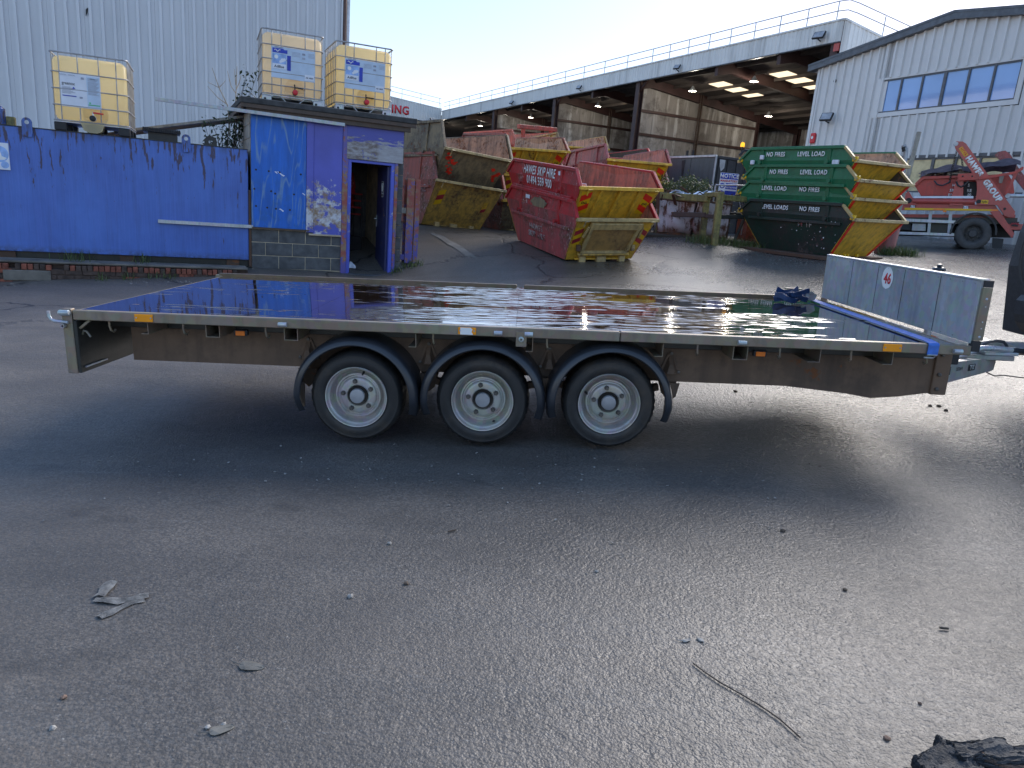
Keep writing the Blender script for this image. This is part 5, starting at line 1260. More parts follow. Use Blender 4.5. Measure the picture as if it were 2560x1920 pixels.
# ---- grey gabled unit at the right
GU = Vector((.39, -.92, 0)).normalized(); G = atY(2051, 169, 31.2); GE = G.z; G.z = 0
gb = thing('gabled_unit', 'silver grey ribbed metal unit with shallow gable and a long strip window', 'building', frame(G, GU))
def gx(px, py): return hplane(px, py, G, GU)
ta, za = gx(2394, 50); te = 2 * ta
zv = lambda x: GE + (za - GE) * (x / ta if x < ta else (te - x) / ta)
wl, wr = gx(2199, 240)[0], gx(2548, 200)[0]
wt = (gx(2201, 200)[1] + gx(2557, 151)[1]) / 2; wb = (gx(2192, 282)[1] + gx(2535, 251)[1]) / 2
ll, lr = gx(2216, 396)[0] - .6, gx(2490, 393)[0] + 1.2; lt = gx(2350, 394)[1]; lbm = lt - 1.15
zlow = lambda x: 1.0
M_ = .17
clad(.0, ll, zlow, zv, .40, 3, gb, A['cladright'], .080, rw=.042, rt=.032)
clad(ll, wl - M_, zlow, lambda x: lbm, .40, 3, gb, A['cladright'], .080); clad(ll, wl - M_, lambda x: lt, zv, .40, 3, gb, A['cladright'], .080)
clad(wl - M_, wr + M_, zlow, lambda x: lbm, .40, 3, gb, A['cladright'], .080); clad(wl - M_, wr + M_, lambda x: lt, lambda x: wb - M_, .40, 3, gb, A['cladright'], .080); clad(wl - M_, wr + M_, lambda x: wt + M_ * .3, zv, .40, 3, gb, A['cladright'], .080)
clad(wr + M_, te, zlow, zv, .40, 3, gb, A['cladright'], .080)
DG = 26.0
core = MB(); core.prism([(.02, .30, .5), (te - .02, .30, .5), (te - .02, .30, zv(te) - .05), (ta, .30, za - .05), (.02, .30, GE - .05)], (0, DG, 0)); core.build('wall_core', A['dark'], gb)
MB().span((-.05, -.05, .8), (.08, .03, GE - .02), .004).build('corner_trim', A['cladright'], gb, label='blue grey corner flashing')
e2 = MB(); e2.span((-.045, .03, .5), (.0, DG, GE - .02)); e2.build('side_wall', A['cladright'], gb)
for s in (0, 1):
    x0, z0, x1_, z1 = (-.45, GE - .13, ta, za) if s == 0 else (ta, za, te + .45, GE - .13)
    MB().prism([(x0, -.22, z0), (x1_, -.22, z1), (x1_, -.22, z1 + .20), (x0, -.22, z0 + .20)], (0, .32, 0)).build('verge_trim', A['trimgrey'], gb)
    MB().prism([(x0, .11, z0 + .02), (x1_, .11, z1 + .02), (x1_, .11, z1 + .17), (x0, .11, z0 + .17)], (0, DG, 0)).build('roof', A['cladright'], gb)
    MB().prism([(x0, -.235, z0 + .19), (x1_, -.235, z1 + .19), (x1_, -.235, z1 + .27), (x0, -.235, z0 + .27)], (0, .36, 0)).build('ridge_capping', A['trimgrey'], gb)
def window(x0, x1_, z0, z1, n, back, surround=True, gl='glass'):
    wf = MB(); f = .05
    wf.span((x0, -.01, z0), (x1_, .07, z0 + f)); wf.span((x0, -.01, z1 - f), (x1_, .07, z1)); wf.span((x0, -.01, z0 + f), (x0 + f, .07, z1 - f)); wf.span((x1_ - f, -.01, z0 + f), (x1_, .07, z1 - f))
    for k in range(1, n):
        x = x0 + (x1_ - x0) * k / n; ww = .035 if k != 3 else .055; wf.span((x - ww, -.012, z0 + f), (x + ww, .068, z1 - f))
    o = wf.build('window', A['trimgrey'], gb)
    for k in range(n):
        a, b = x0 + (x1_ - x0) * k / n, x0 + (x1_ - x0) * (k + 1) / n
        MB().span((a + f * .6, .03, z0 + f * .8), (b - f * .6, .042, z1 - f * .8)).build('pane', A[gl], o)
        if back: MB().span((a + f, .10, z0 + f), (b - f, .115, z1 - f)).build('blind', back, o)
    if surround:
        g = .15
        for bx in (((x0 - g, -.04, z0 - g), (x1_ + g, .0, z0)), ((x0 - g, -.04, z1), (x1_ + g, .0, z1 + .06)), ((x0 - g, -.04, z0), (x0, .0, z1)), ((x1_, -.04, z0), (x1_ + g, .0, z1))):
            MB().span(*bx).build('sill' if bx[0][2] < z0 else 'surround', A['cladright'], o)
window(wl, wr, wb, wt, 6, None)
window(ll, lr, lbm, lt, 7, None, False, 'blindglass')
MB().span((ll - .05, -.05, lt), (lr + .05, .0, lt + .10)).build('window_head', A['trimgrey'], gb)
a, z = gx(2082, 297); flood(gb, (a, -.30, z), .48, .3, .5)
a, z = gx(2036, 346); ab = MB().span((a - .13, -.13, z - .20), (a + .13, -.036, z + .20), .03).build('alarm_box', A['redprint'], gb, True); MB().lathe([(0, .002), (.06, .002), (.06, 0)], (a, -.131, z + .02), (0, -1, 0), 16).build('alarm_print', A['whiteprint'], ab)
a, z = gx(2030, 375); cv = MB().lathe([(0, .0), (.09, .0), (.11, .05), (.10, .11), (.06, .16), (0, .17)], (a, -.04, z), (0, -1, -.3), 18).build('security_camera', A['trimwhite'], gb, True)
MB().lathe([(0, 0), (.045, 0), (.045, .02), (0, .03)], (a, -.20, z - .05), (0, -1, -.3), 14).build('lens', A['blackmatt'], cv)
a, z = gx(2090, 203); MB().lathe([(.05, .0), (.07, .01), (.07, .03), (.04, .03), (0, .02)], (a, -.036, z), (0, -1, 0), 14).build('vent_hole', A['blackmatt'], gb)

# ================================================================== skips
def pose(pos, yaw, rx=0.0, ry=0.0):
    m = Matrix.Rotation(rx, 4, 'X') @ Matrix.Rotation(ry, 4, 'Y') @ Matrix.Rotation(rad(yaw), 4, 'Z'); m.translation = Vector(pos); return m
def skip(label, group, mtx, dims, side, end, inside, lip, chev=None, ribs=3, door=False, feet=True, lowside=None, band=True, studs=2, hooks=False, bq=.16, sf=.62, name='skip'):
    Lb, Ll, Lt, Wb, Wl, Wt, h1, h2 = dims
    t = thing(name, label, 'skip', mtx, group)
    b = lambda s, y: Vector((s * Lb / 2, y * Wb / 2, 0)); l = lambda s, y: Vector((s * Ll / 2, y * Wl / 2, h1)); tp = lambda s, y: Vector((s * Lt / 2, y * Wt / 2, h2))
    th = .014
    for y in (-1, 1):
        inn = Vector((0, -y * th, 0))
        SEED[0] += 1; dented_plate(b(-1, y), b(1, y), l(1, y), l(-1, y), inn, 'side_plate', lowside or side, t, SEED[0])
        SEED[0] += 1; dented_plate(l(-1, y) + Vector((0, 0, .0005)), l(1, y) + Vector((0, 0, .0005)), tp(1, y), tp(-1, y), inn, 'side_band', side, t, SEED[0], .010, (18, 5))
        # inner lining
        off = Vector((0, -y * (th + .030), 0))
        MB().prism([b(-.97, y) + off, b(.97, y) + off, l(.985, y) + off, tp(.985, y) + off - Vector((0, 0, .004)), tp(-.985, y) + off - Vector((0, 0, .004)), l(-.985, y) + off], (0, -y * .004, 0)).build('inner_lining', inside, t)
        out_ = Vector((0, y * .022, 0))
        r_ = MB(); r_.beam(tp(-1, y) + out_ * .5, tp(1, y) + out_ * .5, .07, .06, bev=.006); r_.build('top_rail', side, t)
        for s in (-1, 1):
            MB().beam(tp(s, y) + out_ * .4, l(s, y) + out_ * .4, .06, .045, bev=.004).build('corner_rail', lip if s > 0 and hooks == 'none' and lip is not side else side, t)
        if band:
            q = bq
            MB().beam(l(-1, y) * (1 - q) + b(-1, y) * q + out_ + Vector((.18, 0, 0)), l(1, y) * (1 - q) + b(1, y) * q + out_ - Vector((.18, 0, 0)), .05, .055, bev=.006).build('band_rail', lowside or side, t)
        for k in range(studs):
            u = (-sf + 2 * sf * k / (studs - 1)) if studs > 1 else 0
            p0 = tp(u, y) + out_ * .6 - Vector((0, 0, .03)); p1 = (l(u * Lt / Ll, y)) + out_ * .6; p1 = p1 * (1 - bq) + b(u * Lt / Lb, y) * bq
            MB().beam(p0, p1, .045, .075, up=(1, 0, 0), bev=.005).build('stiffener', side, t)
            MB().lathe([(0, .0), (.030, .0), (.030, .07), (.042, .07), (.042, .085), (0, .085)], p1 + Vector((0, y * .01, .08)), (0, y, 0), 14).build('lifting_lug', side, t, True)
    for s in (-1, 1):
        inn = Vector((-s * th, 0, 0))
        SEED[0] += 1; dented_plate(b(s, -1), b(s, 1), l(s, 1), l(s, -1), inn, 'end_plate', end, t, SEED[0], .018, (10, 10))
        MB().prism([b(s, -.95) + inn * 3.4, b(s, .95) + inn * 3.4, l(s, .95) + inn * 3.4, l(s, -.95) + inn * 3.4], inn * .4).build('inner_lining', inside, t)
        nn = (l(s, 0) - b(s, 0)).cross(Vector((0, s, 0))).normalized()
        if nn.x * s < 0: nn = -nn
        EP = lambda u, v, e: b(s, 0).lerp(l(s, 0), v) + Vector((0, u * (Wb + (Wl - Wb) * v) / 2, 0)) + nn * e
        MB().beam(l(s, -1.03) + nn * .03, l(s, 1.03) + nn * .03, .09, .06, bev=.006).build('end_lip', lip, t)
        if s < 0: continue
        for k in range(ribs):
            u = -.5 + k * 1.0 / max(1, ribs - 1)
            MB().beam(EP(u * 1.1, .06, .02), EP(u * .95, .95, .02), .045, .05, up=nn, bev=.006).build('end_rib', end, t)
        if chev:
            w0, v0, v1 = .30, .42, .90
            if door: v0, v1 = .38, .78
            for y in (-1, 1):
                uc = .80 if not door else .86; hw = .125 if not door else .10
                P = lambda a, v, e: EP(y * (uc + a * hw), v0 + (v1 - v0) * v, e)
                c = MB().prism([P(-1, 0, .004), P(1, 0, .004), P(1, 1, .004), P(-1, 1, .004)], nn * .002).build('chevron_plate', A['chevyel'], t)
                for a0, a1 in ((0.02, .28), (.52, .80)):
                    pts = [(-1, a0 + .22), (1, a0), (1, a1), (-1, a1 + .20)]
                    MB().prism([P(a, v, .0065) for a, v in pts], nn * .0015).build('chevron_stripe', A['chevred'] if chev == 'b' else A['chevdull'], c)
                if chev == 'b': text('DG', .05, A['blackprint'], c, facing(P(0, .48, .009), Vector((0, 1, 0)), l(s, 0) - b(s, 0), .0), 'lettering', .03)
        if door:
            d0, d1, du = .22, .965, .66
            dp = MB(); 
            for (ua, va, ub, vb) in ((-du, d1 - .09, du, d1 - .09), (-du * .97, d0, du * .97, d0)): dp.beam(EP(ua, va, .05), EP(ub, vb, .05), .14 if va > .5 else .07, .07, up=nn, bev=.006)
            for u in (-1, 1): dp.beam(EP(u * du * .97, d0 + .01, .05), EP(u * du * .93, d1 - .16, .05), .06, .06, up=nn, bev=.006)
            dp.build('door_frame', A['lipyel'], t)
            MB().prism([EP(-du * .9, d0 + .03, .025), EP(du * .9, d0 + .03, .025), EP(du * .88, d1 - .15, .025), EP(-du * .88, d1 - .15, .025)], nn * .01).build('door', A['doortan'], t, label='dented drop down door')
            MB().beam(EP(-du * 1.12, d0 - .02, .07), EP(du * 1.12, d0 - .02, .07), .05, .05, bev=.01).build('hinge_bar', A['yeldirty'], t)
            for u in (-1, 1):
                MB().beam(EP(u * du * 1.12, .60, .05), EP(u * du * 1.05, .86, .06), .04, .04, bev=.005).build('door_latch', A['lipyel'], t)
                MB().box(EP(u * du * 1.16, d0 + .12, .05), (.07, .07, .12), None, .01).build('hinge_lug', A['lipyel'] if u > 0 else A['rust'], t)
        if feet:
            for u in (-.55, .0, .62):
                MB().box(EP(u, .055, .045), (.10, .19 if u == 0 else .12, .12), None, .008).build('foot_block', A['lipyel'], t)
            MB().beam(b(s, -.75) + Vector((s * .05, 0, .02)), b(s, .75) + Vector((s * .05, 0, .02)), .03, .03).build('foot_rail', end, t)
        else:
            for u in (-.3, -.15, .35): MB().box(EP(u, .02, .03), (.06, .05, .10), None, .004).build('foot_block', A['chevyel'], t)
        if hooks != 'none':
            for y in (-1, 1): MB().tube([EP(y * .78, 1.02, .10), EP(y * .86, 1.03, .11), EP(y * .86, .90, .10)], .014, 8).build('door_hook', lip, t, True)
    MB().span((-Lb / 2, -Wb / 2, .0), (Lb / 2, Wb / 2, .014)).build('floor_plate', inside, t)
    for y in (-.35, .35): MB().span((-Lb / 2, y - .05, -.045), (Lb / 2, y + .05, -.002)).build('skid_runner', lowside or side, t)
    t['dims'] = dims
    return t, b, l, tp
def dented_plate(p00, p10, p11, p01, inn, name, mat, par, seed, amp=.016, n=(18, 8)):
    """steel plate beaten inwards: a grid between four corners, hollows along inn"""
    m = MB(); r_ = random.Random(seed); ph = [r_.uniform(0, 6.28) for _ in range(6)]; inv = inn.normalized(); G0, G1 = [], []
    for j in range(n[1] + 1):
        v = j / n[1]; a, b = [], []
        for i in range(n[0] + 1):
            u = i / n[0]; p = p00.lerp(p10, u).lerp(p01.lerp(p11, u), v); e = min(1, 6 * min(u, 1 - u, v, 1 - v))
            d = amp * e * max(0, math.sin(u * 9 + ph[0]) * math.sin(v * 5 + ph[1]) + .7 * math.sin(u * 21 + v * 6 + ph[2]) * math.sin(v * 11 + ph[3]) + .15)
            a.append(m.bm.verts.new(p + inv * d)); b.append(m.bm.verts.new(p + inv * d + inn))
        G0.append(a); G1.append(b)
    for j in range(n[1]):
        for i in range(n[0]):
            m.bm.faces.new((G0[j][i], G0[j][i + 1], G0[j + 1][i + 1], G0[j + 1][i])); m.bm.faces.new((G1[j][i], G1[j + 1][i], G1[j + 1][i + 1], G1[j][i + 1]))
    edge = [(0, i) for i in range(n[0])] + [(j, n[0]) for j in range(n[1])] + [(n[1], n[0] - i) for i in range(n[0])] + [(n[1] - j, 0) for j in range(n[1])]
    for k in range(len(edge)):
        (a, b), (c, d) = edge[k], edge[(k + 1) % len(edge)]
        m.bm.faces.new((G0[a][b], G1[a][b], G1[c][d], G0[c][d]))
    return m.build(name, mat, par, True, sharp=50)
SEED = [100]
def raise_(m, dz, dx=0.0, dy=0.0, spin=0.0):
    return Matrix.Translation((0, 0, dz)) @ m @ Matrix.Translation((dx, dy, 0)) @ Matrix.Rotation(rad(spin), 4, 'Z')
def side_text(t, s, h, mat, u, z, dims, bold=.03, sx=.85, off=.004, name='lettering', shear=0, rot=0):
    Lb, Ll, Lt, Wb, Wl, Wt, h1, h2 = dims
    if z > h1: f = (z - h1) / (h2 - h1); y = -(Wl + (Wt - Wl) * f) / 2; up = Vector((0, -(Wt - Wl) / 2, h2 - h1))
    else: f = z / h1; y = -(Wb + (Wl - Wb) * f) / 2; up = Vector((0, -(Wl - Wb) / 2, h1))
    return text(s, h, mat, t, facing((u, y, z), (1, 0, 0), up, off) @ Matrix.Rotation(rot, 4, 'Z'), name, bold, sx, shear=shear)

# ---- two red skips with yellow ends in the middle of the yard
HD = (2.28, 3.42, 2.90, 1.42, 1.61, 1.55, .82, 1.08)
HM = pose((.98, 14.63, .54 + .02), -66.68, .10, -.02)
G_H = 'red skips with yellow ends nested in the middle of the yard'
sk, *_f = skip('lower of the two red skips in mid yard, faded, with a drop down end door', G_H, HM, HD, A['redskip'], A['yelskip'], A['skipinred'], A['lipyel'], 'd', 0, True, True, A['redfaded'], bq=.28)
side_text(sk, 'HAWES', .11, A['whitefaded'], -.15, .40, HD, .03, 1.15); side_text(sk, 'SKIP HIRE', .11, A['whitefaded'], -.12, .25, HD, .03, 1.15)
MB().prism([(-.62, -.815, 1.0), (-.42, -.815, 1.0), (-.42, -.815, .93), (-.62, -.815, .93)], (0, -.004, 0)).build('small_label', A['labelwhite'], sk)
# scorched patch on its band
m = MB(); pts = []
for k in range(22):
    a = 2 * math.pi * k / 22; pts.append((.02 + .42 * math.cos(a) * rnd.uniform(.75, 1.05), -.8 - .012, .90 + .105 * math.sin(a) * rnd.uniform(.75, 1.05)))
m.prism(pts, (0, -.002, 0)).build('scorched_patch', A['browndirty'], sk)
sk, *_f = skip('upper bright red skip with white lettering and yellow chevroned end in mid yard', G_H, raise_(HM, .532), HD, A['redskip'], A['yelskip'], A['skipinred'], A['yelskip'], 'b', 3, False, False, bq=.28)
d2 = HD
side_text(sk, 'HAWES SKIP HIRE', .165, A['whiteprint'], -.12, .935, HD, .018, .78, .012); side_text(sk, '01494 559 900', .155, A['whiteprint'], -.08, .745, HD, .018, .84, .010)
MB().prism([(.78, -.805, 1.01), (.86, -.805, 1.01), (.86, -.805, .94), (.78, -.805, .94)], (0, -.004, 0)).build('small_label', A['labelwhite'], sk)
MB().prism([(.90, -.70, .62), (1.25, -.40, .62), (1.40, -.55, .84), (1.05, -.76, .86)], (0, .01, .01)).build('white_board_scrap', A['labelwhite'], sk)

# ---- big rusty pair left
k_ = 1.12
LDm = tuple(v * k_ for v in (1.81, 3.13, 2.64, 1.46, 1.66, 1.62, .90, 1.41))
LM = pose((-2.13 * k_, 16.39 * k_, H + (.74 - H) * k_), -53.5, -.04, .04)
G_L = 'two battered skips nested beside the hut'
sk, *_f = skip('lower battered skip beside the hut, rust red side and muddy yellow end', G_L, LM, LDm, A['redbrown'], A['yeldirty'], A['skipindark'], A['lipyel'], None, 0, False, True)
def end_plate_(sk, d, u0, v0, w_, hgt, rot_stripes=True, cols=('chevyel', 'chevdull', 'chevyel')):
    Lb, Ll, Lt, Wb, Wl, Wt, h1, h2 = d; b0 = Vector((Lb / 2, 0, 0)); l0 = Vector((Ll / 2, 0, h1)); up = (l0 - b0); nn = Vector((0, 1, 0)).cross(up).normalized(); nn = nn if nn.x > 0 else -nn; un = up.normalized()
    o = b0 + up * v0 + Vector((0, u0, 0)) + nn * .006
    for k, c in enumerate(cols):
        z0 = hgt * k / len(cols); z1 = hgt * (k + 1) / len(cols) - .004
        MB().prism([o + un * z0, o + Vector((0, w_, 0)) + un * (z0 + w_ * .35), o + Vector((0, w_, 0)) + un * (z1 + w_ * .35), o + un * z1], nn * .002).build('chevron_stripe', A[c], sk)
end_plate_(sk, LDm, -.74, .46, .17, .40); end_plate_(sk, LDm, .56, .42, .12, .30, cols=('chevdull', 'yelskip', 'yelskip'))
for z, u, s in ((1.30, -.95, 'ES'), (.80, .55, 'HIRE')): side_text(sk, s, .16, A['whitefaded'], u + .5, z if z < 1.5 else 1.5, LDm, .02, .9, .016)
def splash(sk, d, cx, v, w_, mat, n=9, seed=1):
    Lb, Ll, Lt, Wb, Wl, Wt, h1, h2 = d; b0 = Vector((Lb / 2, 0, 0)); l0 = Vector((Ll / 2, 0, h1)); up = (l0 - b0); nn = Vector((0, 1, 0)).cross(up).normalized(); nn = nn if nn.x > 0 else -nn; un = up.normalized(); rs_ = random.Random(seed)
    for _ in range(n):
        c = b0 + up * v + Vector((0, cx + rs_.gauss(0, w_ * .35), 0)) + un * rs_.gauss(0, w_ * .4); r0 = w_ * rs_.uniform(.10, .28); pts = []
        for k in range(9):
            a = 2 * math.pi * k / 9; q = rs_.uniform(.5, 1.1); pts.append(c + Vector((0, r0 * math.cos(a) * q * 1.4, 0)) + un * r0 * math.sin(a) * q + nn * .005)
        MB().prism(pts, nn * .0015).build('paint_splash', mat, sk)
sk, *_f = skip('upper mud caked brown skip beside the hut with red paint splashes', G_L, raise_(LM, .69, .12, .03, 2), LDm, A['browndirty'], A['browndirty'], A['skipin'], A['lipyel'], None, 0, False, False)
splash(sk, LDm, -.66, .80, .22, A['chevred'], 8, 2); splash(sk, LDm, -.62, .56, .2, A['chevred'], 7, 4); splash(sk, LDm, .66, .62, .2, A['chevred'], 9, 6)

# ---- the stacks behind
AD = (2.1, 3.25, 2.7, 1.43, 1.64, 1.6, .85, 1.2)
CMx = pose((-.53, 20.17, .69), -63.4, .06, -.02); CD = (2.07, 3.2, 2.76, 1.3, 1.76, 1.64, .85, 1.16)
G_C = 'yellow ended skips nested behind the rusty pair'
for k, lab in enumerate(('bottom grimy skip of the yellow ended stack behind the rusty pair', 'middle skip of the yellow ended stack behind the rusty pair', 'top skip of the yellow ended stack behind the rusty pair, red worn inside')):
    skip(lab, G_C, raise_(CMx, .626 * k), CD, A['redbrown'], (A['browndirty'], A['yeldirty'], A['yelskip'])[k], A['skipin'] if k == 2 else A['skipindark'], A['yelskip'], (None, 'd', 'b')[k], 3, False, k == 0)
GMx = pose((2.25, 19.72, .84), -75.2, -.01, -.02)
G_G = 'yellow ended skips nested right of the lettered red skip'
for k, lab in enumerate(('bottom skip of the yellow ended stack in front of the grey box', 'middle skip of the yellow ended stack in front of the grey box', 'top skip of the yellow ended stack in front of the grey box, orange inside')):
    skip(lab, G_G, raise_(GMx, .437 * k), AD, A['redfaded'], A['yelskip'], A['skipinred'], A['yelskip'], 'b', 0, False, k == 0)
G_F = 'crimson skips stacked askew'
for k, lab in enumerate(('lowest crimson skip of the askew stack, mostly hidden', 'second crimson skip of the askew stack, under its top one', 'crimson skip on top of the askew stack behind the lettered skip')):
    skip(lab, G_F, pose((2.27, 23.59, 1.20 + .395 * k), -60.6 + (0, 3, 0)[k], -.02 * (k > 1), -.035 * k), AD, A['redskip'], A['redskip'], A['skipindark'], A['redskip'], None, 0, False, k == 0, hooks='none', studs=3)
BD = (2.2, 3.6, 3.0, 1.6, 1.83, 1.8, .95, 1.38)
G_E = 'far skips nearest the shed'
for k in range(3):
    skip(('lowest of the far yellow ended skips before the bay wall', 'middle of the far yellow ended skips before the bay wall', 'top far skip with a pale brown inside before the bay wall')[k], G_E, pose((1.17, 27.11, 1.43 + .5 * k), -68.2, 0, -.04), BD, A['yeldirty'], A['yelskip'], A['skipin'], A['yelskip'], None, 0, False, k == 0)
for k in range(3):
    sk, *_f = skip(('lowest of the far orange red skips at the shed mouth', 'middle of the far orange red skips at the shed mouth', 'top far orange red skip with a raised end frame at the shed mouth')[k], G_E, pose((-.85, 27.5, 1.43 + .52 * k), -52, .03, -.05), BD, A['orangered'], A['orangered'], A['skipinred'], A['orangered'], None, 3, False, k == 0)
    if k == 2:
        for u in (-.62, .62): MB().span((1.70, u - .06, .95), (1.80, u + .06, 1.46), .01).build('end_frame', A['orangered'], sk)
        MB().span((1.69, -.85, 1.42), (1.82, .85, 1.56), .012).build('end_frame', A['orangered'], sk)

# ---- four green skips
GD = (1.72, 2.80, 2.25, 1.20, 1.58, 1.57, .74, .98)
GM = pose((6.06, 15.28, .82 + .05), -59.5, .02, -.02)
G_N = 'green skips nested four high'
offs = [(0, 0, 0, 0), (.375, -.12, .02, 1), (.70, -.02, -.02, -1), (1.045, -.20, .0, .6)]
words_ = [('LEVEL LOADS', 'NO FIRES'), ('LEVEL LOAD', 'NO FIRES'), ('NO FIRES', 'LEVEL LOAD'), ('NO FIRES', 'LEVEL LOAD')]
labs = ('bottom green skip of four, its lower half almost black with grime', 'second green skip from the bottom of the stack of four', 'third green skip from the bottom of the stack of four', 'top green skip of the stack of four, open to the sky')
for k in range(4):
    sk, *_f = skip(labs[k], G_N, raise_(GM, *offs[k]), GD, A['greendark'] if k == 0 else A['green'], A['yelskip'], A['skipin'] if k == 3 else A['skipindark'], A['lipyel'], None, 0, False, False, A['greendark'] if k == 0 else None, studs=2, hooks='none', sf=.72)
    for s, u in zip(words_[k], (-.46, .40)):
        side_text(sk, s, .085, A['whiteprint'], u, .855, GD, .03, .88, .02)
    for s in (-1, 1):
        MB().box((s * 1.38, -.79, .76), (.10, .05, .09), None, .006).build('corner_tip', A['chevyel'], sk)
    if k == 3:
        for u in (-1.02, -.78, .98, 1.02): MB().box((u, -.83, .80 if abs(u) < .95 else .70), (.09, .06, .09), None, .012).build('lug_cap', A['labelwhite'], sk)
    for y in (-1, 1):
        for e in range(1): MB().prism([(.87, y * .60, .02), (1.385, y * .775, .70), (1.385, y * .72, .70), (.87, y * .54, .02)], (.012, 0, -.004)).build('red_edge', A['chevred'], sk)
    if k == 0:
        side_text(sk, 'M 1F', .10, A['whitefaded'], .30, .56, GD, .02, 1.1, .006)
        rs = random.Random(4)
        for _ in range(26):
            u, z = rs.gauss(.5, .5), rs.uniform(.1, .66); u = max(-.7, min(1.0, u)); r0 = rs.uniform(.006, .022); yv = -(1.20 + .38 * z / .74) / 2 - .004
            MB().prism([(u, yv, z), (u + r0, yv, z + r0 * .3), (u + r0 * .7, yv, z + r0 * 1.6), (u - r0 * .3, yv, z + r0)], (0, -.0015, 0)).build('paint_fleck', A['whitefaded'] if rs.random() < .5 else A['whiteprint'], sk)
bl = thing('red_bollard', 'stout pale red round bollard behind the green skip stack', 'bollard', Matrix.Translation((8.03, 16.25, gz(8.03, 16.25))))
MB().lathe([(.20, -.1), (.20, .70), (.17, .76), (0, .78)], (0, 0, 0), (.06, 0, 1), 24).build('shaft', A['bollard'], bl, True)
MB().lathe([(.205, .0), (.205, .06), (.20, .06)], (.04, 0, .60), (.06, 0, 1), 24).build('collar', A['redbrown'], bl, True)

# ================================================================== fence, junk, box and hedge between the stacks
def ground_mtx(x, y, dx=(1, 0, 0), dz=0.0): return frame((x, y, gz(x, y) + dz), dx)
def s3(x, y): return 1620 + x * .18088, 360 + y * .18083
fe = thing('timber_barrier', 'flaking yellow timber post and rail barrier round the scrap', 'fence', Matrix.Translation((4.0, 16.0, gz(4, 16))))
FO = Vector((4.0, 16.0, gz(4, 16)))
def fb(a, b, w_, h_, name, mat='yellowwood', lab=None): return MB().beam(Vector(a) - FO, Vector(b) - FO, w_, h_, bev=.012).build(name, A[mat], fe, label=lab)
pA0, pA1 = atY(*s3(750, 1262), 16.3), atY(*s3(826, 672), 16.3); pB0, pB1 = atY(*s3(915, 1400), 15.6), atY(*s3(1005, 665), 15.6); pL0, pL1 = atY(*s3(130, 1240), 17.0), atY(*s3(190, 695), 17.0)
fb(pA0 - Vector((0, 0, .2)), pA1, .13, .13, 'post'); fb(pB0 - Vector((0, 0, .15)), pB1, .135, .135, 'post'); fb(pL0 - Vector((0, 0, .3)), pL1, .11, .11, 'post')
fb(pL1 + Vector((-.06, -.08, -.04)), pA1 + Vector((.0, -.10, -.13)), .05, .15, 'rail'); fb(pL0.lerp(pL1, .5) + Vector((0, -.06, 0)), pA0.lerp(pA1, .48) + Vector((0, -.09, 0)), .05, .11, 'rail', 'oldwood')
fb(pA1 + Vector((0, -.02, -.05)), pB1 + Vector((0, .06, -.05)), .10, .10, 'rail'); fb(pA0.lerp(pA1, .46), pB0.lerp(pB1, .54), .05, .09, 'rail', 'oldwood')
pr1 = atY(*s3(1240, 755), 15.9); pr2 = atY(*s3(1300, 990), 16.0)
fb(pB1 + Vector((0, .09, -.10)), pr1 + Vector((.4, .2, 0)), .05, .12, 'rail', 'yellowwood'); fb(pB0.lerp(pB1, .54) + Vector((0, .09, 0)), pr2 + Vector((.4, .2, 0)), .05, .09, 'rail', 'darkpanel')
# rusted white steel boxes full of junk
def dented(name, label, c, size, mat, seed, yaw, n=9, amp=.05):
    t = thing(name, label, 'container', frame(c, (math.cos(yaw), math.sin(yaw), 0)))
    m = MB(); m.box((0, 0, size[2] / 2), size); bmesh.ops.subdivide_edges(m.bm, edges=m.bm.edges[:], cuts=n, use_grid_fill=True)
    rs_ = random.Random(seed); ph = [rs_.uniform(0, 6) for _ in range(6)]
    for v in m.bm.verts:
        p = v.co; k = amp * (math.sin(p.x * 6 + ph[0]) * math.sin(p.z * 7 + ph[1]) + .6 * math.sin(p.x * 13 + p.z * 9 + ph[2]))
        v.co += Vector((k * .4, k, k * .5 * math.sin(p.x * 5 + ph[3])))
        if p.z < .1: v.co.x *= .93; v.co.y *= .94
    m.build('body', mat, t, True, sharp=40); return t
g1 = gz(3.4, 16.9); 
t1 = dented('scrap_box', 'dented pinkish rusted steel box, left one behind the yellow posts', (3.45, 17.15, g1 + .06), (.78, .8, .72), A['rustywhite'], 3, -.06)
t2 = dented('scrap_box', 'dented white rusted steel box behind the two yellow posts', (4.22, 16.98, gz(4.2, 16.9) + .05), (.74, .8, .74), A['rustywhite'], 8, -.03)
MB().beam((-.42, -.42, .72), (.42, -.42, .70), .05, .04, bev=.01).build('rim', A['rust'], t1); MB().beam((-.38, -.42, .74), (.40, -.42, .72), .05, .04, bev=.01).build('rim', A['rust'], t2)
for t in (t1, t2): MB().span((-.38, -.36, -.10), (.38, .36, .0)).build('base_skid', A['rust'], t)
rs = random.Random(21)
jk = MB()
for i in range(46):
    c = Vector((rs.uniform(-.7, 1.15), rs.uniform(-.45, .35), .0 + abs(rs.gauss(.10, .08)))); d = Vector((rs.uniform(-1, 1), rs.uniform(-.6, .6), rs.uniform(-.25, .35))).normalized()
    jk.beam(c - d * rs.uniform(.08, .32), c + d * rs.uniform(.08, .32), rs.uniform(.02, .12), rs.uniform(.01, .03))
jk = jk.build('scrap_heap', A['rust']); jk.matrix_world = Matrix.Translation((3.6, 17.05, g1 + .76)); jk['kind'] = 'stuff'; jk['label'] = 'brown tangle of scrap strips heaped on the rusted boxes'
rag = MB()
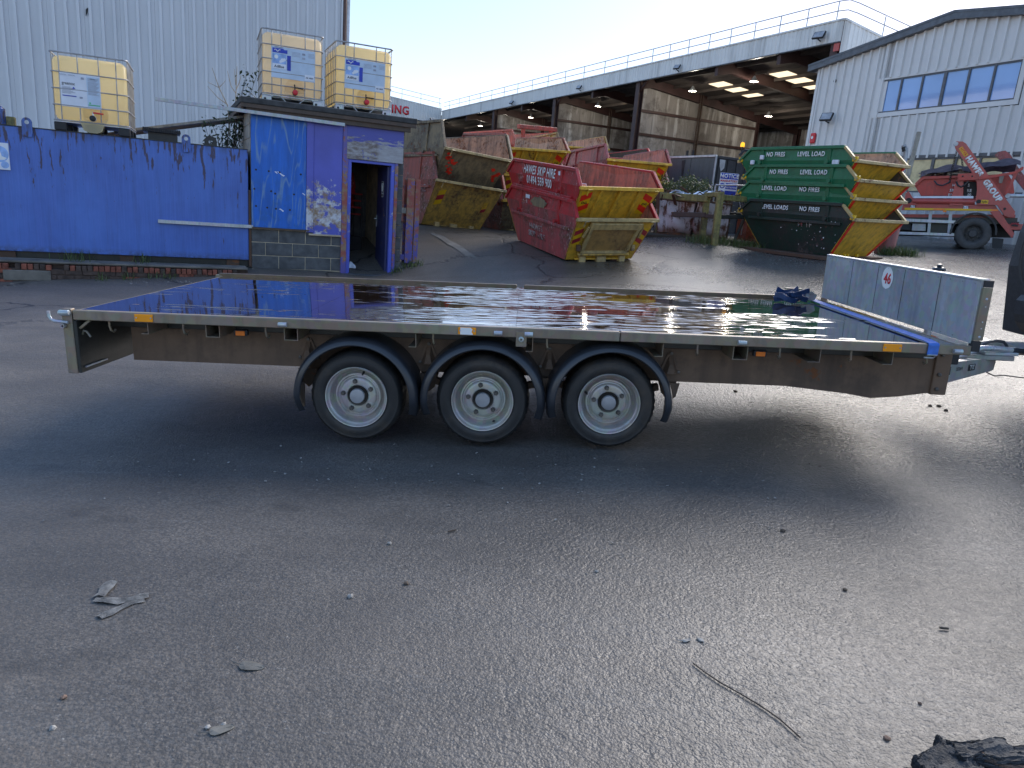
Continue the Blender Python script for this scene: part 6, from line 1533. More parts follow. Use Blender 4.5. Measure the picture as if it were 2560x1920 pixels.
for s in range(5):
    pts = [Vector((-.25 + .16 * s + .05 * math.sin(k + s), -.1 + .1 * rs.random(), .16 + .06 * math.sin(k * .9 + s) + .02 * k)) + Vector((.07 * k, 0, 0)) for k in range(6)]
    for a, b in zip(pts, pts[1:]): rag.beam(a, b, .13, .012)
rag = rag.build('grey_sheeting', A['labelblue']); rag.matrix_world = Matrix.Translation((3.45, 16.9, g1 + .74)); tag(rag, 'crumpled grey plastic sheeting on top of the rusted boxes', 'sheeting')
wr_ = thing('wire_bundle', 'bundle of dark cables hanging over the barrier beside the green skips', 'cable', Matrix.Translation((5.0, 16.6, gz(5, 16.6) + .55)))
for k in range(16):
    x = -.30 + .04 * k; pts = [(x, .02 * math.sin(k * 3), .42 - .02 * (k % 4)), (x + .05, -.05, .36), (x + .09 + .02 * math.sin(k), -.09, .22), (x + .14, -.08, .05 + .05 * math.sin(k * 2.1))]
    MB().tube(pts, .009, 6).build('cable', A['chain'] if k % 3 else A['hubcap'], wr_, True)
tb = tag(MB().beam((0, 0, 0), (.18, .1, .52), .07, .05, bev=.01).build('scrap_tube', A['darkpanel']), 'bent green metal tube leaning in the dark gap by the green skips', 'tube'); tb.matrix_world = ground_mtx(4.75, 16.5, (1, 0, 0), .02)
rb = dented('scrap_drum', 'dull red dented drum in the dark gap beside the green skips', (5.25, 17.0, gz(5.2, 17.0)), (.5, .5, .62), A['redbrown'], 5, .2, 5, .03)
MB().span((-.9, -.06, .60), (.5, .3, .66), .01).build('lid_board', A['darkpanel'], rb)
sb = structure(tag(MB().span((-3.4, -2.2, -.12), (1.6, 2.6, .02), .03).build('planting_bed', A['soil']), 'earth bed with leaf litter behind the barrier', 'bed')); sb.pop('category', None) if hasattr(sb, 'pop') else None
if 'category' in sb: del sb['category']
sb.matrix_world = ground_mtx(4.6, 18.6, (1, 0, 0), -.02)
# base plate under the green skips
bpn = MB().span((-1.45, -.98, -.03), (.98, .95, .035), .006).build('steel_base_plate', A['rust']); bpn.matrix_world = pose((6.06, 15.28, .83), -59.5, .02, -.02); tag(bpn, 'rusty flat steel plate under the green skip stack', 'plate')
# hedge
hg = thing('hedge', 'scruffy dark green hedge between the barrier and the grey box', 'hedge', Matrix.Translation((4.0, 18.2, gz(4, 18.2))))
rs = random.Random(9); pts = []
for _ in range(430):
    x = rs.uniform(-1.1, 1.0); y = rs.uniform(-.35, .45); top = 1.26 + .10 * math.sin(x * 7) + .08 * math.sin(x * 17 + 1) + (.24 if abs(x + .15) < .10 else 0) - .1 * abs(x)
    z = rs.uniform(.05, 1) ** .45 * top; pts.append((x, y, z))
m = MB(); leaf_cloud(m, pts, .062, 16, .055, rs, 0); m = m.build('foliage', A['leafhedge'], hg); m['kind'] = 'stuff'
m = MB()
for _ in range(34): x = rs.uniform(-1, 1); m.tube([(x, rs.uniform(-.2, .3), -.1), (x + rs.gauss(0, .1), rs.uniform(-.3, .3), .5), (x + rs.gauss(0, .2), rs.uniform(-.3, .4), .95)], [.014, .009, .004], 5)
m.build('stem', A['stem'], hg, True)
# sign
sg = thing('notice_sign', 'blue and white notice board about hand protection by the green skips', 'sign', frame(atY(*s3(1170, 680), 17.3) + Vector((-.13, 0, -.55)), (1, .03, 0)))
SZ = .55
MB().span((-.215, 0, SZ - .12), (.215, .006, SZ + .44), .001).build('board', A['labelwhite'], sg)
def sp_(x0, x1_, z0, z1, mat, e=.0015): return MB().span((x0, -e - .001, SZ + z0), (x1_, -e, SZ + z1)).build('print', A[mat], sg)
sp_(-.208, .208, .305, .432, 'blueprint'); text('NOTICE', .085, A['whiteprint'], sg, facing((0, 0, SZ + .368), (1, 0, 0), (0, 0, 1), .004), 'lettering', .04, .92)
text('MANDATORY', .045, A['redprint'], sg, facing((0, 0, SZ + .262), (1, 0, 0), (0, 0, 1), .003), 'lettering', .03, .95)
MB().lathe([(0, .0015), (.062, .0015), (.062, 0)], (-.14, 0, SZ + .15), (0, -1, 0), 28).build('print', A['blueprint'], sg); MB().lathe([(0, .003), (.036, .003), (.036, 0)], (-.14, 0, SZ + .145), (0, -1, 0), 20).build('print', A['whiteprint'], sg)
sp_(-.06, .20, .08, .215, 'blueprint'); text('HAND', .036, A['whiteprint'], sg, facing((.07, 0, SZ + .178), (1, 0, 0), (0, 0, 1), .004), 'lettering', .03, .95); text('PROTECTION', .036, A['whiteprint'], sg, facing((.07, 0, SZ + .115), (1, 0, 0), (0, 0, 1), .004), 'lettering', .03, .85)
sp_(-.06, .20, -.06, .045, 'blueprint'); MB().lathe([(0, .0015), (.055, .0015), (.055, 0)], (-.14, 0, SZ - .01), (0, -1, 0), 28).build('print', A['blueprint'], sg)
for x in (-.15, .15): MB().span((x - .02, .008, -.9), (x + .02, .045, SZ + .40)).build('post', A['oldwood'], sg)
hoop = thing('hoop_rail', 'thin grey tubular hoop rail crossing in front of the notice board', 'rail', Matrix.Translation(atY(*s3(1180, 560), 16.9)))
MB().tube([(-.40, 0, -.04), (.32, 0, .0), (.36, 0, -.02), (.37, 0, -.06), (.35, 0, -1.1)], .017, 10).build('hoop', A['galv'], hoop, True); MB().tube([(-.40, 0, -.04), (-.40, 0, -1.1)], .017, 10).build('leg', A['galv'], hoop, True)
# dark sheeted box body
bc = atY(1790, 388, 21.0); by = Vector((-.45, .893, 0)).normalized(); bx = Vector((.893, .45, 0)).normalized()
g0 = gz(bc.x, bc.y)
bm_ = thing('box_body', 'dark grey sheeted box body behind the hedge with black ribbed end', 'container', frame((bc.x, bc.y, g0), bx)); hh = bc.z - g0
MB().span((.02, .0, -.1), (3.2, 5.2, hh - .03)).build('body', A['boxblack'], bm_)
for k in range(5): MB().span((.0, .03 + k * 1.03, .0), (.018, .03 + k * 1.03 + 1.01, hh - .04), .004).build('side_panel', A['boxgrey'], bm_)
for k in range(9): MB().span((.12 + k * .33, -.03, .0), (.30 + k * .33, -.002, hh - .08), .01).build('rib', A['boxblack'], bm_)
MB().span((-.03, -.04, hh - .045), (.03, 5.2, hh + .01), .006).build('top_rail', A['alu'], bm_); MB().span((-.02, -.045, .0), (.025, .0, hh - .05), .006).build('corner_post', A['hubcap'], bm_); MB().span((.035, -.04, hh - .075), (3.2, .0, hh + .0), .004).build('top_rail', A['boxblack'], bm_)
for y in (1.3, 2.6): MB().prism([(-.006, y, hh - .1), (-.006, y + .16, hh - .12), (-.006, y + .10, hh - .55), (-.006, y + .03, hh - .62)], (-.004, 0, 0)).build('torn_sheet', A['blackmatt'], bm_)
MB().prism([(.13, -.034, hh - .10), (.34, -.034, hh - .10), (.33, -.034, hh - .32), (.22, -.034, hh - .42), (.16, -.034, hh - .30)], (0, -.004, 0)).build('bare_patch', A['hubcap'], bm_)
for y in (1.0, 1.25): MB().span((-.02, y, hh + .02), (.03, y + .05, hh + .16)).build('bracket', A['blackmatt'], bm_)
# loader cab beyond
lc0 = atY(1838, 384, 26.0); gl = gz(lc0.x, lc0.y); ld = thing('loading_machine', 'white machine cab with amber beacon showing above the green skips', 'machine', frame((lc0.x + .1, lc0.y, gl), (.95, -.3, 0))); hz = lc0.z - gl
cbm = MB(); cbm.prism([(-.05, 0, 0), (2.2, 0, 0), (2.2, 0, hz - .1), (.35, 0, hz - .02), (.12, 0, hz - .12), (-.05, 0, hz - .7)], (0, 1.9, 0)); cbm.build('body', A['cabwhite'], ld)
MB().prism([(.28, -.008, hz - .62), (1.9, -.008, hz - .62), (1.9, -.008, hz - .28), (.42, -.008, hz - .24)], (0, .006, 0)).build('side_window', A['glass'], ld)
MB().tube([(.05, .1, hz - .05), (.2, .1, hz + .14), (2.1, .1, hz + .06)], .05, 8).build('light_bar', A['blackmatt'], ld, True)
MB().lathe([(.07, 0), (.07, .09), (.05, .14), (0, .15)], (.10, .2, hz + .26), (0, 0, 1), 14).build('beacon', A['beacon'], ld, True); MB().tube([(.10, .2, hz), (.10, .2, hz + .26)], .03, 8).build('beacon_stalk', A['blackmatt'], ld)
# weeds
def tuft(name, label, spots, hgt, seed, n=60, spread=.12):
    rs_ = random.Random(seed); m = MB()
    for (x, y) in spots:
        for _ in range(n):
            px_, py_ = x + rs_.gauss(0, spread), y + rs_.gauss(0, spread); z = gz(px_, py_) - .01 if not isinstance(hgt, tuple) else hgt[1]
            h_ = (hgt if not isinstance(hgt, tuple) else hgt[0]) * rs_.uniform(.4, 1.2); a = rs_.uniform(0, 6.28); ln = h_ * rs_.uniform(.2, .9); w_ = .006
            d = Vector((math.cos(a), math.sin(a), 0)); u = Vector((-d.y, d.x, 0)) * w_; b0 = Vector((px_, py_, z))
            q = [m.bm.verts.new(v) for v in (b0 - u, b0 + u, b0 + d * ln * .35 + Vector((0, 0, h_ * .65)) + u * .7, b0 + d * ln * .35 + Vector((0, 0, h_ * .65)) - u * .7, b0 + d * ln + Vector((0, 0, h_)))]
            m.bm.faces.new((q[0], q[1], q[2], q[3])); m.bm.faces.new((q[3], q[2], q[4]))
    o = m.build(name, A['grass']); o['kind'] = 'stuff'; o['label'] = label; return o
tuft('grass', 'rough grass round the feet of the yellow posts', [(3.9 + .2 * k, 15.75 + .06 * (k % 3)) for k in range(-1, 7)], .20, 1, 90)
tuft('grass', 'grass tuft at the foot of the red bollard', [(8.1, 16.0), (8.3, 15.95), (8.5, 15.9), (7.95, 15.95)], .22, 2, 110, .10)
tuft('grass', 'thin weeds at the foot of the hut and steel post', [(-2.35, 13.35), (-2.15, 13.55), (-1.98, 13.6)], .12, 3, 40, .06)
w0 = SF @ Vector((-4.6, -.15, 0)); 
tuft('grass', 'long pale grass along the foot of the blue tank', [tuple((SF @ Vector((x, -.12, 0))).xy) for x in (-6.0, -5.7, -5.35, -5.0, -4.8, -4.6, -2.7, -2.5, -1.7)], (.20, SO.z + .02), 4, 22, .09)
tuft('grass', 'dry stalks against the low brick wall', [tuple((SF @ Vector((x, -.48, 0))).xy) for x in (-2.2, -1.9, -1.5, -1.3)], .16, 6, 18, .06)

# ================================================================== the skip lorry
def s4(x, y): return 2200 + x * .20489, 320 + y * .20489
hub = atY(*s4(1150, 1290), 19.9); td = Vector((math.cos(rad(-30)), math.sin(rad(-30)), 0)); tn = Vector((-td.y, td.x, 0)); tilt = .070
TM = frame((hub.x, hub.y, hub.z - .435), td) @ Matrix.Rotation(-tilt, 4, 'Y'); TI = TM.inverted()
lo = thing('skip_lorry', 'red skip lorry with lifting arms carrying a sheeted red skip at the right', 'lorry', TM)
ny = TM.to_3x3() @ Vector((0, 1, 0))
def tk(x, y, d=0.0):
    p = TI @ onplane(*s4(x, y), TM @ Vector((0, d, 0)), ny); return p.x, p.z
def tpoly(pts, d, th, name, mat, par=None, lab=None):
    return MB().prism([(tk(x, y, d)[0], d, tk(x, y, d)[1]) for x, y in pts], (0, th, 0)).build(name, A[mat], par or lo, label=lab)
# chassis
tpoly([(100, 925), (1400, 935), (1455, 1015), (100, 1000)], .0, .10, 'side_beam', 'truckred')
tpoly([(300, 972), (1440, 992), (1440, 1014), (300, 1000)], -.008, .006, 'marker_strip', 'chevyel'); tpoly([(650, 982), (790, 985), (790, 1003), (650, 1000)], -.016, .007, 'marker_strip', 'orangelens'); tpoly([(1360, 992), (1442, 994), (1442, 1014), (1360, 1012)], -.016, .007, 'marker_strip', 'orangelens')
MB().span((-5.2, .10, .70), (.95, 2.2, .86)).build('chassis_frame', A['darkpanel'], lo); MB().span((-5.0, .25, .86), (.9, 2.1, .95)).build('bed', A['truckred'], lo)
MB().span((-5.2, .55, .35), (.95, .75, .69)).build('chassis_rail', A['blackmatt'], lo); MB().span((-5.2, 1.55, .35), (.95, 1.75, .69)).build('chassis_rail', A['blackmatt'], lo)
for q in ((300, 1105, 930, 1130, 930, 1165, 300, 1140), (150, 1262, 905, 1285, 905, 1318, 150, 1295)): tpoly([(q[0], q[1]), (q[2], q[3]), (q[4], q[5]), (q[6], q[7])], .02, .03, 'side_guard', 'galvbright')
for x in (845, ): tpoly([(x, 1010), (x + 40, 1010), (x + 20, 1280), (x - 25, 1280)], .055, .04, 'guard_upright', 'galv')
tpoly([(600, 1010), (640, 1010), (610, 1285), (575, 1285)], .055, .04, 'guard_upright', 'galv')
tpoly([(395, 1165), (560, 1170), (555, 1255), (388, 1250)], .16, .5, 'tool_locker', 'galv'); tpoly([(200, 1150), (375, 1160), (372, 1245), (200, 1235)], .16, .5, 'battery_box', 'blackmatt'); tpoly([(610, 1165), (820, 1170), (815, 1275), (605, 1270)], .2, .6, 'fuel_tank', 'darkpanel')
tpoly([(770, 1008), (812, 1008), (808, 1028), (768, 1026)], -.005, .02, 'marker_lamp', 'orangelens'); tpoly([(372, 940), (428, 942), (425, 972), (370, 970)], -.006, .005, 'height_label', 'labelwhite'); tpoly([(1018, 950), (1080, 952), (1078, 984), (1016, 982)], -.006, .005, 'height_label', 'labelwhite')
for (x, y) in ((400, 956), (1048, 967)):
    a, z = tk(x, y, -.008); text('A-10', .055, A['blackprint'], lo, facing((a, -.0075, z), (1, 0, 0), (0, 0, 1), .0), 'lettering', .01)
# wheels
def lorry_wheel(x, y, ax, rr=.435):
    w_ = bpy.data.objects.new('wheel', None); COL.objects.link(w_); w_.parent = lo; w_.location = (x, y, rr); w_.empty_display_size = .1; A_ = (0, ax, 0)
    jit = lambda j, k: -.012 if (j in (6, 7, 8, 9, 10) and k % 4 < 1) else 0
    MB().lathe([(.235, .03), (.26, .0), (.32, -.01), (.38, .0), (.405, .012), (.41, .02), (.428, .045), (.435, .07), (.435, .14), (.435, .25), (.428, .28), (.38, .30), (.24, .30)], (0, 0, 0), A_, 96, jit).build('tyre', A['rubberdust'], w_, True, sharp=45)
    MB().lathe([(.24, .03), (.235, .02), (.225, .03), (.215, .10), (.185, .13), (.17, .125), (.105, .11), (.10, .06), (.085, .04), (0, .035)], (0, 0, 0), A_, 48).build('rim', A['rubberdust'], w_, True, sharp=45)
    for k in range(8):
        a = rad(45 * k + 10); MB().lathe([(0, .0), (.026, .0), (.026, .012), (0, .012)], (.185 * math.cos(a) * 1.02, ax * .098, .185 * math.sin(a) * 1.02), (0, ax, 0), 14).build('hand_hole', A['blackmatt'], w_)
        MB().lathe([(.016, .05), (.012, .0), (0, -.002)], (.135 * math.cos(a), ax * .07, .135 * math.sin(a)), (0, ax, 0), 6).build('wheel_nut', A['nut'], w_)
    return w_
lorry_wheel(0, -.02, 1); lorry_wheel(0, 2.34, -1); lorry_wheel(-3.4, -.02, 1); lorry_wheel(-3.4, 2.34, -1)
MB().tube([(0, .2, .435), (0, 2.1, .435)], .09, 12).build('axle', A['blackmatt'], lo, True); MB().tube([(-3.4, .2, .435), (-3.4, 2.1, .435)], .07, 12).build('axle', A['blackmatt'], lo, True)
m = MB(); rings = []
for k in range(25):
    a = rad(-4 + 188 * k / 24); rings.append([m.bm.verts.new((r_ * math.cos(a), y, .45 + r_ * math.sin(a))) for y, r_ in ((-.04, .50), (-.05, .53), (-.02, .545), (.36, .545), (.36, .53), (0, .53))])
for a, b in zip(rings, rings[1:]):
    for k in range(6): m.bm.faces.new((a[k], b[k], b[(k + 1) % 6], a[(k + 1) % 6]))
m.build('mudguard', A['rubberdust'], lo, True)
tpoly([(1370, 1340), (1510, 1350), (1490, 1475), (1365, 1465)], .05, .02, 'mud_flap', 'blackmatt')
# hydraulic ram lying along the deck
a0, z0 = tk(400, 890, .02); a1, z1 = tk(1160, 900, .02)
MB().tube([(a0, .02, z0), (a1, .02, z0 - .03)], .085, 16).build('hydraulic_ram', A['truckred'], lo, True)
tpoly([(415, 832), (1140, 830), (1140, 858), (410, 855)], -.06, .04, 'fluted_strip', 'labelwhite')
b0 = TB if 0 else None
tpoly([(310, 800), (350, 770), (440, 915), (440, 940), (290, 940)], -.03, .08, 'ram_bracket', 'truckred'); a, z = tk(350, 885, -.04); MB().lathe([(0, .04), (.07, .04), (.075, 0)], (a, -.03, z), (0, -1, 0), 16).build('pivot_pin', A['blackmatt'], lo, True)
# main arm, post and stay
arm = tpoly([(905, 185), (930, 160), (1010, 165), (1050, 190), (1340, 600), (1650, 1020), (1635, 1080), (1580, 1090), (1520, 1070), (1430, 940), (1190, 935), (1165, 890), (1185, 750), (1180, 660), (1110, 520), (920, 250)], -.10, .16, 'lifting_arm', 'truckred')
tpoly([(1000, 560), (1020, 560), (1010, 945), (845, 945), (930, 640)], -.04, .1, 'arm_post', 'truckred')
tpoly([(950, 560), (1190, 545), (1215, 575), (1195, 630), (950, 640)], -.16, .06, 'arm_cheek', 'truckskip'); tpoly([(1195, 605), (1640, 530), (1740, 470), (1755, 480), (1745, 510), (1640, 560), (1210, 632)], -.15, .09, 'stay_arm', 'truckskip'); tpoly([(1640, 545), (1700, 520), (1560, 790), (1520, 830)], -.13, .06, 'stay_arm', 'truckskip')
a0, z0 = tk(1560, 825, -.05); a1, z1 = tk(1690, 840, -.05); MB().tube([(a0, -.05, z0), (a1 + .14, -.05, z0 - .015)], .05, 12).build('slew_ram', A['galvbright'], lo, True)
for x, y, r_ in ((1010, 588, .02), (1125, 588, .02), (1525, 985, .03), (1205, 895, .05), (925, 190, .055), (1560, 825, .06)):
    a, z = tk(x, y, -.18); MB().lathe([(0, .012), (r_, .012), (r_ * 1.1, 0)], (a, -.162 if r_ < .025 else -.105, z), (0, -1, 0), 16).build('pivot_pin', A['blackmatt'] if r_ < .052 else A['hubcap'], lo, True)
tpoly([(960, 250), (1005, 225), (1080, 325), (1030, 350)], -.106, .004, 'maker_label', 'chevyel')
def atext(s, x, y, hgt, ang, mat, bold=.05, sx_=.85, d=-.107):
    a, z = tk(x, y, d); text(s, hgt, A[mat], lo, Matrix.Translation((a, d, z)) @ Matrix.Rotation(ang, 4, 'Y') @ Matrix.Rotation(rad(90), 4, 'X'), 'lettering', bold, sx_)
axd = math.atan2(tk(1340, 600, -.1)[1] - tk(1020, 165, -.1)[1], tk(1340, 600, -.1)[0] - tk(1020, 165, -.1)[0])
atext('HAWES', 1150, 465, .125, -axd, 'whiteprint', .07, .90); atext('GROUP', 1370, 765, .135, -axd, 'whiteprint', .07, .92); atext('HYVA', 1020, 288, .075, -axd, 'redprint', .03, .8, -.109)
tpoly([(1240, 875), (1325, 880), (1315, 925), (1230, 920)], -.106, .004, 'maker_label', 'chevyel'); atext('hyfix', 1277, 900, .055, 0, 'blackprint', .02, .8, -.109)
# far arm
fa = MB(); far = [tk(1400, 330, 2.2), tk(1440, 290, 2.2), tk(1530, 275, 2.2), tk(1590, 320, 2.2), tk(1700, 500, 2.2), tk(2000, 900, 2.2), tk(1900, 930, 2.2), tk(1460, 385, 2.2)]
fa.prism([(x, 2.2, z) for x, z in far], (0, .16, 0)); fa.build('lifting_arm', A['redfaded'], lo)
# chains
def chain(pts, par):
    P = [Vector(p) for p in pts]; 
    for a, b in zip(P, P[1:]):
        n = max(1, int((b - a).length / .062)); d = (b - a).normalized(); u = d.orthogonal().normalized(); v = d.cross(u)
        for k in range(n):
            c = a + (b - a) * (k + .5) / n; w_ = u if k % 2 else v
            MB().tube([c + d * .040 * math.cos(t) + w_ * .022 * math.sin(t) for t in np.linspace(0, 2 * math.pi, 9)], .009, 5, False).build('chain_link', A['chain'], par)
a0, z0 = tk(940, 270, -.02); a1, z1 = tk(880, 500, .1); a2, z2 = tk(850, 670, .15); chain([(a0, -.02, z0), (a1, .1, z1), (a2, .15, z2)], lo)
a0, z0 = tk(990, 330, .3); a1, z1 = tk(1020, 540, .3); chain([(a0, .3, z0), (a1, .3, z1)], lo)
# hoses
hp = [(-.35, 0)]; pts = [tk(x, y, -.06) for x, y in ((930, 650), (950, 700), (990, 720), (1040, 690), (1080, 650))]; MB().tube([(x, -.06, z) for x, z in pts], .022, 8).build('hose', A['blackplastic'], lo, True)
pts = [tk(x, y, -.02) for x, y in ((660, 640), (700, 690), (760, 700), (830, 670), (860, 640))]; MB().tube([(x, .02, z) for x, z in pts], .02, 8).build('hose', A['blackplastic'], lo, True)
# leg and rear
tpoly([(1340, 1020), (1460, 1010), (1640, 1290), (1610, 1345)], -.05, .12, 'rear_leg', 'truckred'); tpoly([(1605, 1140), (1700, 1145), (1680, 1205), (1600, 1195)], -.06, .02, 'number_plate', 'blackmatt'); MB().span((.75, .0, .55), (1.25, 2.2, .70), .01).build('rear_crossmember', A['truckred'], lo)
a, z = tk(1650, 1172, -.062); text('HYVA', .055, A['redprint'], lo, facing((a, -.061, z), (1, 0, 0), (0, 0, 1), .0), 'lettering', .02, .8)
# headboard with mesh, exhaust stack, cab
xg = tk(225, 400, .2)[0]; zt_ = tk(230, 375, .2)[1]; zb_ = tk(250, 590, .2)[1]
MB().span((xg - .03, .15, .95), (xg + .07, .30, zt_), .01).build('bulkhead_post', A['truckskip'], lo); MB().span((xg - .03, 2.05, .95), (xg + .07, 2.2, zt_), .01).build('bulkhead_post', A['truckskip'], lo)
MB().span((xg - .02, .31, zt_ - .20), (xg + .06, 2.04, zt_), .01).build('bulkhead_head', A['truckred'], lo)
gm = MB()
for k in range(-14, 26):
    for sgn in (1, -1):
        y0 = .3 + k * .085; p0 = Vector((xg + .02, y0, zb_ - .2)); hgt = zt_ - .2 - (zb_ - .2); p1 = Vector((xg + .02, y0 + sgn * hgt * .55, zt_ - .2))
        if min(p0.y, p1.y) > .3 and max(p0.y, p1.y) < 2.05: gm.beam(p0, p1, .012, .012)
gm.build('mesh_guard', A['truckred'], lo)
MB().span((xg - 2.0, .0, .55), (xg - .35, 2.3, zt_ + .1), .08).build('cab', A['truckred'], lo); MB().span((xg - .34, .3, .9), (xg - .30, 2.0, 1.35)).build('cab_rear_window', A['glass'], lo)
e0 = tk(300, 420, .1); e1 = tk(300, 300, .1); ex_ = MB(); ex_.tube([(e0[0], .1, .9), (e0[0], .1, e1[1]), (e1[0] + .01, .1, e1[1] + .08), (e1[0] - .05, .1, e1[1] + .20)], [.06, .06, .065, .06], 14); ex_.build('exhaust_stack', A['hubcap'], lo, True)
a, z = tk(300, 270, .1); MB().lathe([(.068, .0), (.068, .12), (.05, .12)], (a + .01, .1, z - .03), (-.3, 0, 1), 14).build('exhaust_tip', A['blackmatt'], lo, True)
# the skip it carries and its sheet
cs = thing('carried_skip', 'bright red skip with white lettering carried on the lorry under a mauve sheet', 'skip', TM); 
def cpoly(pts, d, th, name, mat): return MB().prism([(tk(x, y, d)[0], d, tk(x, y, d)[1]) for x, y in pts], (0, th, 0)).build(name, A[mat], cs)
cpoly([(500, 825), (420, 700), (530, 600), (1560, 560), (1625, 660), (1640, 790), (1600, 830)], .22, 1.75, 'body', 'truckskip')
cpoly([(385, 715), (410, 725), (530, 625), (950, 605), (950, 580), (515, 590)], .14, .08, 'top_rail', 'truckskip'); cpoly([(1455, 575), (1520, 570), (1490, 675), (1450, 670)], .17, .04, 'stiffener', 'greywood')
cpoly([(1020, 655), (1170, 655), (1190, 830), (1020, 830)], .19, .03, 'dark_panel', 'blackmatt')
def ctext(s, x, y, hgt): a, z = tk(x, y, .185); text(s, hgt, A['whiteprint'], cs, facing((a, .188, z), (1, 0, 0), (0, 0, 1), .0), 'lettering', .04, .9)
ctext('H', 900, 703, .075); ctext('S', 1083, 700, .075); ctext('SK', 880, 762, .075); ctext('RE', 1090, 765, .075); ctext('014', 865, 815, .065); ctext('00', 1090, 815, .065)
ms = MB(); rows = []
for k in range(29):
    u = k / 28; x = tk(500 + 1180 * u, 600, .5)[0]; row = []
    for j in range(11):
        v = j / 10; y = .10 + 2.0 * v
        ztop = tk(500 + 1180 * u, 575 - 130 * math.sin(min(1, u * 1.25) * math.pi * .5) - 25 * math.sin(u * 9), .5)[1]
        z = ztop * (1 if 0 < j < 10 else 1) - (.10 if j in (0, 10) else 0) + .03 * math.sin(u * 21 + v * 5) + .12 * math.sin(v * 3.14)
        row.append(ms.bm.verts.new((x, y, z)))
    rows.append(row)
for a, b in zip(rows, rows[1:]):
    for j in range(10): ms.bm.faces.new((a[j], b[j], b[j + 1], a[j + 1]))
bmesh.ops.solidify(ms.bm, geom=ms.bm.faces[:], thickness=.012)
ms = ms.build('load_sheet', A['tarp'], None, True); ms.matrix_world = TM; tag(ms, 'mauve tarpaulin sheet stretched over the skip on the lorry', 'tarpaulin')
ld_ = MB(); rs = random.Random(31)
for _ in range(40): x = tk(rs.uniform(520, 1080), 590, .3)[0]; c = Vector((x, rs.uniform(.2, 1.2), tk(700, 560, .3)[1] + rs.uniform(-.03, .06))); d = Vector((rs.uniform(-1, 1), rs.uniform(-1, 1), rs.uniform(-.2, .2))).normalized(); ld_.beam(c - d * .16, c + d * .16, rs.uniform(.03, .12), .03)
ld_ = ld_.build('rubble', A['greywood']); ld_.matrix_world = TM; ld_['kind'] = 'stuff'; ld_['label'] = 'broken timber filling the skip on the lorry'
p0 = atY(*s4(478, 45), 18.7); p1 = atY(*s4(330, 625), 18.7); p2 = p1 + (p1 - p0).normalized() * .9; p2.z = max(p2.z, gz(p2.x, p2.y) + .0)
tl = (p0 - p1).normalized(); foot = p1 - tl * ((p1.z - gz(p1.x, p1.y)) / tl.z)
tag(MB().beam(foot, p0, .085, .085, bev=.01).build('timber_pole', A['greywood']), 'tall weathered timber pole leaning beside the lorry bulkhead', 'pole')

# ================================================================== small things on the ground
def gp(px, py): return onground(px, py)
def strip(name, label, pts, w_, mat, cat, lift=.012):
    P = [gp(*p) for p in pts]; m = MB(); rows = []
    for i, p in enumerate(P):
        t = (P[min(i + 1, len(P) - 1)] - P[max(i - 1, 0)]).normalized(); u = Vector((-t.y, t.x, 0)).normalized() * w_ * rnd.uniform(.35, .6); z = Vector((0, 0, .004 + .4 * lift * rnd.random()))
        rows.append((m.bm.verts.new(p - u + z), m.bm.verts.new(p + z * 1.6), m.bm.verts.new(p + u + z * .6)))
    for a, b in zip(rows, rows[1:]): m.bm.faces.new((a[0], b[0], b[1], a[1])); m.bm.faces.new((a[1], b[1], b[2], a[2]))
    bmesh.ops.solidify(m.bm, geom=m.bm.faces[:], thickness=.003)
    return tag(m.build(name, A[mat], None, True), label, cat)
strip('plastic_strip', 'longest muddy torn plastic strip lying bent on the asphalt', [(240, 1500), (268, 1503), (300, 1505), (330, 1500), (352, 1494), (372, 1490)], .045, 'tape', 'litter')
strip('plastic_strip', 'short upturned muddy plastic strip at the bend of the long one', [(246, 1497), (258, 1485), (268, 1470), (280, 1458)], .04, 'tape', 'litter', .03)
strip('plastic_strip', 'pale plastic strip flattened on the asphalt below the bent one', [(248, 1546), (272, 1535), (300, 1522), (330, 1508), (360, 1500)], .035, 'tape', 'litter', .004)
def flatleaf(label, px, py, ln, ang, mat='leafdead'):
    c = gp(px, py); m = MB(); pts = []
    for k in range(14): a = 2 * math.pi * k / 14; pts.append(Vector((ln * .5 * math.cos(a), ln * .27 * math.sin(a) * (1 - .35 * math.cos(a)), .003 + .0015 * math.sin(3 * a))))
    m.prism(pts, (0, 0, .0015)); m.tube([(-ln * .5, 0, .004), (-ln * .9, .01, .003)], .0012, 5); m.tube([(-ln * .48, 0, .005), (ln * .4, 0, .005)], .0008, 5)
    o = m.build('fallen_leaf', A[mat]); o.matrix_world = Matrix.Translation(c) @ Matrix.Rotation(ang, 4, 'Z'); return tag(o, label, 'leaf')
flatleaf('flat sodden grey brown leaf with a thin stalk left of centre', 630, 1668, .075, -.1)
flatleaf('pale dry curled leaf scrap left of the other, above the thin wire', 1716, 1603, .03, .4, 'pebble'); flatleaf('second pale dry leaf scrap to the right above the thin wire', 1750, 1601, .028, 2.2, 'pebble')
flatleaf('flat grey leaf with two white stone chips on it at the bottom', 555, 1826, .06, .5)
def wire(label, pts, r, mat, name='wire', cat='wire'):
    P = [gp(*p) + Vector((0, 0, r + .003)) for p in pts]; return tag(MB().tube(P, r, 6).build(name, A[mat], None, True), label, cat)
wire('long thin dark wire lying diagonally on the wet asphalt', [(1733, 1662), (1760, 1683), (1800, 1710), (1850, 1738), (1900, 1768), (1950, 1803), (2000, 1848)], .0022, 'stem')
wire('short bit of twig on the asphalt towards the right', [(2348, 1574), (2370, 1576)], .004, 'stem', 'twig', 'twig'); wire('small thin twig on the asphalt near the middle', [(1120, 1332), (1140, 1328)], .0035, 'stem', 'twig', 'twig')
rs = random.Random(17)
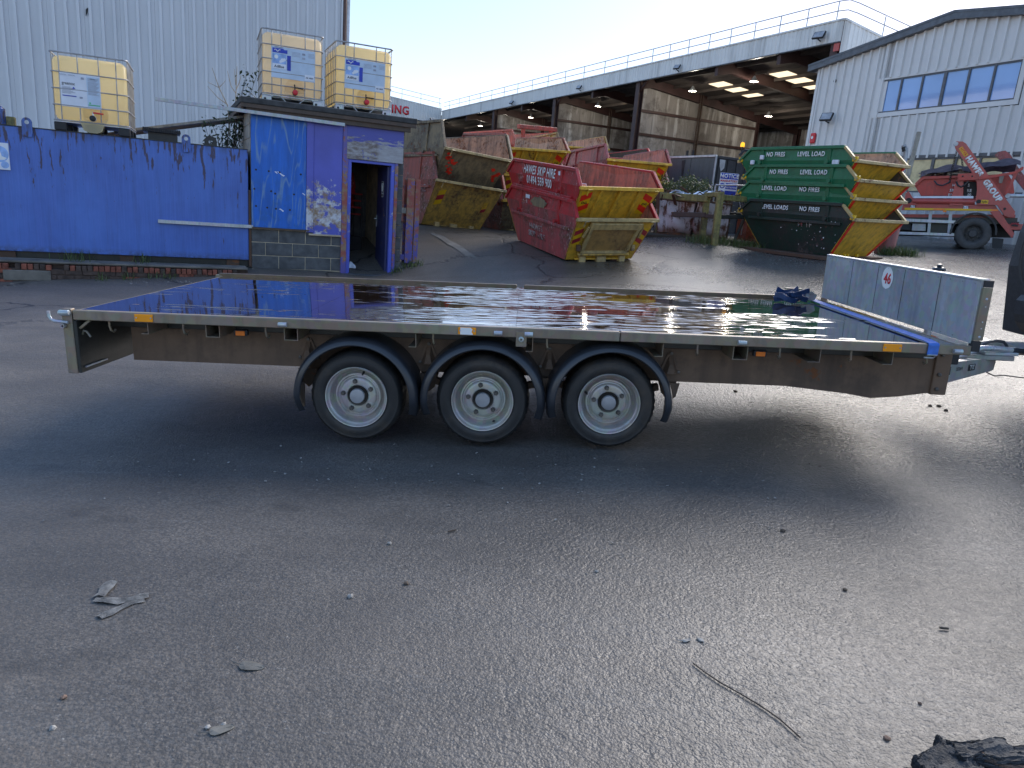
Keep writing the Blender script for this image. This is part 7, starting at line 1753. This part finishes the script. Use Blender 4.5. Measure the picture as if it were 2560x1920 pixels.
def stone(px, py, r_, mat, label, grp=None):
    c = gp(px, py); m = MB(); bmesh.ops.create_icosphere(m.bm, subdivisions=1, radius=r_)
    for v in m.bm.verts: v.co = Vector((v.co.x * rs.uniform(.7, 1.35), v.co.y * rs.uniform(.7, 1.3), v.co.z * rs.uniform(.5, .8)))
    o = m.build('stone_chip', A[mat]); o.location = c + Vector((0, 0, r_ * .35)); return tag(o, label, 'stone', grp)
for (px, py, r_, mat, lab) in ((974, 1360, .010, 'pebble', 'white stone chip alone on the asphalt below the middle wheel'), (877, 1493, .012, 'pebble', 'broad pale smear of chips on the asphalt left of centre'), (1016, 1460, .010, 'stem', 'dark brown stone lying near the middle of the open asphalt'), (1492, 1430, .008, 'pebble', 'tiny white chip below the right wheel of the trailer'),
        (519, 1820, .008, 'pebble', 'white chip just left of the flat grey leaf at the bottom'), (559, 1813, .008, 'pebble', 'white chip resting on the flat grey leaf at the bottom'), (132, 1822, .009, 'pebble', 'pale chip by the bottom left corner'), (160, 1745, .009, 'splinter', 'buff crumb of rubble above the bottom left corner'),
        (2217, 1848, .009, 'splinter', 'brown stone just left of the broken timber'), (2112, 1476, .010, 'stem', 'dark stone with a splash mark right of centre'), (1957, 1329, .012, 'stem', 'largest dark stone on the right side of the open asphalt'), (2300, 1760, .007, 'splinter', 'reddish chip above the broken timber')):
    stone(px, py, r_, mat, lab)
for (px, py, lab) in ((2365, 1027, 'dark stone nearest the end plate of the trailer chassis'), (2325, 1016, 'dark stone beside another below the drawbar, farther left'), (2347, 1016, 'dark stone beside another below the drawbar, farther right'), (1838, 980, 'dark stone on bright wet ground under the trailer chassis beam')): stone(px, py, .016, 'stem', lab)
lit = MB(); rs = random.Random(23)
def scrap(c, s):
    a = rs.uniform(0, 6.28); u = Vector((math.cos(a), math.sin(a), rs.uniform(-.3, .3))) * s; v = Vector((-math.sin(a), math.cos(a), rs.uniform(-.2, .4))) * s * rs.uniform(.3, .8)
    lit.prism([c - u - v, c + u - v, c + u + v, c - u + v], (0, 0, .003))
for _ in range(420):
    x = rs.uniform(-6.4, 1.6); q = SF @ Vector((x, -.62 - abs(rs.gauss(0, .22)) + .10 * math.sin(x * 2), 0))
    scrap(Vector((q.x, q.y, gz(q.x, q.y) + .006)), rs.uniform(.004, .016))
for _ in range(120):
    x, y = rs.uniform(-2.2, 1.6), rs.gauss(3.35, .28); scrap(Vector((x, y, gz(x, y) + .004)), rs.uniform(.002, .006))
for _ in range(60):
    x, y = rs.gauss(5.0, .6), rs.gauss(13.6, .25); scrap(Vector((x, y, gz(x, y) + .006)), rs.uniform(.006, .022))
lit = lit.build('litter', A['pebble']); lit['kind'] = 'stuff'; lit['label'] = 'scatter of small pale scraps along the wall and round the wheels'
# worn concrete strip up the ramp
def gsheet(name, label, pts, mat, lift):
    P = [gp(*p) for p in pts]; m = MB()
    a, b = P[:len(P) // 2], P[len(P) // 2:][::-1]; rows = []
    for p, q in zip(a, b):
        r_ = []
        for k in range(5):
            v = p.lerp(q, k / 4); v.z = gz(v.x, v.y) + lift + .012; r_.append(m.bm.verts.new(v))
        rows.append(r_)
    R2 = []
    for p, q in zip(rows, rows[1:]):
        for k in range(4): m.bm.faces.new((p[k], q[k], q[k + 1], p[k + 1]))
    bmesh.ops.subdivide_edges(m.bm, edges=m.bm.edges[:], cuts=3, use_grid_fill=True)
    for v in m.bm.verts: v.co.z = gz(v.co.x, v.co.y) + lift + .012
    o = m.build(name, A[mat], None, True); structure(o); o['label'] = label; return o
gsheet('concrete_strip', 'worn pale concrete strip up the ramp right of the hut', [(1076, 585), (1098, 596), (1118, 611), (1138, 621), (1160, 638), (1181, 648), (1200, 664), (1226, 678), (1250, 688), (1256, 684), (1240, 675), (1206, 654), (1194, 645), (1168, 627), (1150, 614), (1124, 601), (1108, 590), (1082, 583)], 'concrete', -.006)
# sodden broken timber at the very front
lp = gp(2365, 1928)
bt = thing('broken_timber', 'black sodden broken timber end at the bottom right corner', 'timber', Matrix.Translation((lp.x, lp.y, lp.z)))
def lump(c, size, seed, mat, rotz=0.0, sub=4):
    m = MB(); m.box((0, 0, 0), size, None, min(size) * .15); bmesh.ops.subdivide_edges(m.bm, edges=m.bm.edges[:], cuts=sub, use_grid_fill=True); rs_ = random.Random(seed); f = [rs_.uniform(0, 6) for _ in range(4)]
    for v in m.bm.verts:
        k = .20 * min(size) * (math.sin(v.co.x * 45 + f[0]) * math.sin(v.co.y * 75 + f[1]) + .6 * math.sin(v.co.z * 110 + v.co.x * 30 + f[2]) + .4 * math.sin(v.co.y * 210 + v.co.x * 14 + f[3]))
        v.co += Vector((k * .4, k * .6, k)) + Vector((rs_.gauss(0, .0014), rs_.gauss(0, .0014), rs_.gauss(0, .0016)))
    m.bm.transform(Matrix.Translation(c) @ Matrix.Rotation(rotz, 4, 'Z')); return m.build('timber_piece', A[mat], bt, True, sharp=30)
lump((-.005, -.025, .018), (.13, .12, .042), 1, 'bark', .4, 16); lump((.20, .02, .030), (.40, .07, .032), 2, 'bark', -.10, 18); lump((.22, -.035, .012), (.42, .09, .024), 3, 'splinter', -.08, 16); lump((-.12, -.07, .012), (.075, .06, .026), 4, 'bark', .8, 6); lump((-.07, -.075, .016), (.075, .045, .026), 6, 'splinter', .3, 6); lump((.24, .0, .036), (.30, .05, .018), 9, 'splinter', -.15, 14); lump((.10, .03, .036), (.16, .06, .03), 12, 'bark', .1, 12)
